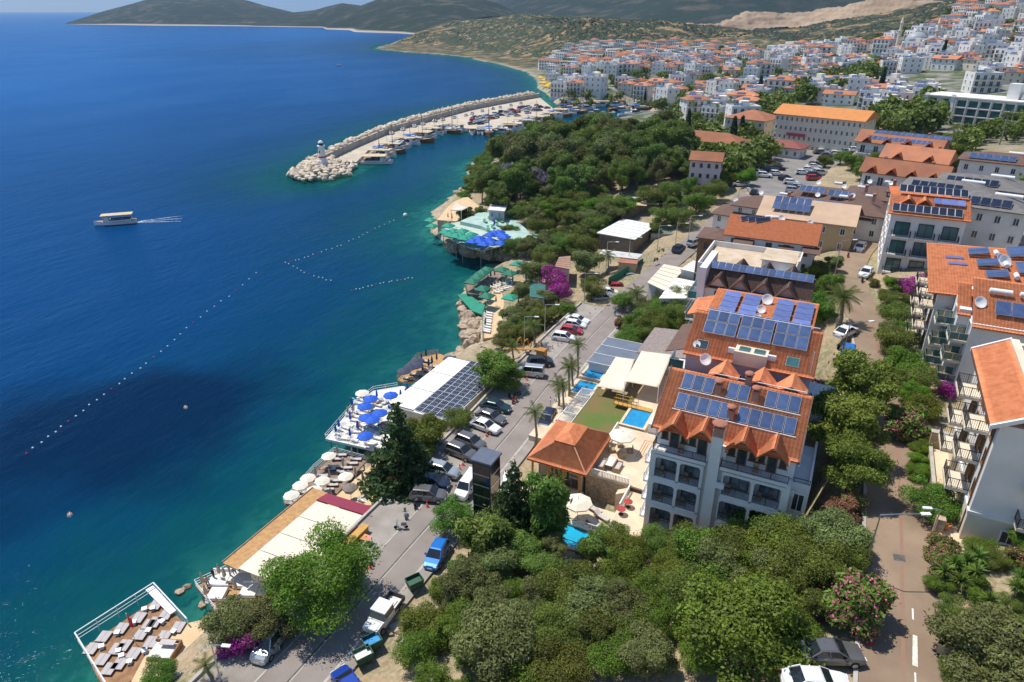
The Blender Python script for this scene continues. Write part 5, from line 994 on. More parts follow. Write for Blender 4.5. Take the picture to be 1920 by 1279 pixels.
for i,a in enumerate([(11,9,2,'hip',pm('pale_cream',(.74,.66,.54),.85,.05,.6,soil=.2),tilefar,'pale cream two storey house with an orange hipped roof'),(13,9,3,'hip',wallw,tilefar,'wide white balconied house with an orange hipped roof'),(11,9,2,'hip',wallc,tilefar,'cream two storey house with an orange hipped roof'),(11,9,3,'flat',wallw,flatroof,'white three storey block with a flat terrace roof'),(13,9,2,'gable',wallw,tilefar,'white house with a wide orange gabled roof'),(13,10,3,'hip',wallw,tilefar,'tall white balconied block with an orange hipped roof'),(11,9,2,'flat',wallg,pm('grey_deck',(.36,.35,.34),.8,.2,.5),'grey two storey block with a flat roof'),(9,8,2,'gable',wallc,tilefar,'small cream house with an orange gabled roof'),(12,10,3,'flat',wallw,pm('grey_deck',(.36,.35,.34)),'white balconied block with a grey flat roof'),(11,8,2,'hip',wallw,brown,'white house with a dark brown hipped roof')]): tproto(i,*a)
_g=random.Random(77); _ts=[]
def big_clear(x,y):
    d1,_=near_line(np.array([x]),np.array([y]),LC)
    if d1[0]<14: return False
    for cx,cy,rr in [(0,205,24),(53,268,30),(60,255,25),(-20,215,10)]:
        if (x-cx)**2+(y-cy)**2<rr*rr: return False
    return True
ZON=[([(1010,165),(1020,120),(1060,95),(1120,80),(1300,88),(1420,95),(1560,92),(1700,80),(1780,40),(1800,10),(1925,-5),(1925,110),(1925,150),(1850,172),(1700,185),(1630,165),(1500,165),(1420,205),(1380,235),(1240,205),(1260,150),(1130,150),(1080,160)],16,11.5),([(1480,170),(1640,165),(1740,190),(1735,215),(1640,235),(1620,200),(1480,190)],16,11.5),([(1240,175),(1420,180),(1390,240),(1260,215)],6,12),([(1045,188),(1060,160),(1255,168),(1250,192),(1150,186)],4,12)]
def pxin(px,py,poly): return inside(np.array([float(px)]),np.array([float(py)]),poly)[0]
_cand=[]
for poly,_,rm in ZON:
    xs=[p[0] for p in poly]; ys=[p[1] for p in poly]
    for _ in range(8000 if rm==11.5 else 700):
        px=_g.uniform(min(xs),max(xs)); py=_g.uniform(min(ys),max(ys))
        if not pxin(px,py,poly): continue
        x,y,z=G(px,py)
        if z<1.5 or not big_clear(x,y) or fbm(np.array([x/45]),np.array([y/45]),5,2)[0]>.085: continue
        if any((x-a)**2+(y-b)**2<rm*rm for a,b,_ in _ts): continue
        _ts.append((x,y,z))
_ts.sort(key=lambda p:(p[0]-CAM[0])**2+(p[1]-CAM[1])**2)
print('town houses',len(_ts))
TOWN=_ts
_V=[];_Fq=[];_mi=[]
def _sbox(V,Fq,MI,c,s,rz,mi,mt=None):
    k=len(V); cs,sn=math.cos(rz),math.sin(rz)
    for dx,dy,dz in ((-1,-1,0),(1,-1,0),(1,1,0),(-1,1,0),(-1,-1,1),(1,-1,1),(1,1,1),(-1,1,1)): X=dx*s[0]/2; Y=dy*s[1]/2; V.append((c[0]+X*cs-Y*sn,c[1]+X*sn+Y*cs,c[2]+dz*s[2]))
    for f in ((4,5,6,7),(0,1,5,4),(1,2,6,5),(2,3,7,6),(3,0,4,7)): Fq.append(tuple(k+i for i in f)); MI.append(mi if f!=(4,5,6,7) or mt is None else mt)
_first=[True]*len(PT)
for n_,(x,y,z) in enumerate(_ts):
    rz=(fbm(np.array([x/160]),np.array([y/160]),9,2)[0])*2.2-.25+_g.choice((0,0,.5,-.4))+_g.uniform(-.1,.1)
    if n_<285:
        i=_g.choice((0,1,2,3,3,4,5,6,6,7,8,8,8,9,3,3)); o,sz,desc=PT[i]; D=math.hypot(x-CAM[0],y-CAM[1]); wr='on the slope above the town' if z>26 else 'in the crowded town'
        if _first[i]: _first[i]=False; r=o; r.location=(x,y,z); r.rotation_euler=(0,0,rz); r['label']=desc+' '+wr; r['group']=desc+' '+wr
        else: r=dup(o,(x,y,z),rz,desc+' '+wr,desc+' '+wr)
        s=_g.uniform(.7,1.1); r.scale=(s*_g.uniform(.85,1.2),s,_g.uniform(.8,1.15)*(.6+.4*s))
    else:
        w_,d_,h_=_g.uniform(8,13),_g.uniform(7,10),_g.choice((5,6,6,8,9)); flat_=_g.random()<.58
        _sbox(_V,_Fq,_mi,(x,y,z-7),(w_,d_,h_+7),rz,0,2)
        for f in range(1,int(h_/3)+1):
            cs,sn=math.cos(rz),math.sin(rz)
            for q in range(4): lx=-w_/2+w_*(q+.5)/4; ly=-d_/2; _sbox(_V,_Fq,_mi,(x+lx*cs-ly*sn,y+lx*sn+ly*cs,z+f*3-2.1),(1.2,.2,1.5),rz,3)
        if not flat_:
            k=len(_V); cs,sn=math.cos(rz),math.sin(rz); a,b_=w_/2+.6,d_/2+.6
            for X,Y,Z in ((-a,-b_,0),(a,-b_,0),(a,b_,0),(-a,b_,0),(-(a-b_),0,2.2),(a-b_,0,2.2)): _V.append((x+X*cs-Y*sn,y+X*sn+Y*cs,z+h_+.1+Z))
            for f in ((0,1,5,4),(2,3,4,5),(1,2,5,5),(3,0,4,4)): _Fq.append(tuple(k+i for i in f)); _mi.append(1)
if _V:
    fs=[tuple(dict.fromkeys(f)) for f in _Fq]; me=bpy.data.meshes.new('distant_houses'); me.from_pydata(_V,[],fs)
    for mt in (wallw,tilefar,flatroof,glass): me.materials.append(mt)
    me.polygons.foreach_set('material_index',_mi); o=ob('distant_houses',me); o['label']='crowd of small distant white houses with orange roofs'; o['category']='houses'; kind(o,'stuff')
for (o,_,_),f in zip(PT,_first):
    if f:
        for c_ in list(o.children_recursive): bpy.data.objects.remove(c_)
        bpy.data.objects.remove(o)
# mosque with dome and two minarets, Lycian-era fort block on the hill
x,y,z=G(1712,98); mq=thing('mosque','mosque with a grey lead dome and two minarets above the town roofs','mosque',(x,y,z))
boxp('hall',wallw,mq,(-9,-9,-4,9,9,7)); m=MB(); m.lathe([(8,7),(8.2,8),(7.6,10),(6,12.2),(3.6,13.6),(.1,14.2)],20); m.ob('dome',pm('lead',(.33,.35,.37),.5,.1,1),mq,smooth=True)
for sx in (-12,13): m=MB(); m.lathe([(1.3,-4),(1.3,14),(1.9,14.4),(1.9,15.2),(1.0,15.3),(1.0,20),(1.3,20.1),(.05,25)],12,(sx,0,0)); m.ob('minaret',wallc,mq)
# ================================================================ THE SHORE: DECKS, PARASOLS, LOUNGERS, ROCKS
deckw=pm('deck_wood',(.30,.16,.075),.75,.25,2.0,wave=('X',3.2,.35)); deckg=pm('deck_grey',(.26,.19,.14),.75,.2,2,wave=('X',3.2,.35)); deckt=pm('deck_tan',(.48,.27,.11),.75,.2,2,wave=('X',3.2,.35))
sand=pm('pale_stone',(.66,.50,.31),.85,.14,.6,col2=(.58,.40,.22),bump=.3,bscale=2)
def deck(name,label,pts,z,mat,th=.22,legs=True,cat='deck',edge=None):
    o=thing(name,label,cat,(0,0,0)); n_=len(pts); A=sum(pts[i][0]*pts[(i+1)%n_][1]-pts[(i+1)%n_][0]*pts[i][1] for i in range(n_)); pts=pts if A>0 else pts[::-1]
    m=MB(); m.poly(pts,z-th,z); m.ob('deck_boards',mat,o)
    if legs:
        c0=np.mean(pts,0)
        for i in range(n_):
            a=np.array(pts[i]); b_=np.array(pts[(i+1)%n_]); L=np.linalg.norm(b_-a); k=max(1,int(L/4))
            for j in range(k):
                q=a+(b_-a)*j/k; q=q+(c0-q)*.08; hz=H(q[0],q[1]); m=MB(); m.tube([(q[0],q[1],min(hz,0)-.6 if hz<z-.4 else z-.5),(q[0],q[1],z-th)],.09,6); m.ob('leg',greym,o)
    return o
def deck_rails(o,pts,z,h=.95,mat=None,closed=False,n_=3):
    mat=mat or whitem
    for i in range(len(pts)-(0 if closed else 1)):
        a=Vector((*pts[i],z)); b_=Vector((*pts[(i+1)%len(pts)],z)); L=(b_-a).length; m=MB(); k=max(1,int(L/1.8))
        for j in range(k+1): p=a.lerp(b_,j/k); m.tube([p,p+Vector((0,0,h))],.035,5)
        for q in range(n_): m.tube([a+Vector((0,0,h*(q+1)/n_)),b_+Vector((0,0,h*(q+1)/n_))],.03,5)
        m.ob('railing',mat,o)
CL=dict(white=pm('parasol_cream',(.76,.70,.58),.8,.04,1),blue=pm('parasol_blue',(.015,.10,.55),.75,.1,1),navy=pm('parasol_navy',(.05,.06,.10),.8,.1,1),green=pm('parasol_green',(.02,.30,.20),.75,.1,1),teal=pm('parasol_dark_green',(.02,.17,.11),.75,.1,1),grey=pm('parasol_grey',(.20,.16,.14),.8,.1,1),red=pm('parasol_red',(.55,.02,.03),.75,.1,1),cloth=pm('parasol_folded',(.50,.42,.33),.85,.08,2),yellow=pm('parasol_yellow',(.65,.42,.04),.8,.08,1))
def canopy_me(c,k=8,sq=False):
    def mk():
        m=MB(); n_=4 if sq else k; ro=R(45) if sq else 0; 
        ring=lambda r,z:[(r*math.cos(ro+6.28319*i/n_),r*math.sin(ro+6.28319*i/n_),z) for i in range(n_)]
        vs=[(0,0,.42)]+ring(.5,.27)+ring(1,.02)+ring(1,-.08); fs=[(0,1+i,1+(i+1)%n_) for i in range(n_)]+[(1+i,1+n_+i,1+n_+(i+1)%n_,1+(i+1)%n_) for i in range(n_)]+[(1+n_+i,1+2*n_+i,1+2*n_+(i+1)%n_,1+n_+(i+1)%n_) for i in range(n_)]
        m.add(vs,fs); m.lathe([(.03,.42),(.04,.48),(.01,.55)],6); return m.mesh('canopy',CL[c])
    return cached(('canopy',c,k,sq),mk)
def fold_me(c):
    def mk():
        m=MB(); vs=[];fs=[]; n_=8
        for r,z in ((.07,0),(.17,.12),(.13,.7),(.05,1.15)):
            for i in range(n_): rr=r*(1 if i%2 else .72); vs.append((rr*math.cos(i*.785),rr*math.sin(i*.785),z))
        for j in range(3):
            for i in range(n_): fs.append((j*n_+i,j*n_+(i+1)%n_,(j+1)*n_+(i+1)%n_,(j+1)*n_+i))
        fs.append(tuple(range(3*n_,4*n_))); m.add(vs,fs); m.tube([(0,0,1.1),(0,0,1.25)],[.03,.01],5); return m.mesh('folded_canopy',CL[c])
    return cached(('fold',c),mk)
POLE=(lambda m:(m.tube([(0,0,0),(0,0,1)],.03,6),m)[1])(MB()).mesh('pole',whitem); PBASE=(lambda m:(m.lathe([(.3,0),(.3,.08),(.06,.12),(.05,.25)],10),m)[1])(MB()).mesh('base',concrete)
def parasol(px,py,z,c='white',r=1.05,h=2.1,label='',group=None,shut=False,sq=False):
    x,y=GC(px,py,h if not shut else 1.5,z); o=thing('parasol',label,'parasol',(x,y,z),_tr.uniform(0,.7) if not sq else 0,group)
    ob('pole',POLE,o,sc=(1,1,h)); ob('base',PBASE,o)
    if shut: ob('folded_canopy',fold_me(c),o,(0,0,h-1.15),sc=(1.25,1.25,1.15))
    else: ob('canopy',canopy_me(c,8,sq),o,(0,0,h-.1),sc=(r,r,r*.95))
    return o
cushl=pm('cushion_pale',(.44,.41,.41),.85,.05,2); cush=pm('cushion_grey',(.50,.46,.44),.85,.06,2); cushw=pm('cushion_white',(.72,.69,.63),.85,.05,2); cushg=pm('cushion_green',(.10,.36,.24),.85,.08,2)
def lounger_me(mat,flat_=False):
    def mk():
        m=MB(); m.box(-.32,-.95,.22,.32,.95,.30,0)
        for x in (-.28,.28):
            for y in (-.85,.3,.85): m.box(x-.03,y-.03,0,x+.03,y+.03,.22,0)
        return m.mesh('frame',woodf if not flat_ else whitem)
    return cached(('lfr',flat_),mk)
def cush_me(mat):
    def mk(): m=MB(); m.cbox((0,-.28,.36),(.62,1.32,.1)); m.cbox((0,.62,.52),(.62,.72,.1),0,None,R(32)); return m.mesh('mattress',mat)
    return cached(('cush',mat.name),mk)
def lounger(px,py,z,rz,mat=None,label='',group=None,sc=1.0,xy=None):
    x,y=xy or GC(px,py,.35,z); o=thing('sun_lounger',label,'sun lounger',(x,y,z),rz,group,sc); ob('frame',lounger_me(mat,mat is cushw),o); ob('mattress',cush_me(mat or cush),o); return o
def side_table(px,py,z,label,group,mat=None):
    def mk(): m=MB(); m.box(-.25,-.25,.34,.25,.25,.4); m.lathe([(.2,0),(.2,.03),(.04,.05),(.04,.34)],8); return m.mesh('side_table',whitem)
    x,y=GC(px,py,.35,z); return tag(ob('side_table',cached('stab',mk),None,(x,y,z),_tr.uniform(0,1)),label,'table',group)
c1=lambda x,y:(100+x/4,1000+y/4); c2=lambda x,y:(360+x/4,840+y/4); c3=lambda x,y:(520+x/4,640+y/4); c5=lambda x,y:(780+x/4,340+y/4)
# --- bottom left timber deck with grey loungers
d1=[P2(*c1(*p),2.2) for p in [(225,860),(790,480),(1000,690),(700,900),(590,1100),(420,1200),(330,1080)]]
o=deck('sun_deck','large timber sun deck over the water ringed by a white steel railing',d1,2.2,deckw); fr_o=[P2(*c1(*p),3.2) for p in [(440,1200),(160,745),(750,370),(1000,640)]]
m=MB()
for i in range(3):
    a=(*fr_o[i],3.2); b_=(*fr_o[i+1],3.2); m=MB(); m.tube([a,b_],.07,6); m.tube([(a[0],a[1],2.3),(b_[0],b_[1],2.3)],.03,5); m.tube([(a[0],a[1],2.7),(b_[0],b_[1],2.7)],.03,5)
    for j in range(5): q=np.array(a)+(np.array(b_)-np.array(a))*j/4; m.tube([(q[0],q[1],1.6),(q[0],q[1],3.2)],.04,5)
    m.ob('railing',whitem,o)
boxp('boarding_ramp',whitem,o,(0,-.4,0,5.2,.4,.15),loc=(*P2(*c1(720,410),2.6),2.5),rz=math.atan2(*(np.array(P2(*c1(940,630),2.6))-np.array(P2(*c1(720,410),2.6)))[::-1]))
for x,y in [(385,785),(290,870),(365,945),(425,1030),(510,710),(480,880),(640,630),(655,755),(530,835),(610,915),(500,985),(720,700),(760,668),(845,610),(775,545),(935,700),(830,770),(740,830)]:
    x_,y_=GC(*c1(x,y),.3,2.2); q=thing('double_lounger','pale grey flat double lounger on the timber deck with the red flag','sun lounger',(x_,y_,2.2),R(22),'double loungers on the flag deck',.72); boxp('frame',woodf,q,(-.78,-.92,.2,.78,.92,.28),(-.7,-.85,0,-.62,-.77,.2),(.62,-.85,0,.7,-.77,.2),(-.7,.77,0,-.62,.85,.2),(.62,.77,0,.7,.85,.2))
    for k in (-1,1): boxp('mattress',cushl,q,(k*.39-.37,-.9,.285,k*.39+.37,.88,.37))
for x,y in [(480,750),(605,670),(750,575),(360,845),(490,890),(515,930),(815,665),(715,740),(685,880),(575,970),(683,570),(900,735),(795,805)]: side_table(*c1(x,y),2.2,'small white table between the grey loungers on the flag deck','tables on the flag deck')
x,y=GC(*c1(625,840),0,2.2); fl=thing('flag','red flag with white crescent and star on a pole over the timber deck','flag',(x,y,2.2))
m=MB(); m.tube([(0,0,0),(0,0,4.2)],.035,6); m.ob('pole',steel,fl)
vs=[];fs=[]
for i in range(9):
    for j in range(6): vs.append((.05+i*.06*(1-.3*j/5)*.9,.12*math.sin(i*.9+j*.6),4.1-j*.3-i*.05))
for i in range(8):
    for j in range(5): k=i*6+j; fs.append((k,k+1,k+7,k+6))
m=MB(); m.add(vs,fs); m.ob('cloth',CL['red'],fl)
m=MB()
for i in range(10): a=R(40+i*28); b_=R(40+(i+1)*28); m.add([(.24+.13*math.cos(a),-.16,3.25+.2*math.sin(a)),(.24+.13*math.cos(b_),-.16,3.25+.2*math.sin(b_)),(.26+.09*math.cos(b_),-.16,3.25+.15*math.sin(b_)),(.26+.09*math.cos(a),-.16,3.25+.15*math.sin(a))],[(0,1,2,3)])
for i in range(5): a=R(i*72+18); b_=R(i*72+54); d_=R(i*72-18); m.add([(.42,-.16,3.24),(.42+.03*math.cos(d_),-.16,3.24+.03*math.sin(d_)),(.42+.08*math.cos(a),-.16,3.24+.08*math.sin(a)),(.42+.03*math.cos(b_),-.16,3.24+.03*math.sin(b_))],[(0,1,2,3)])
m.ob('crescent_and_star',whitef,fl)
x,y=GC(*c1(835,880),.4,2.2); cb=thing('cabana_sofa','brown wicker cabana sofa with cream cushions at the edge of the stone apron','sofa',(x,y,2.2),R(22)); boxp('base',woodf,cb,(-1.3,-1.0,0,1.3,1.0,.35),(-1.3,.85,.35,1.3,1.0,.8),(1.15,-1,.35,1.3,.85,.8)); boxp('cushion',cushw,cb,(-1.2,-.9,.36,1.1,.84,.5)); boxp('table_top',cush,cb,(-.6,.2,.9,.9,.8,.96))
ap=[P2(*c1(*p),2.0) for p in [(560,1180),(720,880),(1000,690),(1210,640),(1230,720),(1060,900),(880,1050),(760,1180)]]; o=MB(); _A=ap if sum(ap[i][0]*ap[(i+1)%8][1]-ap[(i+1)%8][0]*ap[i][1] for i in range(8))>0 else ap[::-1]; o.poly(_A,-1,2.25); kind(o.ob('stone_apron',sand),'structure')
o=shed('lean_to','grey metal lean-to roof beside the stone apron','shed',[(*P2(*c1(880,1050),4.3),0),(*P2(*c1(1060,920),4.3),0),(*P2(*c1(1090,970),4.3),.5),(*P2(*c1(910,1130),4.3),.5)],4.3,2.2,pm('blue_white_sheet',(.62,.66,.74),.5,.05)); o=shed('ramp_roof','flat olive grey roof between the lean-to and the bougainvillea','roof',Q([c1(1060,920),c1(1230,740),c1(1260,860),c1(1110,960)],4.6),4.6,2.2,pm('olive_sheet',(.20,.20,.15),.8),wallm=wallg)
# --- orange deck with white daybeds
d2=[P2(*c2(*p),2.6) for p in [(30,1040),(480,830),(640,1010),(640,1130),(210,1270)]]; o=deck('daybed_deck','orange timber deck crowded with white daybeds and folded cream parasols',d2,2.6,deckt); deck_rails(o,[d2[4],d2[0],d2[1]],2.6)
def daybed(px,py,z,rz,label,group,big=1.0):
    x,y=GC(px,py,.5,z); o=thing('daybed',label,'daybed',(x,y,z),rz,group,big); boxp('frame',whitem,o,(-.9,-.9,.1,.9,.9,.25),(-.9,.8,.25,.9,.9,.7)); 
    for a in (-.8,.8): boxp('leg',whitem,o,(a-.05,-.8,0,a+.05,-.7,.1),(a-.05,.7,0,a+.05,.8,.1))
    boxp('mattress',cushw,o,(-.85,-.85,.26,.85,.75,.42)); return o
for x,y,s in [(210,985,1.15),(330,960,1.0),(400,1000,1.1),(430,1060,1.0),(190,1090,1.0),(280,1180,.8),(370,900,.8),(440,930,.7),(520,1060,.8)]: daybed(*c2(x,y),2.62,R(25),'white daybed on the orange timber deck','white daybeds on the orange deck',s)
for x,y in [(75,990),(200,920),(240,945),(335,850),(390,860),(325,1040),(190,1170),(100,1080)]: parasol(*c2(x,y),2.6,'cloth',h=2.2,shut=True,label='folded cream parasol on the orange timber deck',group='folded parasols on the orange deck')
o=shed('white_shelter','small white sheet roof at the end of the cream canopy','shed',Q([c2(520,950),c2(590,935),c2(690,1020),c2(640,1060)],4.8),4.8,2.6,whr)
# --- cream canopy restaurant with maroon roof end
cn=thing('canopy_restaurant','seaside restaurant under four cream roller canopies with a timber walkway','restaurant',(0,0,0))
boxp('wall',wallc,cn,(-36.6,-19.6,2,-29.6,-8.6,5.0)); boxp('frame',greym,cn,(-37.2,-20.6,5.1,-37.0,-8.0,5.4),(-29.2,-20.6,5.6,-29.0,-8.0,5.9))
for i in range(4): m=MB(); y=-20.5+i*3.05; m.slab([(-37.1,y,5.45),(-29.1,y,5.95),(-29.1,y+2.97,5.95),(-37.1,y+2.97,5.45)],.06); m.ob('roller_canopy',canvas,cn)
for i in range(3): boxp('rib',greym,cn,(-37.2,-17.52+i*3.05,5.36,-29,-17.46+i*3.05,5.42))
m=MB(); m.slab([(-37.2,-8.3,5.6),(-29.0,-8.3,6.1),(-29.0,-6.4,5.7),(-37.2,-6.4,5.2)],.12); m.ob('end_roof',pm('maroon_sheet',(.26,.03,.06),.45,.06,1),cn); boxp('walkway',deckt,cn,(-39.6,-20.4,4.9,-37.25,-6.2,5.05)); boxp('walkway_edge',deckg,cn,(-39.75,-20.4,4.9,-39.61,-6.2,5.15))
for y in range(-20,-5,3): m=MB(); m.tube([(-39.4,y,-1.5),(-39.4,y,4.9)],.1,6); m.ob('leg',greym,cn)
ad=thing('poster_wall','orange food poster panel on the street end of the canopy restaurant','poster',(-28.9,-12.5,6.0)); boxp('board',pm('poster_orange',(.55,.20,.04),.6,.3,1.5,col2=(.30,.08,.03)),ad,(0,-1.6,.05,.06,1.6,1.0)); boxp('frame',greym,ad,(-.02,-1.66,0,.03,1.66,1.06))
bn=thing('timber_counter','long yellow timber bench counter at the kerb by the canopy restaurant','counter',(-28.2,-12.2,6.0)); boxp('top',MATS['yellow_timber'],bn,(-.45,-1.9,.8,.45,1.9,.9)); boxp('front',MATS['yellow_timber'],bn,(-.35,-1.8,0,.35,1.8,.8))
tb=thing('striped_table','small table with a pink and orange striped cloth by the road','table',(-26.9,-12.0,6.08)); 
for i in range(4): boxp('cloth_stripe',pm('stripe%d'%(i%2),(.62,.22,.25) if i%2 else (.62,.30,.06),.8),tb,(-.5+i*.25,-.45,.72,-.25+i*.25,.45,.76))
for a in (-.45,.4):
    for b_ in (-.4,.35): boxp('leg',woodf,tb,(a,b_,0,a+.05,b_+.05,.72))
# --- brown deck with cream parasols
d3=[P2(*c2(*p),2.6) for p in [(690,420),(920,160),(1070,30),(1310,95),(1160,260),(1000,440),(880,480)]]; o=deck('parasol_deck','brown timber deck with open cream parasols beside the canopy restaurant',d3,2.6,deckg); deck_rails(o,[d3[6],d3[0],d3[1],d3[2],d3[3]],2.6,.8)
for x,y in [(1025,62),(868,225),(978,253),(813,290),(916,320),(745,352),(1153,223)]: parasol(*c2(x,y),2.6,'white',1.0,2.1,'open cream parasol on the brown timber deck','open cream parasols')
parasol(*c2(1183,295),3.2,'grey',.95,2.1,'open dark grey parasol beside the brown timber deck')
for x,y in [(1090,20),(1200,40),(1130,110),(925,175),(1030,200),(1225,175),(865,395),(1040,345),(975,410),(1280,215)]: parasol(*c2(x,y),2.6,'cloth',h=2.0,shut=True,label='folded cream parasol on the brown timber deck',group='folded parasols on the brown deck')
for x,y in [(1105,70),(1215,98),(1050,148),(1145,168),(1065,262),(835,352),(940,392),(1005,322),(900,442),(1060,407),(760,412),(960,215),(870,440)]:
    for k in (-1,1): lounger(*c2(x+k*14,y-k*12),2.6,R(120),cush,'grey lounger on the brown timber deck under cream parasols','loungers on the brown deck',.8)
st=thing('stone_terrace','pale stone steps and terrace behind the brown timber deck','terrace',(0,0,0))
for k,(u0,u1,z) in enumerate([(-38.0,-36.0,2.9),(-36.0,-34.2,3.4),(-34.2,-32.3,4.0),(-32.3,-30.8,4.8)]): boxp('step',sand,st,(u0,-6.0,0,u1-.01,5.0,z))
for i in range(6): lounger(0,0,4.02,R(90),cushw,'white lounger on the pale stone steps','loungers on the stone steps',.85,xy=(-33.2,-4.6+i*1.3))
sh_=thing('tiled_shelter','little orange tiled shelter at the parking kerb','shelter',(-29.3,-2.0,5.9)); m=MB(); m.slab([(-.9,-1.6,2.0),(.9,-1.6,2.5),(.9,1.6,2.5),(-.9,1.6,2.0)],.1); m.ob('roof',tiley,sh_)
for a in (-.7,.6):
    for b_ in (-1.3,1.2): boxp('post',woodf,sh_,(a,b_,-.3,a+.1,b_+.1,2.0))
# --- white deck with blue parasols
d4=[P2(*c3(*p),3.2) for p in [(360,730),(560,500),(720,370),(900,340),(1020,330),(960,480),(860,700),(800,830)]]; o=deck('white_deck','white concrete bathing deck crowded with blue parasols and sunbeds',d4,3.2,pm('white_deck_paint',(.74,.73,.70),.7,.06,.6,soil=.2),.35); deck_rails(o,[d4[7],d4[0],d4[1],d4[2],d4[3]],3.2,.75,n_=2)
for x,y in [(850,405),(700,432),(655,488),(770,535),(665,568),(712,590),(660,712)]: parasol(*c3(x,y),3.2,'blue',1.15,2.2,'open blue parasol on the white bathing deck','open blue parasols')
parasol(*c3(637,395),3.2,'white',1.1,2.2,'single cream parasol among the blue ones on the white deck')
for x,y in [(745,395),(560,460),(545,565),(600,635),(460,620),(438,665),(545,695),(847,635),(837,485),(975,350),(925,400)]: parasol(*c3(x,y),3.2,'blue',h=2.1,shut=True,label='folded blue parasol on the white bathing deck',group='folded blue parasols')
_g=random.Random(9)
for x,y in [(620,450),(760,470),(800,445),(560,540),(590,580),(520,640),(600,670),(480,690),(690,655),(740,640),(800,600),(640,620),(720,690),(500,720),(700,760),(840,520),(760,720),(580,730),(860,450),(640,530)]:
    for k in (-1,1): lounger(*c3(x+k*11,y-k*9),3.2,R(100+_g.uniform(-15,15)),cushw,'white lounger among the blue parasols on the bathing deck','loungers on the white deck',.85)
sp=thing('solar_canopy','flat restaurant roof half white canvas and half dark photovoltaic panels','roof',(0,0,0))
_a=[np.array(P2(*c3(*p),6.4)) for p in [(1215,165),(1440,150),(1560,235),(1310,585),(1105,535),(960,490)]]
u0,u1,u2=-41.6,-37.3,-31.3; boxp('roof_slab',whr,sp,(u0,12.4,6.2,u2,29.4,6.35)); boxp('wall',wallc,sp,(u0+.6,13,2.5,u2-.2,29,6.2))
for i in range(3): boxp('canvas_panel',canvasw,sp,(u0+.1,12.6+i*5.6,6.4,u1-.1,18.1+i*5.6,6.5)); 
for i in range(4): boxp('rib',greym,sp,(u0,12.5+i*5.57,6.36,u1,12.58+i*5.57,6.56))
panels(sp,u1+.1,12.7,6.45,5,8,1.1,1.98,R(1),.05,.08,mat=pv,cells=True,rack=False,fr=whitem)
boxp('chimney_flue',steel,sp,(u2-1.0,22,6.4,u2-.6,22.4,7.8)); acbox(sp,u2+.3,16,5.9,1.57)
# --- dark deck with navy parasols
d5=[P2(*c3(*p),4.0) for p in [(900,290),(1050,120),(1210,90),(1330,140),(1200,180),(1090,290),(960,310)]]; o=deck('navy_deck','orange timber deck with charcoal parasols beside the white canvas roof',d5,4.0,deckt); deck_rails(o,[d5[0],d5[1],d5[2]],4.0,.8,MATS['orange_timber'])
for x,y in [(950,218),(1000,190),(1050,150),(1295,130),(1040,180)]: parasol(*c3(x,y),4.0,'navy',1.2,2.2,'open charcoal parasol on the orange timber deck by the solar roof','charcoal parasols')
for x,y in [(1080,120),(1115,95),(1195,120),(1160,150),(1135,165),(1090,205),(1340,150)]: parasol(*c3(x,y),4.0,'navy',h=2.2,shut=True,label='folded charcoal parasol by the solar roof',group='folded charcoal parasols')
for x,y in [(980,275),(1050,290),(1090,255),(1135,220),(1120,150),(1165,185),(1030,250)]: lounger(*c3(x,y),4.0,R(100),cush,'grey lounger on the deck with charcoal parasols','loungers on the charcoal parasol deck',.9)
# --- green club: lower tan terrace, green decks, green and blue parasols
tn=[P2(*c5(*p),3.0) for p in [(500,1180),(500,1000),(560,860),(620,700),(760,720),(770,820),(660,900),(640,1160)]]; o=deck('tan_terrace','tan paved bathing terrace lined with white loungers above the rocks',tn,3.0,sand,3.0,False,'terrace'); deck_rails(o,tn[:3],3.0,.7,CL['teal'])
gd=[P2(*c5(*p),3.0) for p in [(310,850),(380,840),(520,930),(500,1000),(420,970)]]; deck('green_deck','green painted diving deck on the rocks of the club',gd,3.0,pm('green_paint',(.02,.25,.16),.7,.15,.6),.25)
g2=[P2(*c5(*p),3.6) for p in [(365,780),(530,650),(650,650),(700,700),(560,760),(480,850),(380,840)]]; o=deck('green_club_deck','shaded club deck under a row of green square parasols',g2,3.6,deckg,.25); deck_rails(o,[g2[6],g2[0],g2[1],g2[2]],3.6,.8,CL['teal'])
for x,y in [(420,750),(460,715),(495,690),(530,665),(640,665),(700,690),(760,620),(500,805),(530,860),(705,870)]: parasol(*c5(x,y),3.4,'green' if x>700 else 'teal',1.9,2.3,'dark green square parasol on the club deck' if x<=700 else 'bright green square parasol of the club',group='green square parasols' if x<=700 else 'bright green parasols',sq=True)
for x,y in [(540,730),(590,690),(645,775),(675,720),(715,690),(520,760),(600,890),(520,970),(520,1060),(650,1020),(480,1170),(622,1155),(725,740),(660,745),(560,700)]: parasol(*c5(x,y),3.0,'teal',h=2.2,shut=True,label='folded dark green parasol on the tan club terrace',group='folded green parasols')
for i in range(9): lounger(*c5(545-i*2.5,985+i*18),3.0,R(95),cushw,'white lounger in the row along the tan terrace edge','loungers along the tan terrace',.95)
for i in range(7):
    for k in range(3): lounger(*c5(560+i*22+k*22,760-i*10+k*34),3.05,R(105),cushw,'white lounger in the packed rows of the green club','packed loungers of the green club',.85)
ga=[P2(*c5(*p),5.0) for p in [(185,385),(220,325),(330,300),(490,330),(720,430),(660,480),(490,520),(340,475)]]; o=deck('turquoise_club_deck','turquoise railed club deck with green and blue parasols over a rock ledge',ga,5.0,pm('pale_green_deck',(.42,.52,.44),.8,.12,.6),.3); deck_rails(o,[ga[i] for i in (5,6,7,0,1)],5.0,.9,pm('turquoise_paint',(.03,.32,.38),.6,.1,2),n_=4)
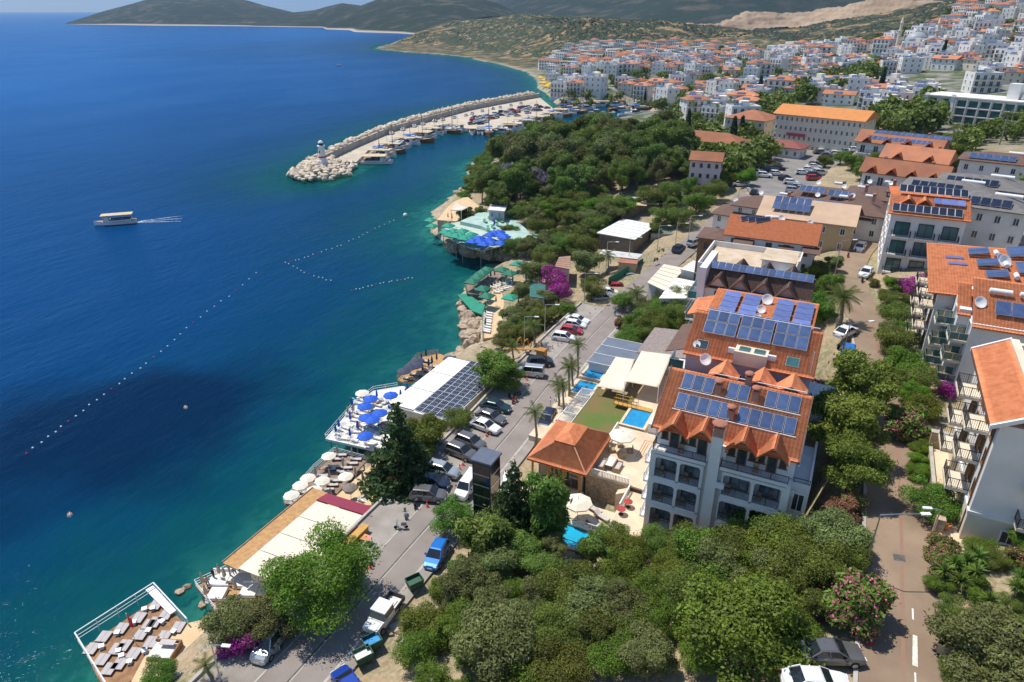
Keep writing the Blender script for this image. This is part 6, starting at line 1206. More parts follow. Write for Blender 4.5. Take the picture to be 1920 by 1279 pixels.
for x,y in [(220,382),(275,372),(330,405),(365,425),(410,402),(300,410),(255,400),(120,335),(108,290),(390,420),(345,375),(240,335)]: parasol(*c5(x,y),5.0 if x>150 else 2.5,'green',2.0,2.3,'bright green square parasol on the turquoise railed deck','bright green parasols on the ledge',sq=True)
for x,y in [(420,450),(470,428),(510,470),(545,442),(565,462),(620,385),(660,420),(550,402),(630,462),(585,388),(480,455),(640,405)]: parasol(*c5(x,y),5.0,'blue',1.9,2.2,'bright blue square parasol on the turquoise railed deck','blue parasols on the ledge',sq=True)
g3=[P2(*c5(*p),6.0) for p in [(330,300),(480,230),(700,240),(860,390),(1150,400),(1150,430),(730,440),(490,335)]]; deck('turquoise_terrace','pale turquoise stepped terrace of the club behind the parasols',g3,6.0,pm('turquoise_terrace',(.36,.50,.46),.8,.15,.5),4,False,'terrace')
for i,(x,y) in enumerate([(540,350),(580,345),(620,330),(560,375),(600,300),(640,300),(700,330),(740,340),(520,300),(560,280),(900,405),(950,400),(1000,405),(1050,410)]): lounger(*c5(x,y),6.0,R(30+i*17%60),cushg,'green cushioned lounger on the stepped turquoise terrace','loungers on the turquoise terrace',1.1)
for x,y in [(570,260),(590,320),(625,265),(585,330),(240,265),(270,275)]: parasol(*c5(x,y),6.0,'blue' if x>300 else 'red',h=2.4,shut=True,label='folded blue parasol on the turquoise terrace' if x>300 else 'folded red parasol by the headland bar',group='folded parasols of the terrace' if x>300 else 'folded red parasols')
o=shed('headland_bar','cream roofed bar at the tip of the headland','bar',[(*P2(*c5(260,215),8),0),(*P2(*c5(300,170),8),.4),(*P2(*c5(390,205),8),.4),(*P2(*c5(340,220),8),0)],8,4.5,canvas); o=shed('headland_bar','white roofed bar between the trees on the headland','bar',Q([c5(540,215),c5(560,165),c5(690,170),c5(665,225)],9),9,5,canvasw,wallm=wallg)
pl=[P2(*c5(*p),4.6) for p in [(160,290),(240,190),(290,150),(380,110),(480,190),(400,260),(300,300)]]; deck('headland_plaza','pale paved plaza at the tip of the headland',pl,4.6,sand,4,False,'plaza')
for x,y in [(1320,312),]: pass
for px,py in [(1325,334),(1345,331),(1338,336)]: parasol(px,py,H(*GC(px,py,2)),'red',2.2,2.4,'open red parasol in front of the pink house','red parasols by the pink house')
# --- rocks
ROCKM=pm('limestone',(.52,.41,.30),.9,.22,1.6,col2=(.26,.19,.13),bump=.7,bscale=2.5); ROCKP=pm('armour_stone',(.68,.58,.46),.9,.16,.8,col2=(.54,.44,.33),bump=.5,bscale=2,objvar=.15)
def rock_me(seed,mat,sd=2):
    bm=bmesh.new(); bmesh.ops.create_icosphere(bm,subdivisions=sd,radius=1); g=np.random.default_rng(seed); o3=g.random(3)*9; pl=g.normal(size=(9,3)); pl/=np.linalg.norm(pl,axis=1)[:,None]
    for v in bm.verts:
        p=np.array(v.co); k=min([1.25]+[.78/max(1e-3,float(p@q)) for q in pl if p@q>.5]); k*=1+.22*float(fbm(np.array([p[0]*1.7+o3[0]]),np.array([p[1]*1.7+p[2]*1.3+o3[1]]),seed,3)[0]); v.co=Vector(p*k)
    me=bpy.data.meshes.new('rock'); bm.to_mesh(me); bm.free(); me.materials.append(mat); return me
RK=[rock_me(i,ROCKM) for i in range(5)]; RP=[rock_me(20+i,ROCKP,1) for i in range(6)]
_g=random.Random(14)
def rock(px,py,s,z=.3,label='',group=None):
    s*=.68; x,y=P2(px,py,z); o=ob('boulder',RK[_g.randrange(5)],None,(x,y,z),_g.uniform(0,6),(s*_g.uniform(.8,1.3),s*_g.uniform(.8,1.3),s*_g.uniform(.7,1.1))); return tag(o,label,'rock',group)
for x,y,s in [(510,540,3.0),(560,560,2.6),(620,550,3.2),(690,555,2.4),(740,520,3.0),(780,510,3.4),(830,530,3.0),(870,535,2.2),(900,545,2.0),(730,550,2.2),(650,570,2.0),(430,535,3.0),(370,520,2.6),(300,500,2.2),(240,470,2.0)]: rock(*c5(x,y),s,1.2,'large pale boulder in the rock ledge under the turquoise deck','boulders under the turquoise deck')
for x,y,s in [(340,930,1.8),(360,970,2.0),(380,1010,2.2),(400,1040,2.4),(370,1060,1.8),(390,1090,2.2),(420,1075,2.0),(440,1100,2.2),(400,1150,2.2),(380,1180,2.0),(430,1170,2.4),(450,1210,2.2),(390,1230,2.0),(470,1060,2.0),(420,1000,1.8),(460,980,1.5),(370,1150,1.8)]: rock(*c5(x,y),s,.9,'rugged boulder on the shore below the tan terrace','boulders below the tan terrace')
for k in range(46): t=_g.random(); rock(*c5(340+90*t+_g.uniform(-28,40),930+310*t+_g.uniform(-30,30)),_g.uniform(.8,2.0),_g.uniform(.1,1.0),'rugged boulder on the shore below the tan terrace','boulders below the tan terrace')
for k in range(30): t=_g.random(); rock(*c5(260+640*t,495+60*math.sin(t*2.4)+_g.uniform(-14,22)),_g.uniform(1.0,2.6),_g.uniform(.1,1.6),'large pale boulder in the rock ledge under the turquoise deck','boulders under the turquoise deck')
for x,y,s in [(320,90,2.2),(345,70,2.6),(300,120,2.0),(270,140,2.2),(250,165,2.0),(210,200,1.8)]: rock(*c5(x,y),s,.8,'pale boulder at the tip of the headland','boulders at the headland tip')
for px,py,s in [(790,695,1.2),(800,684,1.4),(815,676,1.5),(850,668,1.8),(862,660,1.6),(650,900,1.1),(615,935,1.0),(505,1028,.9),(395,1165,1.0),(380,1135,.8),(350,1100,.7),(338,1110,.7),(700,845,1.0),(720,815,1.0)]: rock(px,py,s,.1,'boulder at the waterline beneath the bathing decks','boulders beneath the decks')
# --- breakwater
bw=kind(ob('breakwater',None),'structure')
def edge(p,k): return [tuple(q) for q in p]
W=np.array(BWALL); OUT=np.array([P2(x,y,0) for x,y in [(572,309),(613,288),(661,267),(737,234),(827,209),(882,198),(1012,174)]])
def rs2(p,n_): s=np.r_[0,np.cumsum(np.linalg.norm(np.diff(p,axis=0),axis=1))]; t=np.linspace(0,s[-1],n_); return np.stack([np.interp(t,s,p[:,k]) for k in range(2)],-1)
QY_=np.array(BQUAY); W2=rs2(W,60); Q2=rs2(QY_,60); O2=rs2(OUT,60)
def strip(a,b_,za,zb,mat,name,skirt=3): 
    m=MB(); n_=len(a); vs=[(p[0],p[1],za) for p in a]+[(p[0],p[1],zb) for p in b_]+[(p[0],p[1],za-skirt) for p in a]+[(p[0],p[1],zb-skirt) for p in b_]; fs=[]
    for i in range(n_-1): fs+=[(i,n_+i,n_+i+1,i+1),(2*n_+i,i,i+1,2*n_+i+1),(n_+i,3*n_+i,3*n_+i+1,n_+i+1)]
    m.add(vs,fs); return m.ob(name,mat,bw)
strip(W2,Q2,1.4,1.4,pm('quay_concrete',(.50,.43,.34),.9,.12,.2,soil=.3),'quay')
nrm_=np.gradient(W2,axis=0); nrm_/=np.linalg.norm(nrm_,axis=1)[:,None]; nrm_=np.stack([-nrm_[:,1],nrm_[:,0]],-1)
strip(W2+nrm_*1.4,W2,4.2,4.2,pm('wall_concrete',(.42,.40,.36),.9,.2,.3,col2=(.28,.26,.24),soil=.5),'parapet_wall',5); strip(O2,W2+nrm_*1.2,.0,3.7,ROCKP,'rubble_core',4)
tip=np.array(P2(612,318,1)); 
cands=[]
def tip_r(a): return 1
for _ in range(6000):
    px=_g.uniform(540,672); py=_g.uniform(292,346); x,y=P2(px,py,1.5)
    if inside(np.array([x]),np.array([y]),BREAK)[0] and (px<625 or py>305+0*(px)) and not inside(np.array([x]),np.array([y]),[tuple(p) for p in W2[2:]]+[tuple(p) for p in Q2[2:]][::-1])[0]:
        if all((x-a)**2+(y-b)**2>2.0**2 for a,b,_ in cands) : cands.append((x,y,1.2+1.3*min(1,seg_dist(np.array([x]),np.array([y]),BREAK)[0]/8)))
    if len(cands)>250: break
for k in range(2600):
    t=_g.random()*.97; s=_g.random(); i=int(t*59); p=(O2[i]*(1-s)+(W2[i]+nrm_[i]*1.6)*s)+np.array([_g.uniform(-1,1),_g.uniform(-1,1)])
    if all((p[0]-a)**2+(p[1]-b)**2>1.8**2 for a,b,_ in cands): cands.append((p[0],p[1],.4+4.1*min(1,s*1.25)))
cands.sort(key=lambda p:(p[0]-CAM[0])**2+(p[1]-CAM[1])**2)
_V=[];_Fq=[]
for k,(x,y,z) in enumerate(cands):
    s=_g.uniform(.9,1.75); me=RP[_g.randrange(6)]; a=_g.uniform(0,6)
    if k<290: ob('rock',me,bw,(x,y,z),a,(s*1.15,s*.9,s*.8))
    else:
        M=Matrix.Translation((x,y,z))@Matrix.Rotation(a,4,'Z')@Matrix.Diagonal((s*1.15,s*.9,s*.8,1)); o0=len(_V); _V+=[tuple(M@v.co) for v in me.vertices]; _Fq+=[tuple(i+o0 for i in f.vertices) for f in me.polygons]
if _V: me=bpy.data.meshes.new('rock_armour'); me.from_pydata(_V,[],_Fq); me.materials.append(ROCKP); kind(ob('rock_armour',me,bw),'stuff')
m=MB(); m.lathe([(9,-1),(8.5,1.6),(3,2.2)],20,(float(P(606,312,1)[0]),float(P(606,312,1)[1]),0)); m.ob('head_core',ROCKP,bw)
x,y=P2(606,310,2.2); lh=thing('lighthouse','small white harbour lighthouse with a red band on the breakwater head','lighthouse',(x,y,3.0))
m=MB(); m.lathe([(2.0,-.5),(2.0,1.2),(1.7,1.3),(1.55,2.3)],16); m.ob('base',whitef,lh); m=MB(); m.lathe([(1.56,2.3),(1.5,2.9)],16); m.ob('red_band',CL['red'],lh); m=MB(); m.lathe([(1.49,2.9),(1.15,6.4),(1.55,6.6),(1.55,6.9),(1.0,6.95)],16); m.ob('tower',whitef,lh); m=MB(); m.lathe([(.85,6.95),(.85,7.9)],12); m.ob('lantern',glass,lh); m=MB(); m.lathe([(1.05,7.9),(1.0,8.2),(.6,8.7),(.05,8.95)],14); m.ob('dome',whitef,lh); m=MB(); m.box(-.3,-1.35,4.2,.3,-1.2,5.0); m.ob('window',glass,lh)
KEEP_POLY=[ga,g2,g3,pl,tn,gd]
# ================================================================ CARS, BOATS, STREET FURNITURE, PEOPLE
def paint(n_,c,metal_=.25): return pm('paint_'+n_,c,.28,.03,.5,metal=metal_,spec=.5,coat=.7)
PAINT=dict(white=paint('white',(.74,.74,.73),0),black=paint('black',(.018,.019,.022)),grey=paint('grey',(.16,.155,.155),.4),silver=paint('silver',(.46,.48,.50),.5),blue=paint('blue',(.01,.16,.55),.2),navy=paint('navy',(.02,.03,.06),.3),red=paint('red',(.42,.015,.02),.1),teal=paint('teal',(.02,.05,.06),.3),deepblue=paint('deepblue',(.01,.05,.34),.2),yellow=paint('yellow',(.75,.42,.02),0))
carglass=pm('car_glass',(.015,.02,.024),.05,.2,.5,spec=.8); tyre=pm('tyre',(.018,.018,.018),.85,.1,3); rim=pm('rim',(.4,.4,.42),.35,.1,3,metal=.8); lamp_w=pm('lamp_clear',(.7,.72,.74),.1,.05); lamp_r=pm('lamp_red',(.4,.01,.01),.2,.05); trim=pm('black_trim',(.03,.03,.032),.6,.1)
CARS=dict( # (x, ztop, half width) along the length from the rear; cabin: base x0,x1, roof x0,x1, roof z, belt z
 sedan=dict(L=4.6,sec=[(-2.3,.62,.70),(-2.2,.86,.82),(-1.6,.94,.88),(0,.93,.90),(1.0,.92,.89),(1.8,.80,.85),(2.2,.70,.76),(2.3,.5,.62)],cab=(-1.75,1.05,-1.0,.25,1.42,.92)),
 suv=dict(L=4.4,sec=[(-2.2,.7,.74),(-2.12,1.0,.84),(-1.5,1.06,.91),(0,1.05,.92),(1.0,1.04,.91),(1.75,.94,.87),(2.1,.78,.78),(2.2,.55,.62)],cab=(-2.05,1.1,-1.65,.3,1.62,1.03)),
 hatch=dict(L=4.1,sec=[(-2.05,.65,.72),(-1.98,.92,.82),(-1.4,.98,.87),(0,.97,.88),(.95,.95,.87),(1.65,.82,.82),(1.95,.7,.74),(2.05,.5,.6)],cab=(-1.9,1.05,-1.45,.2,1.47,.95)),
 van=dict(L=4.5,sec=[(-2.25,.8,.8),(-2.2,1.1,.88),(-1.5,1.15,.91),(0,1.14,.91),(1.1,1.12,.9),(1.8,1.0,.86),(2.15,.82,.78),(2.25,.55,.62)],cab=(-2.2,1.35,-2.1,.75,1.88,1.12)))
def car_parts(kind_):
    d=CARS[kind_]; m=MB(); vs=[];fs=[]; zb=.22; S=d['sec']
    for x,zt,w in S:
        vs+=[(x,-w*.86,zb),(x,-w,zb+.14),(x,-w,zt-.16),(x,-w*.9,zt),(x,w*.9,zt),(x,w,zt-.16),(x,w,zb+.14),(x,w*.86,zb)]
    for i in range(len(S)-1):
        for k in range(8): fs.append((i*8+k,(i+1)*8+k,(i+1)*8+(k+1)%8,i*8+(k+1)%8))
    fs+=[tuple(range(8)),tuple(range(8*(len(S)-1),8*len(S)))[::-1]]; m.add(vs,fs)
    b0,b1,r0,r1,zr,zb2=d['cab']; wb=.80; wr=.64
    # roof and pillars belong to the body, the glazing is its own part
    m.add([(r0-.05,-wr,zr-.03),(r1+.05,-wr,zr-.05),(r1+.05,wr,zr-.05),(r0-.05,wr,zr-.03),(r0,-wr*.8,zr+.03),(r1-.1,-wr*.8,zr+.02),(r1-.1,wr*.8,zr+.02),(r0,wr*.8,zr+.03)],[(4,5,6,7),(0,1,5,4),(1,2,6,5),(2,3,7,6),(3,0,4,7),(0,3,2,1)])
    for s in (-1,1):
        m.tube([(b0+.03,s*wb,zb2),(r0,s*wr,zr)],.06,5); m.tube([(b1-.03,s*wb,zb2),(r1,s*wr,zr-.03)],.05,5); xm=(b0+b1)/2; m.tube([(xm,s*(wb+.01),zb2),(xm*.9-.1,s*(wr+.01),zr-.02)],.05,5)
    g=MB(); g.add([(b0,-wb,zb2-.02),(b1,-wb,zb2-.02),(b1,wb,zb2-.02),(b0,wb,zb2-.02),(r0,-wr,zr-.03),(r1,-wr,zr-.05),(r1,wr,zr-.05),(r0,wr,zr-.03)],[(0,1,5,4),(1,2,6,5),(2,3,7,6),(3,0,4,7),(4,5,6,7)])
    return m,g.mesh('glazing',carglass)
_bd={}; 
WHEEL=(lambda m:(m.tube([(0,-.1,0),(0,-.095,0),(0,.095,0),(0,.1,0)],[.24,.33,.33,.24],16,mi=0),m.tube([(0,-.108,0),(0,.108,0)],.2,10,mi=1),m)[2])(MB()).mesh('wheel',[tyre,rim])
def body_me(k,c):
    if (k,c) not in _bd:
        m,g=car_parts(k); me=m.mesh('body',PAINT[c]); 
        _bd[(k,c)]=me
        if (k,'g') not in _bd: _bd[(k,'g')]=g
    return _bd[(k,c)],_bd[(k,'g')]
LAMP=(lambda m:(m.box(-.06,-.16,-.07,.06,.16,.07),m)[1])(MB())
HL=LAMP.mesh('headlight',lamp_w); TL=LAMP.mesh('tail_light',lamp_r); PLATE=(lambda m:(m.box(-.02,-.26,-.06,.02,.26,.06),m)[1])(MB()).mesh('number_plate',whitef); MIR=(lambda m:(m.box(-.08,-.09,-.07,.08,.09,.07),m)[1])(MB()).mesh('mirror',trim)
def car(kind_,c,x,y,z,rz,label,group=None,extra=None):
    o=thing('parked_car',label,'car',(x,y,z),rz,group); b_,g=body_me(kind_,c); d=CARS[kind_]; L=d['L']; w=d['sec'][3][2]
    ob('body',b_,o); ob('glazing',g,o)
    for sx in (-.30,.31):
        for s in (-1,1): ob('wheel',WHEEL,o,(L*sx,s*(w-.09),.33))
    for s in (-1,1): ob('headlight',HL,o,(L/2-.09,s*.55,.62)); ob('tail_light',TL,o,(-L/2+.06,s*.6,.72)); ob('mirror',MIR,o,(d['cab'][1]-.35,s*(w+.08),d['cab'][5]+.05))
    ob('number_plate',PLATE,o,(L/2-.0,0,.42)); ob('number_plate',PLATE,o,(-L/2-.0,0,.52)); return o
def carpx(kind_,c,rear,front,z,label,group=None):
    a=P(*rear,z+.6); b_=P(*front,z+.6); return car(kind_,c,float((a[0]+b_[0])/2),float((a[1]+b_[1])/2),z,math.atan2(b_[1]-a[1],b_[0]-a[0]),label,group)
ZR=6.05
for a in [('suv','grey',(775,925),(832,930),'grey family car with roof bars parked beside the tiled shelter'),('suv','navy',(783,900),(838,908),'dark blue estate parked under the tall conifer'),('suv','silver',(805,875),(856,888),'silver hatchback parked nose out next to the dark estate'),('suv','grey',(842,838),(888,856),'warm grey car parked second from the white saloon'),('suv','grey',(860,820),(906,838),'warm grey estate parked beside the white saloon'),('sedan','white',(882,788),(938,808),'white saloon parked nose out by the solar roof'),('sedan','grey',(896,772),(946,790),'grey saloon parked between white saloon and dark teal car'),('sedan','teal',(906,756),(953,766),'dark teal saloon parked beside the scooters'),('van','silver',(1018,700),(970,695),'silver panel van parked by the timber playground'),('suv','black',(992,680),(1034,678),'black crossover parked beyond the silver van'),('suv','white',(1038,630),(1078,636),'white crossover with a black roof parked next to the red car'),('hatch','red',(1052,617),(1092,622),'red hatchback parked between white cars by the olive trees'),('hatch','white',(1060,606),(1098,611),'white hatchback parked beyond the red car'),('sedan','white',(1066,596),(1100,603),'white saloon with dark roof parked farthest in the olive tree row'),('suv','silver',(1112,560),(1150,557),'pale silver estate parked in front of the road gate'),('hatch','white',(1126,547),(1158,548),'white hatchback squeezed beside the pale silver estate'),('hatch','red',(1143,537),(1176,538),'red car with black roof parked by the dark green fence'),('suv','silver',(1170,521),(1200,518),'silver estate parked along the dark green fence'),('suv','white',(1180,512),(1212,508),'white estate parked at the end of the green fence'),('suv','navy',(1037,768),(1014,806),'dark blue car parked on the kerb beside the pergola'),('hatch','blue',(833,1012),(804,1066),'bright blue hatchback parked at the edge of the shrubs'),('hatch','deepblue',(672,1310),(636,1258),'deep blue hatchback parked by the green bins'),('suv','white',(955,900),(950,925),'white car parked behind the glass lift tower')]: carpx(*a[:4],ZR,a[4])
carpx('van','white',(890,893),(862,932),ZR,'white people carrier driving along the coast road beside the lift tower')
carpx('van','silver',(525,1180),(492,1225),ZR,'silver van parked under the olive trees by the scooters')
carpx('sedan','grey',(1500,1222),(1615,1225),16.05,'grey saloon parked beneath the glossy tree on the upper street'); carpx('sedan','white',(1470,1275),(1592,1282),16.05,'white saloon parked beside the grey saloon on the upper street')
for a in [('sedan','white',(1572,628),(1600,614),'white saloon parked beside the white awning on the street'),('hatch','blue',(1592,645),(1590,682),'blue hatchback parked behind the second hotel block'),('sedan','white',(1632,503),(1616,518),'white car parked by the panelled hotel'),('hatch','white',(1618,458),(1606,470),'white hatchback parked at the far bend of the street')]: carpx(*a[:4],16.1,a[4])
# white pickup with a black bed
a=P(738,1130,6.6); b_=P(702,1178,6.6); pk_=thing('pickup_truck','white boxy pickup truck with a dark open bed parked at the roadside','pickup',(float((a[0]+b_[0])/2),float((a[1]+b_[1])/2),ZR),math.atan2(b_[1]-a[1],b_[0]-a[0]))
m=MB(); m.box(-2.4,-.85,.45,-.55,.85,.62); m.box(-.55,-.85,.45,1.35,.85,1.2); m.box(1.35,-.78,.5,2.35,.78,1.15); m.box(1.3,-.6,1.15,2.3,.6,1.2); m.ob('body',PAINT['white'],pk_); m=MB(); m.add([(-.55,-.82,1.2),(1.2,-.82,1.2),(1.2,.82,1.2),(-.55,.82,1.2),(-.5,-.75,1.85),(.85,-.75,1.85),(.85,.75,1.85),(-.5,.75,1.85)],[(0,1,5,4),(1,2,6,5),(2,3,7,6),(3,0,4,7)]); m.ob('glazing',carglass,pk_)
boxp('cab_roof',PAINT['white'],pk_,(-.62,-.8,1.85,.95,.8,1.98)); boxp('bed_side',trim,pk_,(-2.4,-.85,.62,-.6,-.78,1.1),(-2.4,.78,.62,-.6,.85,1.1),(-2.4,-.78,.62,-2.33,.78,1.1),(-.67,-.78,.62,-.6,.78,1.1)); boxp('bumper',trim,pk_,(2.35,-.85,.4,2.5,.85,.6)); boxp('load',cushw,pk_,(-1.9,-.4,.63,-1.0,.3,.72))
for x in (-1.55,1.6):
    for s in (-1,1): ob('wheel',WHEEL,pk_,(x,s*.78,.38),sc=1.15)
for s in (-1,1): ob('headlight',HL,pk_,(2.33,s*.55,.85))
# small cars of the square, the quay and the harbour (too small to show their parts)
def toy_me(k,c):
    def mk():
        m,g=car_parts(k); q=MB(); q.v=list(m.v); q.f=list(m.f); q.m=[0]*len(m.f); q.add([v.co[:] for v in g.vertices],[tuple(p.vertices) for p in g.polygons],1)
        for sx in (-1.35,1.4):
            for s in (-1,1): q.tube([(sx,s*.72,.33),(sx,s*.9,.33)],.33,8,2)
        return q.mesh('parked_car',[PAINT[c],carglass,tyre])
    return cached(('toy',k,c),mk)
def toy(px,py,rz,c,label,group,k=None,z=None):
    x,y=GC(px,py,.5,z); zz=H(x,y) if z is None else z
    if inside(np.array([x]),np.array([y]),SQUARE)[0]: zz=15.0
    return tag(ob('parked_car',toy_me(k or _g.choice(('sedan','suv','hatch')),c),None,(x,y,zz+.02),rz),label,'car',group)
c6=lambda x,y:(1100+x/4.174,300+y/4.174)
for x,y,r_ in [(1290,45,.3),(1375,38,.3),(1460,30,.3)]: toy(*c6(x,y),r_,'yellow','yellow taxi waiting at the edge of the car park','taxis at the car park','sedan')
for x,y,c,r_ in [(1330,100,'white',2.6),(1390,125,'white',.1),(1485,110,'white',.3),(1690,105,'white',.2),(1740,80,'white',.2),(1780,55,'white',.2),(1815,95,'white',.2),(1790,42,'black',.2),(1780,122,'black',.2),(1550,145,'black',1.0),(1600,180,'white',.1),(1620,245,'silver',.1),(1680,232,'silver',.1),(1660,222,'silver',.2),(1310,262,'black',1.6),(1205,195,'white',.2),(1215,140,'black',1.2),(1150,460,'white',.9),(1230,410,'black',.9),(1780,150,'red',.4),(1410,85,'navy',.2),(1450,70,'grey',.2),(1500,70,'navy',.2),(1845,20,'white',.2),(1870,10,'silver',.2),(1835,640/6,'silver',.3),(720,700,'navy',1.4),(845,655,'silver',1.2)]: toy(*c6(x,y),r_,c,{'white':'small white car','black':'small black car','silver':'small silver car','red':'small red car','navy':'small dark blue car','grey':'small grey car'}[c]+' standing in the town car park',c+' cars in the car park')
for i in range(26): toy(1535+_g.uniform(-15,70),285+_g.uniform(-6,8),_g.uniform(0,.5),_g.choice(('white','white','silver','grey')),'small car parked in front of the school','cars in front of the school') if i<9 else toy(*[(892+4.6*(i-9)+_g.uniform(-2,2),222-.9*(i-9)+_g.uniform(-3,4))][0],_g.uniform(.8,1.4),_g.choice(('white','white','silver','grey','black')),'small car parked on the breakwater quay','cars on the quay',z=1.4)
for i in range(14): t=.3+.045*i; p=W2[int(t*59)]*.8+Q2[int(t*59)]*.2; tag(ob('parked_car',toy_me('sedan',_g.choice(('white','silver','white'))),None,(p[0],p[1],1.42),1.9),'small car parked against the breakwater wall','car','cars along the breakwater wall')
# scooters
def scooter_me(c):
    def mk():
        m=MB(); m.tube([(0,-.03,0),(0,.03,0)],.22,10,0); m.v=[(x-.55,y,z+.24) for x,y,z in m.v]; k=len(m.v); m.tube([(.6,-.03,.24),(.6,.03,.24)],.22,10,0); m.box(-.6,-.13,.42,.0,.13,.62,1); m.box(-.62,-.14,.62,-.02,.14,.74,2); m.box(-.02,-.16,.22,.4,.16,.3,1); m.add([(.35,-.2,.28),(.45,-.16,.85),(.45,.16,.85),(.35,.2,.28),(.45,-.2,.28),(.52,-.1,.85),(.52,.1,.85),(.45,.2,.28)],[(0,1,2,3),(4,7,6,5),(0,4,5,1),(3,2,6,7),(1,5,6,2)],1); m.tube([(.58,0,.3),(.42,0,1.0)],.03,5,0); m.tube([(.4,-.32,1.02),(.4,.32,1.02)],.025,5,0); return m.mesh('scooter',[tyre,PAINT[c],trim])
    return cached(('sco',c),mk)
for px,py,c,z in [(760,965,'white',ZR),(752,985,'silver',ZR),(668,1045,'silver',ZR),(690,1050,'white',ZR),(958,745,'black',ZR),(965,750,'red',ZR),(970,740,'black',ZR),(505,1215,'white',ZR),(515,1222,'silver',ZR),(1000,600,'black',ZR),(1590,480,'red',16.1),(1600,470,'black',16.1),(1617,525,'black',16.1),(1575,655,'black',16.1),(1612,935,'navy',16),(1608,910,'black',16),(1655,620,'black',16.2),(1230,487,'black',9),(1240,470,'silver',9.5),(780,943,'black',ZR)]:
    x,y=GC(px,py,.5,z); tag(ob('scooter',scooter_me(c),None,(x,y,z+.03),_g.uniform(0,6)),{'white':'white','silver':'silver','black':'black','red':'red','navy':'dark blue'}[c]+' scooter parked '+('on the coast road pavement' if z<7 else 'beside the upper street'),'scooter',c+' scooters '+('on the coast road' if z<7 else 'by the upper street'))
# lamps, cones, bins
def street_lamp(x,y,z,h,arm,rz,label,group=None):
    o=thing('street_lamp',label,'street lamp',(x,y,z),rz,group); m=MB(); m.tube([(0,0,-.3),(0,0,.4),(0,0,h)],[.09,.08,.05],8); m.ob('pole',steel,o); m=MB(); m.tube([(0,0,h-.02),(arm*.5,0,h+.08),(arm,0,h+.1)],[.05,.045,.04],6); m.ob('arm',steel,o); m=MB(); m.cbox((arm+.3,0,h+.1),(.75,.3,.12)); m.cbox((arm+.3,0,h+.03),(.6,.24,.03)); m.ob('lamp_head',whitem,o); return o
_b=P(1617,1080,16); street_lamp(float(_b[0]),float(_b[1]),16,6.4,3.2,R(26),'tall steel street lamp reaching over the upper street by the pink oleander')
_b=P(1745,1010,16); street_lamp(float(_b[0]),float(_b[1]),16,3.2,.8,R(200),'short curved lamp by the orange tree gate')
_b=P(1572,700,15.5); street_lamp(float(_b[0]),float(_b[1]),16,6.5,2.8,R(40),'steel street lamp beside the blue hatchback'); _b=P(1563,523,15.5); street_lamp(float(_b[0]),float(_b[1]),16,6.5,2,R(30),'steel street lamp at the lime green tree')
for px,py in [(1021,632),(983,655),(1095,570),(1136,505),(1178,497),(1232,475),(1265,470),(1290,455),(1380,400)]: x,y,z=G(px,py); street_lamp(x,y,z,6.2,1.8,R(20),'steel street lamp along the coast road','lamps along the coast road')
_b=P(415,1279,6); street_lamp(float(_b[0]),float(_b[1]),6,4.5,1.0,R(20),'grey lamp post next to the low young palm')
def cone_me():
    m=MB(); m.lathe([(.22,0),(.22,.04),(.08,.06),(.06,.75),(.03,.78)],10,mi=0); m.lathe([(.085,.3),(.078,.5)],10,mi=1); return m.mesh('traffic_post',[pm('cone_red',(.65,.05,.02),.6,.05),whitef])
CONE=cone_me()
for px,py in [(912,818),(877,865),(868,872),(862,880),(801,950),(994,690),(988,713),(1021,665),(1036,655),(1046,650),(1052,645),(694,1065),(965,870),(1127,590),(1116,585),(1106,592),(1178,535),(1571,500),(1575,493)]: x,y=P2(px,py,ZR if py>600 or px<1500 else 16.1); tag(ob('traffic_post',CONE,None,(x,y,ZR+.02 if px<1500 else 16.1)),'red and white traffic post at the edge of the '+('coast road' if px<1500 else 'upper street'),'traffic post','traffic posts on the coast road' if px<1500 else 'traffic posts on the upper street')
x,y=P2(1631,1208,16); tag(ob('traffic_cone',CONE,None,(x,y,16.06)),'faded red traffic cone standing by the grey saloon','traffic cone')
def bin_(x,y,z,rz,c,label,ins):
    o=thing('rubbish_bin',label,'bin',(x,y,z),rz); m=MB(); t=.06; A=[(-.65,-.5),(.65,-.5),(.65,.5),(-.65,.5)]; B=[(-.8,-.62),(.8,-.62),(.8,.62),(-.8,.62)]; C_=[(-.74,-.56),(.74,-.56),(.74,.56),(-.74,.56)]
    m.add([(*p,.2) for p in A]+[(*p,1.15) for p in B]+[(*p,1.15) for p in C_]+[(*p,.75) for p in C_],[(3,2,1,0)]+[(i,(i+1)%4,4+(i+1)%4,4+i) for i in range(4)]+[(4+i,4+(i+1)%4,8+(i+1)%4,8+i) for i in range(4)]+[(8+i,8+(i+1)%4,12+(i+1)%4,12+i) for i in range(4)]); m.ob('body',c,o); m=MB(); m.box(-.73,-.55,.7,.73,.55,.78); m.ob('refuse',ins,o)
    for a in (-.55,.55):
        for b_ in (-.4,.4): m=MB(); m.tube([(a-.04,b_,.1),(a+.04,b_,.1)],.1,8); m.ob('wheel',tyre,o)
bing=pm('bin_green',(.03,.10,.06),.6,.15,2); x,y=P2(682,1240,6); bin_(x,y,6.05,R(60),bing,'open green rubbish container with white bags at the roadside',cushw); x,y=P2(699,1215,6); bin_(x,y,6.05,R(60),bing,'open green rubbish container holding a blue bag',pm('blue_bag',(.02,.25,.55),.5)); x,y=P2(778,1100,6.2); bin_(x,y,6.1,R(60),bing,'green rubbish container at the kerb near the blue hatchback',bing)
bins=pm('bin_zinc',(.36,.37,.38),.4,.15,2,metal=.7); x,y=P2(1772,1222,16.2); bin_(x,y,16.2,R(80),bins,'zinc rubbish container at the kerb below the olive tree',trim); x,y=P2(1790,1258,16.2); bin_(x,y,16.2,R(75),bins,'zinc rubbish container with an open lid nearest the olive tree',trim)
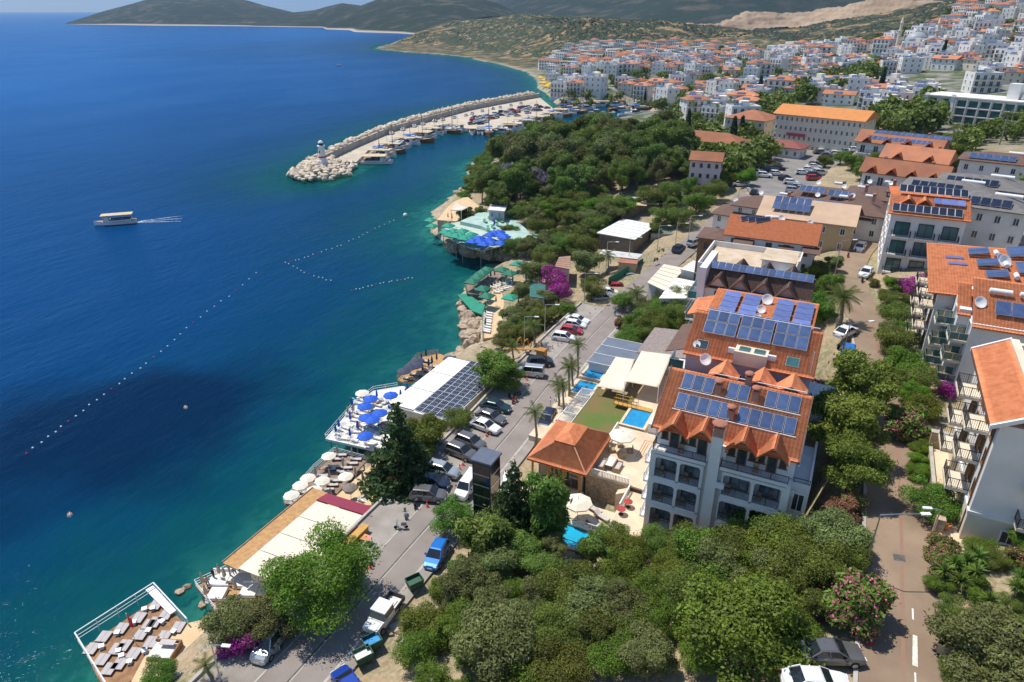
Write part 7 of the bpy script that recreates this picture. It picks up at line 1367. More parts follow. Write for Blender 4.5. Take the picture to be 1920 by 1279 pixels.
# timber playground by the road
pgd=thing('timber_playground','orange timber playground slide and curved frames beside the parked van','playground',(0,0,0)); ot=MATS['orange_timber']; cx,cy_=P2(993,655,6)
for k in range(4): m=MB(); m.tube([(cx-2+k*1.3,cy_-1.2,6),(cx-2+k*1.3,cy_-.6,7.6),(cx-2+k*1.3,cy_+.6,7.6),(cx-2+k*1.3,cy_+1.2,6)],.12,6); m.ob('arch',ot,pgd)
m=MB(); m.slab([(cx-4,cy_-2.4,6.2),(cx+2.4,cy_-2.4,7.5),(cx+2.4,cy_-1.6,7.5),(cx-4,cy_-1.6,6.2)],.12); m.ob('slide',ot,pgd); boxp('platform',ot,pgd,(cx+2.4,cy_-2.6,5.5,cx+3.8,cy_-1.2,7.55))
fn=thing('mesh_fence','dark green mesh fence along the kiosk side of the coast road','fence',(0,0,0))
_fa=P(1140,535,6.8); _fb=P(1205,498,7.4); 
for k in range(8): a=_fa+(_fb-_fa)*k/8; b_=_fa+(_fb-_fa)*(k+1)/8; m=MB(); m.slab([(a[0],a[1],a[2]+1.7),(b_[0],b_[1],b_[2]+1.7),(b_[0]+.04,b_[1],b_[2]+1.7),(a[0]+.04,a[1],a[2]+1.7)],2.2); m.ob('panel',CL['teal'],fn)
# boats
def hull(L,B,H_,sheer=.35,mi=0,m=None,n_=9):
    m=m or MB(); vs=[];fs=[]
    for i in range(n_):
        t=i/(n_-1); x=-L/2+L*t; w=B/2*(1-max(0,(t-.45)/.55)**2.2)*(.82+.18*min(1,t/.25)); zt=H_*(1+sheer*max(0,(t-.3)/.7)**2); w=max(w,.03); vs+=[(x,-w,zt),(x,-w*.86,.15),(x-0,-w*.3,-.4),(x,w*.3,-.4),(x,w*.86,.15),(x,w,zt)]
    for i in range(n_-1):
        for k in range(5): fs.append((i*6+k,i*6+k+1,(i+1)*6+k+1,(i+1)*6+k))
    fs.append(tuple(range(6))[::-1]); m.add(vs,fs,mi); dk=[]
    for i in range(n_): dk.append((vs[i*6][0],vs[i*6][1]*.95,vs[i*6][2]-.12))
    for i in range(n_): dk.append((vs[i*6+5][0],vs[i*6+5][1]*.95,vs[i*6+5][2]-.12))
    m.add(dk,[(i,i+1,n_+i+1,n_+i) for i in range(n_-1)],mi+1); return m
hullw=pm('hull_white',(.76,.76,.75),.3,.03,.5,coat=.3); hullb=pm('hull_wood',(.20,.09,.04),.45,.15,1,coat=.3); hulln=pm('hull_navy',(.02,.03,.09),.35,.05); teak=pm('teak',(.42,.27,.14),.7,.15,2); sailc=pm('canvas_boat',(.74,.71,.65),.8,.05); bluec=pm('canvas_blue',(.03,.12,.40),.8,.08); 
def boat(typ,x,y,rz,label,group,s=1.0):
    o=thing('boat',label,'boat',(x,y,0),rz,group,s)
    def part(nm,mats,fn):
        def mk(): m=MB(); fn(m); return m.mesh(nm,mats)
        return ob(nm,cached(('boat',typ,nm),mk),o)
    if typ=='tour':
        part('hull',[hullw,teak],lambda m:hull(14,4.2,1.2,.4,0,m)); part('cabin',[hullw,carglass],lambda m:(m.box(-5.5,-1.6,1.2,3.6,1.6,1.7,0),m.box(1.8,-1.3,1.7,3.6,1.3,3.2,0),m.box(3.61,-1.1,2.3,3.65,1.1,3.0,1))); part('canopy',[pm('boat_canopy_tan',(.56,.44,.27),.8,.05)],lambda m:m.box(-6.3,-1.9,3.5,4.2,1.9,3.65))
        pst=cached('bpost',lambda:(lambda m:(m.tube([(0,0,1.1),(0,0,3.5)],.05,5),m)[1])(MB()).mesh('canopy_post',steel)); bnc=cached('bbench',lambda:(lambda m:(m.box(-5.4,-.25,1.7,1.4,.25,2.1),m)[1])(MB()).mesh('bench',hulln))
        for a in (-6,-3,0,3.2):
            for b_ in (-1.7,1.7): ob('canopy_post',pst,o,(a,b_,0))
        for b_ in (-1.2,1.2): ob('bench',bnc,o,(0,b_,0))
    elif typ=='yacht':
        part('hull',[hullw,teak],lambda m:hull(12,3.8,1.4,.35,0,m)); part('cabin',[hullw,carglass],lambda m:(m.add([(-2.5,-1.4,1.3),(3.2,-1.3,1.4),(3.2,1.3,1.4),(-2.5,1.4,1.3),(-2.2,-1.2,2.5),(1.4,-1.1,2.5),(1.4,1.1,2.5),(-2.2,1.2,2.5)],[(4,5,6,7),(0,3,7,4)],0),m.add([(-2.5,-1.42,1.5),(3.1,-1.32,1.6),(1.5,-1.12,2.4),(-2.2,-1.22,2.4),(-2.5,1.42,1.5),(3.1,1.32,1.6),(1.5,1.12,2.4),(-2.2,1.22,2.4)],[(0,1,2,3),(5,4,7,6),(1,5,6,2)],1))); part('flybridge',[hullw],lambda m:(m.box(-2.6,-1.25,2.5,.6,1.25,2.7),m.box(.3,-1.1,2.7,.5,1.1,3.2),m.box(-2.6,-1.2,2.7,-2.4,1.2,3.9)))
    elif typ=='gulet':
        part('hull',[hullb,teak],lambda m:hull(18,4.8,1.6,.6,0,m)); part('deckhouse',[hullw,carglass],lambda m:(m.box(-5,-1.5,1.5,2,1.5,2.5,0),m.box(-4.8,-1.52,1.9,1.8,1.52,2.25,1))); part('awning',[bluec],lambda m:m.box(-8,-1.9,3.4,-2.5,1.9,3.5)); part('mast',[hullb],lambda m:(m.tube([(2.5,0,1.5),(2.5,0,15)],[.16,.08],7),m.tube([(-4.5,0,1.5),(-4.5,0,12)],[.14,.07],7),m.tube([(9,0,2.4),(12,0,3.1)],[.12,.06],6),m.tube([(2.5,0,3.6),(-3.5,0,3.4)],.16,6))); part('rigging',[steel],lambda m:[m.tube(p,.025,3) for p in ([(2.5,0,14.8),(11.8,0,3.1)],[(2.5,0,14.8),(-4.5,0,11.8)],[(2.5,0,14),(2,2.2,1.6)],[(2.5,0,14),(2,-2.2,1.6)],[(-4.5,0,11.8),(-8.8,0,2)])])
    elif typ=='sail':
        part('hull',[hullw,teak],lambda m:hull(11,3.4,1.2,.25,0,m)); part('deckhouse',[hullw],lambda m:m.add([(-2,-1,1.1),(3,-.7,1.2),(3,.7,1.2),(-2,1,1.1),(-1.8,-.85,1.7),(2,-.55,1.6),(2,.55,1.6),(-1.8,.85,1.7)],[(4,5,6,7),(0,1,5,4),(1,2,6,5),(2,3,7,6),(3,0,4,7)])); part('mast',[steel],lambda m:(m.tube([(1,0,1.2),(1,0,14)],[.1,.06],6),m.tube([(1,0,2.4),(-3.6,0,2.3)],.12,6),m.tube([(1,0,13.8),(5.4,0,1.4)],.02,3))); part('sprayhood',[bluec],lambda m:m.box(-3.8,-1.1,1.9,-1.9,1.1,2.1))
    else:
        part('hull',[CL['red'] if typ=='dinghy' else hullw,teak],lambda m:hull(5.2,2.0,.7,.3,0,m)); part('seat',[hullw],lambda m:(m.box(-.9,-.7,.55,-.4,.7,.8),m.box(.5,-.35,.55,.9,.35,1.2)))
    return o
_x=P(217,420,0); _hv=P(180,422,0)-P(255,416,0); boat('tour',float(_x[0]),float(_x[1]),math.atan2(_hv[1],_hv[0]),'covered tour boat cruising alone on the open sea',None,.82)
wk=MB(); a=P(250,417,0); d=-_hv/np.linalg.norm(_hv); nrm2=np.array([-d[1],d[0],0])
foam=pm('foam',(.72,.78,.82),.6,.1,1)
for s in (-1,0,1):
    for k in range(40):
        w_=.16+.5*_g.random()*(1-k/45); q=a+d*k*.34+nrm2*(s*(.35+k*.075)+_g.uniform(-.25,.25))+np.array([0,0,.02]); L_=_g.uniform(.3,.9); wk.add([q,q+d*L_*.5+nrm2*w_*.5,q+d*L_,q+d*L_*.5-nrm2*w_*.5],[(0,1,2,3)])
o=wk.ob('wake',foam); o['label']='white foam wake behind the cruising tour boat'; o['category']='wake'; kind(o,'stuff')
LB={'tour':'covered white tour boat','yacht':'white motor yacht','gulet':'wooden two masted gulet','sail':'white sailing yacht','small':'small white open boat'}
QT=rs2(np.array(BQUAY),200); QN=np.gradient(QT,axis=0); QN/=np.linalg.norm(QN,axis=1)[:,None]; QN=np.stack([QN[:,1],-QN[:,0]],-1)
_cy2=[]
for k,t in enumerate(np.linspace(3,196,74)):
    i=int(t); p=QT[i]; nn_=QN[i]; typ=('tour','yacht','yacht','yacht','sail','tour','yacht','yacht','gulet','yacht','sail','tour')[k%12] if k>1 else 'tour'; L={'tour':14,'yacht':12,'gulet':18,'sail':11,'small':5.2}[typ]; s=_g.uniform(.85,1.0); q=p+nn_*(L*s/2+1.3); rz=math.atan2(nn_[1],nn_[0])+_g.uniform(-.08,.08)
    boat(typ,float(q[0]),float(q[1]),rz,LB[typ]+' moored along the breakwater quay',LB[typ]+'s at the breakwater',s)
for px,py,typ,rz in [(1130,200,'tour',.5),(1165,207,'gulet',.6),(1185,205,'yacht',.6),(1205,206,'gulet',.6),(1150,212,'small',2),(1100,205,'yacht',.5),(1080,210,'yacht',.4),(1065,215,'sail',.4),(1190,214,'yacht',.8),(1175,217,'sail',.6)]: p=P(px,py,0); boat(typ,float(p[0]),float(p[1]),rz+_g.uniform(-.2,.2),LB[typ]+' moored in the inner harbour basin',LB[typ]+'s in the inner harbour')
for k in range(34):
    px=_g.uniform(1045,1255); py=_g.uniform(197,216)-(px-1045)*.02; p=P(px,py,0)
    if H(float(p[0]),float(p[1]))<-.1 and all((p[0]-a)**2+(p[1]-b)**2>60 for a,b in _cy2): _cy2.append((p[0],p[1])); typ=_g.choice(('yacht','small','sail','yacht','gulet')); boat(typ,float(p[0]),float(p[1]),_g.uniform(.2,1.0),LB[typ]+' moored in the inner harbour basin',LB[typ]+'s in the inner harbour',.9)
for k in range(46): px=_g.uniform(880,1030); py=238-(px-880)*.21-_g.uniform(0,14)-(px-880)*.02; toy(px,py,_g.choice((.9,1.0,2.5)),_g.choice(('white','white','silver','grey','black','red')),'small car parked on the wide part of the quay','cars on the wide quay',z=1.4)
for px,py in [(1014,146),(1022,150),(1030,152),(1020,156),(1032,158),(1040,156),(1026,162)]: parasol(px,py,2.2,'yellow',4.2,3.2,'yellow awning of the beach cafe beyond the breakwater','yellow beach cafe awnings',sq=True)
p=P(935,274,0); boat('dinghy',float(p[0]),float(p[1]),.4,'small orange red dinghy crossing the harbour mouth',None,.9)
p=P(635,123,0); boat('small',float(p[0]),float(p[1]),.4,'tiny motor boat out on the bay towards the headland',None,1.3); p=P(456,66,0); boat('small',float(p[0]),float(p[1]),.4,'distant boat far out near the peninsula',None,2.2)
# buoys
BU=cached('buoy',lambda:(lambda m:(m.lathe([(.02,-.16),(.15,-.1),(.2,.04),(.15,.18),(.03,.24)],10),m)[1])(MB()).mesh('buoy',whitef,True)); BR_=cached('buoyr',lambda:(lambda m:(m.lathe([(.02,-.16),(.15,-.1),(.2,.04),(.15,.18),(.03,.24)],10),m)[1])(MB()).mesh('buoy',CL['red'],True))
for pts,n_ in (([(745,408),(700,432),(640,460),(560,487),(535,492)],26),([(535,492),(580,515),(620,527)],12),([(660,545),(720,530),(775,521)],16),([(50,850),(180,752),(280,678),(360,608),(450,540),(480,512)],34)):
    q=rs2(np.array(pts,float),n_)
    for k,(px,py) in enumerate(q): p=P(px+_g.uniform(-2,2),py+_g.uniform(-1,1),0); r_=k%6==0; tag(ob('buoy',BR_ if r_ else BU,None,(float(p[0]),float(p[1]),0),0,.8),('small red' if r_ else 'small white')+' float on the swimming area line','buoy',('red' if r_ else 'white')+' floats')
p=P(760,405,0); tag(ob('buoy',BU,None,(float(p[0]),float(p[1]),.1),0,3.5),'larger white mooring buoy off the headland','buoy')
# people: one body mesh each, skinned over a joint skeleton
def person_me(name,pose,mats):
    J=dict(pel=(0,0,.95,.14,.11),ch=(0,0,1.25,.17,.12),nk=(0,0,1.47,.06,.06),hd=(0,.02,1.62,.10,.11),tp=(0,.02,1.74,.07,.08))
    for s,n_ in ((-1,'l'),(1,'r')):
        st=.18*s*pose; J[n_+'s']=(s*.19,0,1.40,.06,.06); J[n_+'e']=(s*.25,.06*pose*s,1.12,.045,.045); J[n_+'w']=(s*.25,.14*pose*s+.04,.88,.035,.035); J[n_+'f']=(s*.25,.16*pose*s+.06,.79,.035,.02)
        J[n_+'h']=(s*.09,0,.90,.09,.09); J[n_+'k']=(s*.10,-st*.6+.03,.50,.065,.065); J[n_+'a']=(s*.11,-st*1.1,.09,.045,.045); J[n_+'t']=(s*.12,-st*1.1+.16,.04,.04,.03)
    E_=[('pel','ch'),('ch','nk'),('nk','hd'),('hd','tp')]
    for n_ in 'lr': E_+=[('ch',n_+'s'),(n_+'s',n_+'e'),(n_+'e',n_+'w'),(n_+'w',n_+'f'),('pel',n_+'h'),(n_+'h',n_+'k'),(n_+'k',n_+'a'),(n_+'a',n_+'t')]
    ks=list(J); me=bpy.data.meshes.new(name); me.from_pydata([J[k][:3] for k in ks],[(ks.index(a),ks.index(b_)) for a,b_ in E_],[]); o=bpy.data.objects.new(name,me); COL.objects.link(o)
    o.modifiers.new('s','SKIN'); 
    for i,k in enumerate(ks): me.skin_vertices[0].data[i].radius=J[k][3:5]; me.skin_vertices[0].data[i].use_root=(k=='pel')
    sb=o.modifiers.new('d','SUBSURF'); sb.levels=2; dg=bpy.context.evaluated_depsgraph_get(); out=bpy.data.meshes.new_from_object(o.evaluated_get(dg)); bpy.data.objects.remove(o)
    out.materials.clear()
    for m_ in mats: out.materials.append(m_)
    for p in out.polygons:
        z=p.center.z; x=abs(p.center.x); p.use_smooth=True
        p.material_index=2 if z>1.68 or (z>1.58 and p.center.y<-.01) else 0 if z>1.46 or (x>.2 and z<1.15 and z>.7) or z<.12 else 1 if z>.92 else 3
    return out
skin=pm('skin',(.45,.26,.17),.6,.05); hair=pm('hair',(.03,.02,.015),.7,.1); cw=pm('cloth_white',(.7,.7,.68),.9,.05); cdk=pm('cloth_dark',(.03,.03,.035),.9,.05); ctq=pm('cloth_turquoise',(.05,.45,.5),.9,.05); cbl=pm('cloth_blue',(.08,.14,.3),.9,.05)
PE=[person_me('person',.6,[skin,cw,hair,cw]),person_me('person',.2,[skin,cdk,hair,cdk]),person_me('person',.9,[skin,ctq,hair,cbl]),person_me('person',.1,[skin,skin,hair,cbl])]
for i,px,py,z,rz,lab in [(0,1032,755,ZR,2,'person in white clothes walking on the road by the palms'),(0,1042,752,ZR,2.4,'second person in white beside the palm trunk'),(2,1153,588,ZR+.1,1,'person in a turquoise top walking along the road railing'),(1,400,1080,2.62,0,'person in dark swimwear standing at the edge of the orange deck'),(3,389,1092,2.62,1,'bare chested person beside the folded parasol on the orange deck'),(3,652,770,3.2,2,'bare chested person standing at the sea edge of the white deck'),(3,662,768,3.2,4,'second bather at the sea edge of the white deck'),(3,672,800,3.2,2,'bather standing between the white loungers'),(1,1345,342,14.6,0,'person in dark clothes by the red parasols')]:
    x,y=GC(px,py,.9,z); tag(ob('person',PE[i],None,(x,y,z+.02),rz),lab,'person')
for px,py,lab in [(131,975,'swimmer with arms spread in the open water off the decks'),(350,770,'lone swimmer far from the white deck')]:
    p=P(px,py,0); tag(ob('person',PE[3],None,(float(p[0]),float(p[1]),-.13),rot=(R(-80),0,1.0)),lab,'person')
# terrace furniture at the hotel
rat=MATS['rattan']
def set_(x,y,z,rz,label):
    o=thing('rattan_sofa',label,'sofa',(x,y,z),rz); boxp('base',rat,o,(-.9,-.4,0,.9,.4,.35),(-.9,.3,.35,.9,.4,.8),(-.9,-.4,.35,-.75,.3,.6),(.75,-.4,.35,.9,.3,.6)); boxp('cushion',cush,o,(-.74,-.38,.36,.74,.29,.48)); return o
set_(-5.6,8.3,9.5,R(90),'rattan sofa with grey cushions on the upper terrace'); set_(-7.3,7.9,9.5,R(-90),'rattan sofa beside the white table on the upper terrace')
o=thing('white_table','white oblong table between the rattan sofas on the upper terrace','table',(-6.5,8.4,9.5)); boxp('top',whitef,o,(-.45,-.9,.66,.45,.9,.72)); boxp('leg',rat,o,(-.3,-.6,0,.3,.6,.65))
for x,y,z,lab in [(-6.3,11.8,9.5,'open cream parasol over rattan chairs on the upper terrace'),(-7.4,.3,7.36,'open cream parasol above the turquoise pool terrace')]:
    o=thing('parasol',lab,'parasol',(x,y,z),.2); ob('pole',POLE,o,sc=(1,1,2.5)); ob('base',PBASE,o); ob('canopy',canopy_me('white'),o,(0,0,2.35),sc=(1.6,1.6,1.4))
for i in range(4): a=i*1.57+.4; o=thing('rattan_chair','rattan armchair under the cream parasol on the upper terrace','chair',(-6.3+1.1*math.cos(a),11.8+1.1*math.sin(a),9.5),a+1.57,'rattan armchairs'); boxp('seat',rat,o,(-.35,-.35,0,.35,.35,.42)); boxp('back',rat,o,(-.35,-.35,.42,.35,-.25,.85))
for x,y in ((-2.6,3.1),(-2.9,1.6)): o=thing('red_table','round red cafe table on the hotel side walk','table',(x,y,8.8),0,'red cafe tables'); m=MB(); m.lathe([(.5,.7),(.5,.75)],16); m.ob('top',pm('red_top',(.35,.05,.04),.5),o); m=MB(); m.lathe([(.3,0),(.3,.03),(.04,.05),(.04,.7)],8); m.ob('stem',metal,o)
for i,(x,y) in enumerate(((-5.0,1.6),(-5.4,.2),(-6.2,2.4))): lounger(0,0,7.38,R(70),cush,'taupe lounger on the pool terrace','pool terrace loungers',1,xy=(x,y))
_pl=[]
for px,py in [(742,1172),(762,1200),(785,1235),(805,1279),(818,1320)]: q=G(px,py); _pl.append((q[0],q[1],q[2]+.12))
ribbon('footpath',smooth_line(_pl,.8),-.7,.7,.0,concrete,.3)
for px,py,s_ in [(750,1190,.5),(765,1185,.6),(748,1205,.4),(780,1215,.45),(735,1195,.35),(770,1228,.4),(1010,1235,.6),(1025,1245,.5),(1000,1250,.45)]: q=G(px,py); tag(ob('boulder',RK[_g.randrange(5)],None,(q[0],q[1],q[2]+.05),_g.uniform(0,6),s_),'small pale stone beside the concrete footpath' if px<900 else 'pale stone in the clearing on the slope','rock','stones by the footpath' if px<900 else 'stones on the slope')
for i,(f,x,y,z) in enumerate([(c3,620,450,3.2),(c3,800,445,3.2),(c3,560,540,3.2),(c3,690,655,3.2),(c3,740,640,3.2),(c3,600,670,3.2),(c3,480,690,3.2),(c2,1050,148,2.6),(c2,960,215,2.6),(c2,760,412,2.6),(c3,1050,290,4.0),(c3,1135,220,4.0),(c2,330,960,2.8),(c5,530,1040,3.0),(c5,620,750,3.05)]):
    x_,y_=GC(*f(x,y),.4,z); tag(ob('person',PE[3 if i%3 else 2],None,(x_,y_,z+.5),rot=(R(-86),0,R(100)+i)),'bather lying on a lounger among the '+('blue parasols' if f is c3 and z<3.5 else 'charcoal parasols' if f is c3 else 'cream parasols' if z==2.6 else 'white daybeds' if f is c2 else 'green parasols'),'person','bathers on the '+('white deck' if f is c3 and z<3.5 else 'charcoal parasol deck' if f is c3 else 'brown deck' if z==2.6 else 'daybed deck' if f is c2 else 'green club terrace'))

# ================================================================ PLACING THE PLANTS
# along the coast
treepx('bright',600,1082,7.2,1.18,'big bright green leafy tree over the pavement beside the cream canopy roof','tree',var=0,z=5.6)
treepx('olive',500,1165,4.6,1.0,'grey green olive tree above the small parked van by the timber sun deck','tree',z=5.4)
treepx('olive',440,1165,4.4,1.1,'grey green olive tree leaning over the magenta bougainvillea','tree',z=5.2)
treepx('bougainvillea',452,1196,3.2,1.0,'magenta bougainvillea bush under two olive trees by the coast road','shrub',name='flowering_shrub',z=5.4)
treepx('conifer',748,838,14.5,.98,'tall dark conifer with a pointed top rising between the beach decks','tree',var=0,z=2.5)
treepx('aleppo',797,822,7.6,.8,'rounded light green pine behind the tall dark conifer','tree',z=3.0)
treepx('aleppo',925,690,6.5,1.1,'leafy green tree beside the solar panel roof on the coast road','tree',z=5.6)
treepx('maquis',955,705,4.2,1.1,'small green tree by the parked silver van','tree',z=5.8)
treepx('scrub',862,785,2.6,1.3,'small climbing shrub by the end of the solar roof','shrub',name='shrub',z=5.6)
tree('scrub',-29.6,-7.2,2.4,1.2,'leafy shrub below the small orange tiled shelter','shrub',None,'shrub')
tree('maquis',-29.7,-9.6,1.9,1.2,'low shrub beside the yellow counter by the canopy','shrub',None,'shrub')
treepx('maquis',655,1030,2.0,1.2,'flowering shrub at the corner of the cream canopy','shrub',name='shrub',z=5)
treepx('maquis',300,1265,2.6,1.0,'small green shrub beside the grey lean-to roof by the sea','shrub',name='shrub',z=4)
palmpx(385,1250,2.2,fl=1.4,nf=14,label='low young palm beside the lamp post on the coast road',z=5.4)
treepx('maquis',848,962,4.0,1.0,'round green tree standing at the kerb beside the lift tower','tree',z=6)
treepx('conifer',962,935,11.0,.8,'dark spreading conifer beside the glass lift tower','tree',var=1,z=6.8)
treepx('fine',1030,950,9.5,.85,'feathery fine leaved tree in front of the blue pool','tree',z=7.5)
treepx('fine',915,1010,7.0,1.3,'feathery bush below the glass lift tower','shrub',name='shrub',z=6.8)
# the overgrown slope below the hotel
_g=random.Random(21); _spots=[]
_poly=[(900,1010),(1100,1000),(1330,1010),(1560,1010),(1620,1080),(1560,1190),(1480,1279),(1300,1310),(820,1310),(770,1150),(830,1060)]
def scatter(poly,n_,rmin,gg,z0=10,tries=4000,spots=None,mask=None):
    pw=[P2(x,y,z0) for x,y in poly]; xs=[p[0] for p in pw]; ys=[p[1] for p in pw]; out=[]; spots=[] if spots is None else spots
    for _ in range(tries):
        x=gg.uniform(min(xs),max(xs)); y=gg.uniform(min(ys),max(ys))
        if not inside(np.array([x]),np.array([y]),pw)[0]: continue
        if mask and not mask(x,y): continue
        if all((x-a)**2+(y-b)**2>rmin**2 for a,b in spots): spots.append((x,y)); out.append((x,y))
        if len(out)>=n_: break
    return out
SL={'scrub':'dense dark green shrub on the overgrown slope below the hotel','maquis':'mid green leafy shrub on the overgrown slope below the hotel','olive':'grey green olive bush on the overgrown slope below the hotel','pine':'rounded pine sapling on the overgrown slope below the hotel'}
for x,y in scatter(_poly,95,2.5,_g,11,spots=_spots,mask=lambda x,y:-17.6<x<18 and y<-3.5):
    sp=_g.choice(['scrub','scrub','maquis','maquis','olive','pine']); h=_g.uniform(2.6,4.3)
    if x>8 and y>-9: h*=1.15
    lb=('tall ' if h>3.9 else 'low ' if h<3.2 else '')+SL[sp]+(' near the coast road' if x<-9 else ' near the upper street' if x>9 else ''); lb=lb.replace('overgrown ','') if len(lb.split())>16 else lb
    tree(sp,x,y,h,_g.uniform(.85,1.15),lb,'shrub' if sp!='pine' else 'tree',lb,'shrub' if sp!='pine' else 'tree')
treepx('olive',930,1200,6.0,1.1,'wide grey green tree spreading over the slope above the concrete path','tree',var=1)
treepx('olive',890,1090,4.5,.9,'pale grey green tree near the blue car on the coast road','tree')
treepx('maquis',1390,1175,6.3,1.35,'broad glossy green tree beside the parked cars on the upper street','tree',var=1)
treepx('aleppo',1400,985,7.0,.95,'dark green tree rising in front of the hotel balconies','tree')
treepx('maquis',1330,1040,5.5,1.0,'leafy tree at the foot of the hotel front','tree')
treepx('maquis',1480,1020,5.5,1.1,'leafy tree below the right hand bay of the hotel','tree')
treepx('olive',1560,1010,4.5,1.1,'olive green tree beside the alley behind the hotel','tree')
treepx('olive',1470,1080,4.2,1.1,'grey green olive tree below the hotel front','tree')
for a in [('rust',1583,955,2.2),('oleander_sparse',1605,940,1.8),('olive',1605,1025,2.6),('rust',1570,1035,2.3),('bright',1590,1060,2.0)]:
    treepx(a[0],a[1],a[2],a[3],1.1,{'rust':'dry rusty brown shrub in the street side bed','oleander_sparse':'small reddish shrub at the street corner bed','olive':'round grey green shrub by the street lamp','bright':'bright lime green shrub beside the street lamp'}[a[0]],'shrub',name='shrub',group='shrubs in the street bed')
treepx('oleander',1602,1122,4.2,.98,'pink flowering oleander beside the parked cars on the upper street','shrub',name='flowering_shrub')
treepx('oleander',1706,790,4.0,.95,'pale pink oleander in bloom at the corner of the garden path','shrub',name='flowering_shrub')
treepx('aleppo',1608,722,9.0,.95,'tall rounded pine beside the street next to the second hotel block','tree',var=0)
treepx('aleppo',1590,800,8.5,1.0,'leaning pine at the street edge behind the hotel','tree',var=1)
treepx('aleppo',1600,870,6.5,.95,'lower pine at the street edge behind the hotel','tree',var=2)
treepx('bougainvillea',1538,738,3.2,.85,'magenta bougainvillea in the alley behind the hotel','shrub',name='flowering_shrub',z=12)
treepx('olive',1545,790,3.0,.9,'small silvery shrub in the alley behind the hotel','shrub',name='shrub')
treepx('maquis',1757,935,4.0,1.0,'glossy orange tree in front of the white apartment block','tree')
for i,(px,py) in enumerate([(1727,838),(1726,862),(1722,885)]): treepx('bright',px,py,1.5,1.4,'bright green clipped hedge bush along the paved path','hedge',name='hedge_bush',group='hedge along the paved path')
for (sp,px,py,h,w_) in [('scrub',1678,590,3.5,1.2),('olive',1670,622,3.2,1.0),('scrub',1690,640,3.8,1.2),('maquis',1700,680,3.8,1.2),('scrub',1715,712,3.4,1.2),('bright',1712,740,3.0,1.1),('maquis',1735,760,3.2,1.1),('scrub',1665,560,2.6,1.1),('maquis',1690,615,3.0,1.1)]:
    treepx(sp,px,py,h,w_,'leafy garden shrub in the bed between the street and the balconies','shrub','shrubs in front of the balcony block','shrub')
for px,py in [(1790,705),(1775,730),(1740,545),(1728,620)]: treepx('bougainvillea',px,py,2.2,.9,'magenta bougainvillea climbing by the balcony block','shrub','bougainvilleas by the balconies','flowering_shrub')
_g=random.Random(31); _sp2=[]
for x,y in scatter([(1745,1020),(1920,1040),(1925,1290),(1800,1290),(1770,1150)],34,1.9,_g,17,spots=_sp2):
    sp=_g.choice(['scrub','maquis','maquis','oleander_sparse']); tree(sp,x,y,_g.uniform(1.3,2.1),1.15,'low flowering oleander in the garden below the white apartment block' if 'ole' in sp else 'low leafy shrub in the garden below the white apartment block','shrub','flowering garden shrubs' if 'ole' in sp else 'garden shrubs','shrub')
for px,py,h in [(1770,1075,1.4),(1790,1060,1.6),(1812,1055,1.5),(1830,1075,1.6),(1800,1092,1.3),(1835,1045,1.5),(1822,1035,1.3),(1855,1128,1.5),(1905,1105,1.6),(1915,1085,1.4)]:
    x,y=GC(px,py,h); yucca(x,y,h,1.15,'yucca with a head of green sword leaves in the garden','yuccas in the garden')
treepx('olive',1855,1215,5.2,1.2,'large silvery olive tree above the street side bins','tree',var=0)
# between the hotels and the far street
treepx('bright',1525,508,3.8,1.2,'bright lime green round tree at the bend of the street','tree')
for px,py,h in [(1530,545,4.5),(1545,575,4.5),(1560,530,3.5),(1520,580,4.0)]: treepx('maquis',px,py,h,1.0,'leafy tree behind the solar panelled hotel roofs','tree','trees behind the hotel roofs')
palmpx(1580,560,5.0,fl=3.2,nf=30,label='stout fan palm with a skirt of dead leaves beside the street',fat=1.7)
treepx('olive',1565,492,3.0,1.0,'grey olive tree by the white house corner','tree')
# beds at the junction
for sp,px,py,h in [('scrub',1640,530,1.4),('redbush',1655,548,1.2),('redbush',1665,525,1.4),('maquis',1690,540,1.6),('bright',1678,530,2.6),('bougainvillea',1716,530,2.8),('oleander',1750,510,2.2),('scrub',1700,560,1.6)]:
    treepx(sp,px,py,h,1.1,{'scrub':'low shrub in the walled bed at the junction','redbush':'red flowering bush in the walled bed at the junction','maquis':'green bush in the walled bed at the junction','bright':'lime green bush in the walled bed at the junction','bougainvillea':'magenta bougainvillea at the panelled hotel corner','oleander':'pink oleander at the panelled hotel corner'}[sp],'shrub','shrubs at the junction','shrub')
# palms along the coast road
for px,py,h in [(1083,648,6.5),(1066,690,5.5),(1072,685,5.0),(1055,728,5.0),(1046,722,4.2),(1003,775,5.2)]: palmpx(px,py,h,fl=1.9,nf=20,label='slender palm on the kerb in front of the hotel pools',group='palms along the coast road',z=6.1)
palmpx(1195,552,4.6,fl=2.4,nf=24,label='bushy palm in the garden beyond the grey roof')
palmpx(1000,612,4.2,fl=2.2,nf=20,label='palm behind the timber playground',z=5.5); palmpx(960,650,3.6,fl=2.0,nf=18,label='palm beside the timber playground slide',z=5.5)
palmpx(985,505,5,fl=2.4,nf=24,label='bushy palm beside the bougainvillea above the green terrace',z=5)
palmpx(1140,478,4.5,fl=2.2,nf=20,label='palm by the orange roofed kiosk'); palmpx(1030,455,4,fl=2.2,nf=18,label='palm above the cove rocks')
for sp,px,py,h,w_ in [('maquis',1170,560,4,1.1),('olive',1215,590,4,1.1),('maquis',1240,575,4.5,1.1),('scrub',1265,585,4.5,1.1),('maquis',1225,610,3.5,1.1),('maquis',1185,600,3.2,1),('scrub',1280,560,4.5,1.1),('maquis',1290,600,4,1.0),('oleander',1165,603,2.2,1)]:
    treepx(sp,px,py,h,w_,'leafy tree in the garden between the grey roof and the hotels' if sp!='oleander' else 'pink oleander beside the road railing','tree' if sp!='oleander' else 'shrub','trees in the roadside garden' if sp!='oleander' else None)
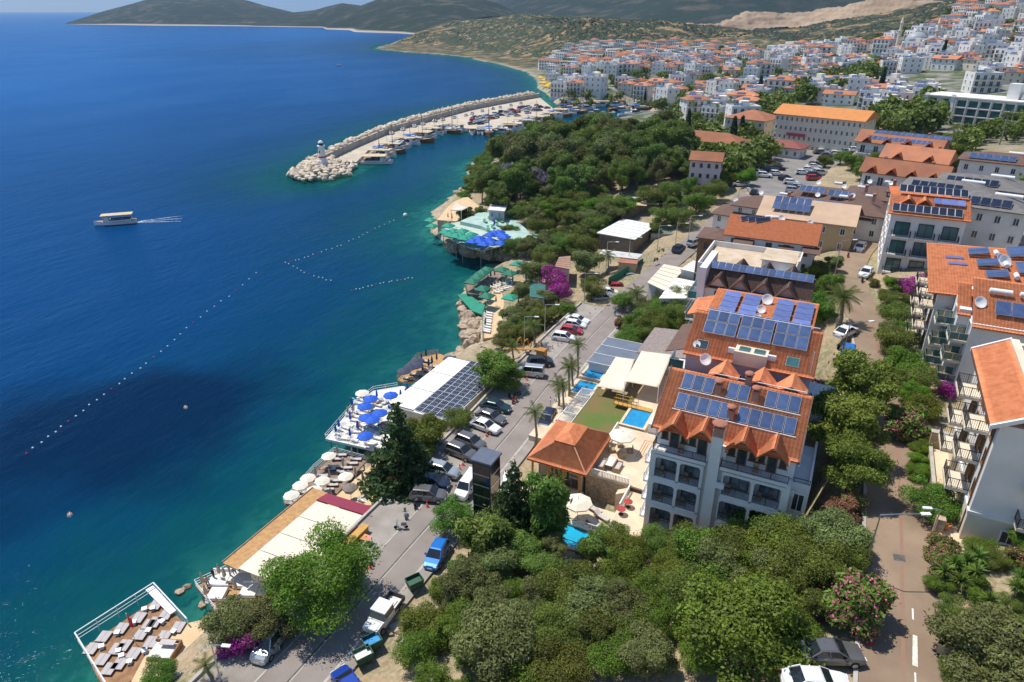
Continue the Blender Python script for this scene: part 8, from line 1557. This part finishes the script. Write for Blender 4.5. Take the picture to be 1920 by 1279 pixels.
for sp,px,py,h,w_ in [('olive',965,592,4.5,1.1),('olive',995,580,5,1.1),('scrub',1015,592,4.5,1.2),('maquis',1000,600,4,1.1),('scrub',960,625,3.2,1.2),('maquis',1050,580,3,1.2),('olive',950,612,3.0,1.2),('scrub',985,625,3,1.2),('olive',1100,492,6,1.1),('olive',1005,510,5.5,1.1),('scrub',1020,485,4,1.1),('scrub',1110,538,4,1.1),('olive',985,545,4.5,1.1),('maquis',1070,465,3,1.1),('maquis',1060,575,2.6,1.2),('scrub',945,640,2.6,1.2),('olive',1030,560,4,1.1)]:
    treepx(sp,px,py,h,w_,'grey green olive tree between the beach club terraces and the road' if sp=='olive' else 'dark leafy tree between the beach club terraces and the road','tree','olives above the beach club' if sp=='olive' else 'trees above the beach club')
treepx('bougainvillea',1040,520,5.0,.85,'tall purple bougainvillea mass over the green roof','shrub',name='flowering_shrub',z=5.5); treepx('bougainvillea',1048,545,4.0,.9,'lower purple bougainvillea mass by the road gate','shrub',name='flowering_shrub',z=5.5)
treepx('oleander',972,545,3,.9,'pink oleander on the green club terrace','shrub',name='flowering_shrub',z=4.5)
# wooded headland and park
_hd=[(900,340),(935,300),(990,285),(1040,268),(1080,262),(1160,262),(1230,268),(1270,290),(1290,330),(1260,370),(1150,375),(1050,380),(980,370),(930,370)]
_g=random.Random(41); _sp3=[]
for x,y in scatter(_hd,135,3.9,_g,11,spots=_sp3):
    sp=_g.choice(['pine','pine','pine','aleppo','olive']); h=_g.uniform(5.5,8.5) if y>195 else _g.uniform(7,13.5); sz='tall' if h>10.5 else 'middling' if h>8 else 'low'
    lb=sz+' '+{'pine':'dark pine','aleppo':'light green pine','olive':'grey green tree'}[sp]+' in the wooded park on the headland'; tree(sp,x,y,h,_g.uniform(.6,.9),lb,'tree',lb)
for x,y in scatter([(868,372),(878,345),(882,318),(893,300),(925,290),(935,300),(905,330),(900,360)],34,2.6,_g,4,spots=_sp3): tree(_g.choice(['maquis','scrub']),x,y,_g.uniform(2,3.4),1.3,'green shrub on the western shore of the headland','shrub','shrubs on the headland shore','shrub')
for px,py in [(945,335),(985,335),(1015,338),(925,340),(960,325)]: treepx('jacaranda',px,py,8,.95,'jacaranda with purple blossom at the edge of the headland park','tree','jacarandas on the headland')
_hd2=[(870,375),(930,360),(1060,375),(1180,385),(1280,355),(1390,340),(1370,400),(1290,440),(1220,440),(1150,420),(1100,450),(1030,450),(960,430),(930,400)]
_avoid=[]
def road_clear(x,y): d,_=near_line(np.array([x]),np.array([y]),LC); return d[0]>6.5
REST=[Q([(1150,396),(1280,378),(1270,360),(1145,370)],11),Q([(1105,450),(1160,405),(1240,415),(1200,455)],9),Q([(1110,500),(1120,462),(1215,470),(1200,500)],8),Q([(1030,510),(1040,478),(1075,476),(1075,510)],7)]
def clear_spot(x,y):
    if not road_clear(x,y): return False
    X=np.array([x]); Y=np.array([y])
    return all(not inside(X,Y,p)[0] for p in KEEP_POLY+REST)
for x,y in scatter(_hd2,150,4.2,_g,10,spots=_sp3,mask=clear_spot):
    sp=_g.choice(['olive','scrub','maquis','scrub','pine']); tree(sp,x,y,_g.uniform(3.5,6),_g.uniform(.95,1.2),{'olive':'grey olive tree below the headland park','scrub':'dense dark tree below the headland park','maquis':'mid green tree below the headland park','pine':'young pine below the headland park'}[sp],'tree',sp+' trees below the park')
for px,py in [(1050,385),(1080,390),(1110,388),(1140,392),(1030,395),(1165,385)]: treepx('bright',px,py,5.5,1.2,'bright green spreading tree over the club terrace','tree','spreading trees over the terrace')
_g=random.Random(61); _sp5=[]
for x,y in scatter([(1175,480),(1290,440),(1385,372),(1400,395),(1330,450),(1300,490),(1230,520)],26,3.6,_g,10,spots=_sp5,mask=lambda x,y:road_clear(x,y) and clear_spot(x,y) and x<-9): tree(_g.choice(['olive','maquis','scrub']),x,y,_g.uniform(3,5),1.1,'leafy tree between the coast road and the white roofs','tree','trees beside the road bend')
for x,y in scatter([(1150,640),(1170,560),(1260,545),(1310,560),(1300,610),(1230,625)],22,2.6,_g,8,spots=_sp5,mask=lambda x,y:road_clear(x,y) and x<-5): tree(_g.choice(['maquis','maquis','scrub','olive']),x,y,_g.uniform(2.6,4.4),1.1,'leafy tree in the garden by the coast road railing','tree','garden trees by the railing')
treepx('bright',1400,330,5,1.0,'grey green round tree standing alone in the car park','tree')
treepx('conifer',1040,250,14,.7,'pointed conifer at the harbour end of the headland','tree',z=6)
for px,py in [(985,450),(955,430),(930,385)]: treepx('maquis',px,py,3.5,1.2,'round clipped tree on the blue umbrella terrace','tree','trees on the terrace')
for px,py,h in [(1618,318,5),(1632,330,4),(1600,300,5),(1578,292,4.5),(1640,300,5),(1548,300,4),(1770,318,5),(1782,300,5),(1660,330,4),(1490,405,3.5),(1520,420,3.5),(1765,270,6),(1790,285,5)]: treepx('maquis',px,py,h,1.0,'leafy tree between the car park and the orange roofed blocks','tree','trees by the orange roofed blocks')
# trees between the town buildings
_g=random.Random(51); _sp4=[]; _tt=[]
for poly,n_,rm,hs in [([(1300,300),(1420,260),(1440,300),(1390,330),(1310,330)],26,5,(6,9)),([(1640,235),(1750,200),(1740,260),(1640,270)],22,5.5,(8,12)),([(1800,258),(1920,250),(1920,300),(1830,290)],20,5.5,(4,6)),([(1490,170),(1640,140),(1650,165),(1540,190),(1480,200)],34,6.5,(7,11)),([(1400,190),(1500,175),(1480,210),(1400,230)],22,6,(6,9)),([(1850,150),(1930,110),(1930,190)],24,6,(6,9)),([(1270,225),(1330,225),(1360,260),(1270,262)],18,6,(5,8)),([(1850,440),(1930,350),(1930,500)],16,4,(3,6)),([(1780,300),(1830,280),(1800,340)],8,4,(4,7)),([(1030,130),(1180,140),(1160,165),(1060,160)],30,8,(5,8)),([(1230,165),(1420,165),(1400,200),(1260,205)],26,9,(5,8)),([(1420,130),(1920,80),(1920,160),(1450,160)],110,9,(4,8)),([(1040,100),(1420,100),(1420,165),(1060,160)],110,9,(4,8))]:
    for x,y in scatter(poly,n_,rm,_g,16,spots=_sp4,mask=lambda x,y:all((x-a)**2+(y-b)**2>49 for a,b,_ in TOWN)): _tt.append((x,y,_g.uniform(*hs),_g.uniform(.85,1.1),_g.choice(['far','far','farolive'])))
def tree_mass(name,label,lst,seed=3):
    V=[];Q=[];C=[];MI=[];off=0; g=np.random.default_rng(seed); mats=[LM['pine'],LM['scrub']]
    for x,y,h,wd,sp in lst:
        L=blob_lobes(1.2,.05,1.0,8,int(abs(x*7+y))%997,.8); v,q,c=leaves(L,260,.15,asp=1.3,seed=int(abs(x*3+y*5))%9999); v=v*np.array([h*wd,h*wd,h])+np.array([x,y,H(x,y)]); V.append(v);Q.append(q+off);C.append(c*g.uniform(.8,1.25)); MI.append(np.full(len(q),0 if sp=='far' else 1)); off+=len(v)
    o=ob(name,raw_mesh(name,np.vstack(V),np.vstack(Q),mats,np.concatenate(MI),np.vstack(C))); o['label']=label; o['category']='trees'; return kind(o,'stuff')
tree_mass('town_greenery','mass of dark green trees growing between the town houses',_tt)
for px,py,h in [(1425,165,14),(1290,235,12),(1655,150,14),(1770,95,14),(1375,250,12),(1390,245,11),(1210,180,10)]: treepx('cypress',px,py,h,1.0,'slim dark cypress standing among the town roofs','tree','cypresses in the town')
for px,py in [(1345,200),(1330,195),(1370,190),(1300,195),(1790,240),(1890,215),(1240,225)]: palmpx(px,py,9,fl=3,nf=14,label='tall palm among the town houses',group='palms in the town')
# scrub on the near hills: far too many to count, one object per hill
def bush_field(name,label,boxes,n_,seed,smin=2.2,smax=5.5,cond=None):
    g=np.random.default_rng(seed); V=[];Q=[];C=[]
    ico=np.array([(0,0,1.)]+[(math.cos(k*1.0472)*.86,math.sin(k*1.0472)*.86,.45) for k in range(6)]+[(math.cos(k*1.0472+.52),math.sin(k*1.0472+.52),-.25) for k in range(6)])
    tri=[(0,1+k,1+(k+1)%6) for k in range(6)]+[(1+k,7+k,1+(k+1)%6) for k in range(6)]+[(7+k,7+(k+1)%6,1+(k+1)%6) for k in range(6)]
    tri=np.array(tri); xs,ys=[],[]
    for (x0,x1,y0,y1,m_) in boxes: xs.append(g.uniform(x0,x1,m_)); ys.append(g.uniform(y0,y1,m_))
    xs=np.concatenate(xs); ys=np.concatenate(ys); k=0
    for x,y in zip(xs,ys):
        z=SURF(x,y)
        if z is None or z<2 or (cond and not cond(x,y,z)): continue
        s=g.uniform(smin,smax); j=1+.5*(g.random((13,1))-.5); V.append(np.array([x,y,z-.3*s])+ico*j*np.array([s,s,s*.8])*.6); Q.append(tri+13*k); t=g.uniform(.6,1.35); C.append(np.full((13,3),t)); k+=1
    o=ob(name,raw_mesh(name,np.vstack(V),np.vstack(Q),[LM['cypress']],None,np.vstack(C))); o['label']=label; o['category']='scrub'; return kind(o,'stuff')
from mathutils.bvhtree import BVHTree
_bv=[]
for o in list(scn.objects):
    if o.name.startswith('ground'): me=o.data; _bv.append(BVHTree.FromPolygons([v.co[:] for v in me.vertices],[p.vertices[:] for p in me.polygons]))
def SURF(x,y):
    z=None
    for b_ in _bv:
        hit=b_.ray_cast(Vector((x,y,400)),Vector((0,0,-1)))
        if hit[0] is not None: z=hit[0].z if z is None else max(z,hit[0].z)
    return z
_q=[PD(a,b_,c_) for a,b_,c_ in [(700,80,1250),(1000,40,1350),(960,110,900),(1020,120,800)]]; 
_xs=[p[0] for p in _q]; _ys=[p[1] for p in _q]
bush_field('hill_scrub','dark green scrub covering the near headland hills',[(min(_xs)-60,max(_xs)+60,min(_ys)-50,max(_ys)+150,17000)],0,3,3.0,7.5,cond=lambda x,y,z:z>4 and np.hypot(x-CAM[0],y-CAM[1])>840 and fbm(x/60,y/60,71,3)>-.16)
_q=[PD(a,b_,c_) for a,b_,c_ in [(1020,80,900),(1080,36,1000),(1310,64,1000),(1400,80,900),(1650,75,700),(1480,80,1250)]]; _xs=[p[0] for p in _q]; _ys=[p[1] for p in _q]
bush_field('hill_scrub','dark green scrub covering the hills behind the town',[(min(_xs)-40,max(_xs)+120,min(_ys)-60,max(_ys)+60,19000)],0,4,3.0,7.5,cond=lambda x,y,z:np.hypot(x-CAM[0],y-CAM[1])>700 and (z>24) and fbm(x/60,y/60,72,3)>-.12)
# haze: the air of the place
m=bpy.data.materials.new('haze'); m.use_nodes=True; n=m.node_tree.nodes; l=m.node_tree.links; n.clear(); vo=n.new('ShaderNodeVolumePrincipled'); out=n.new('ShaderNodeOutputMaterial')
vo.inputs['Color'].default_value=(.42,.66,1,1); vo.inputs['Density'].default_value=.00006; vo.inputs['Anisotropy'].default_value=.2; l.new(vo.outputs[0],out.inputs['Volume'])
hb=MB(); hb.box(-31000,-400,-20,26000,41000,1400); kind(hb.ob('haze',m),'stuff')
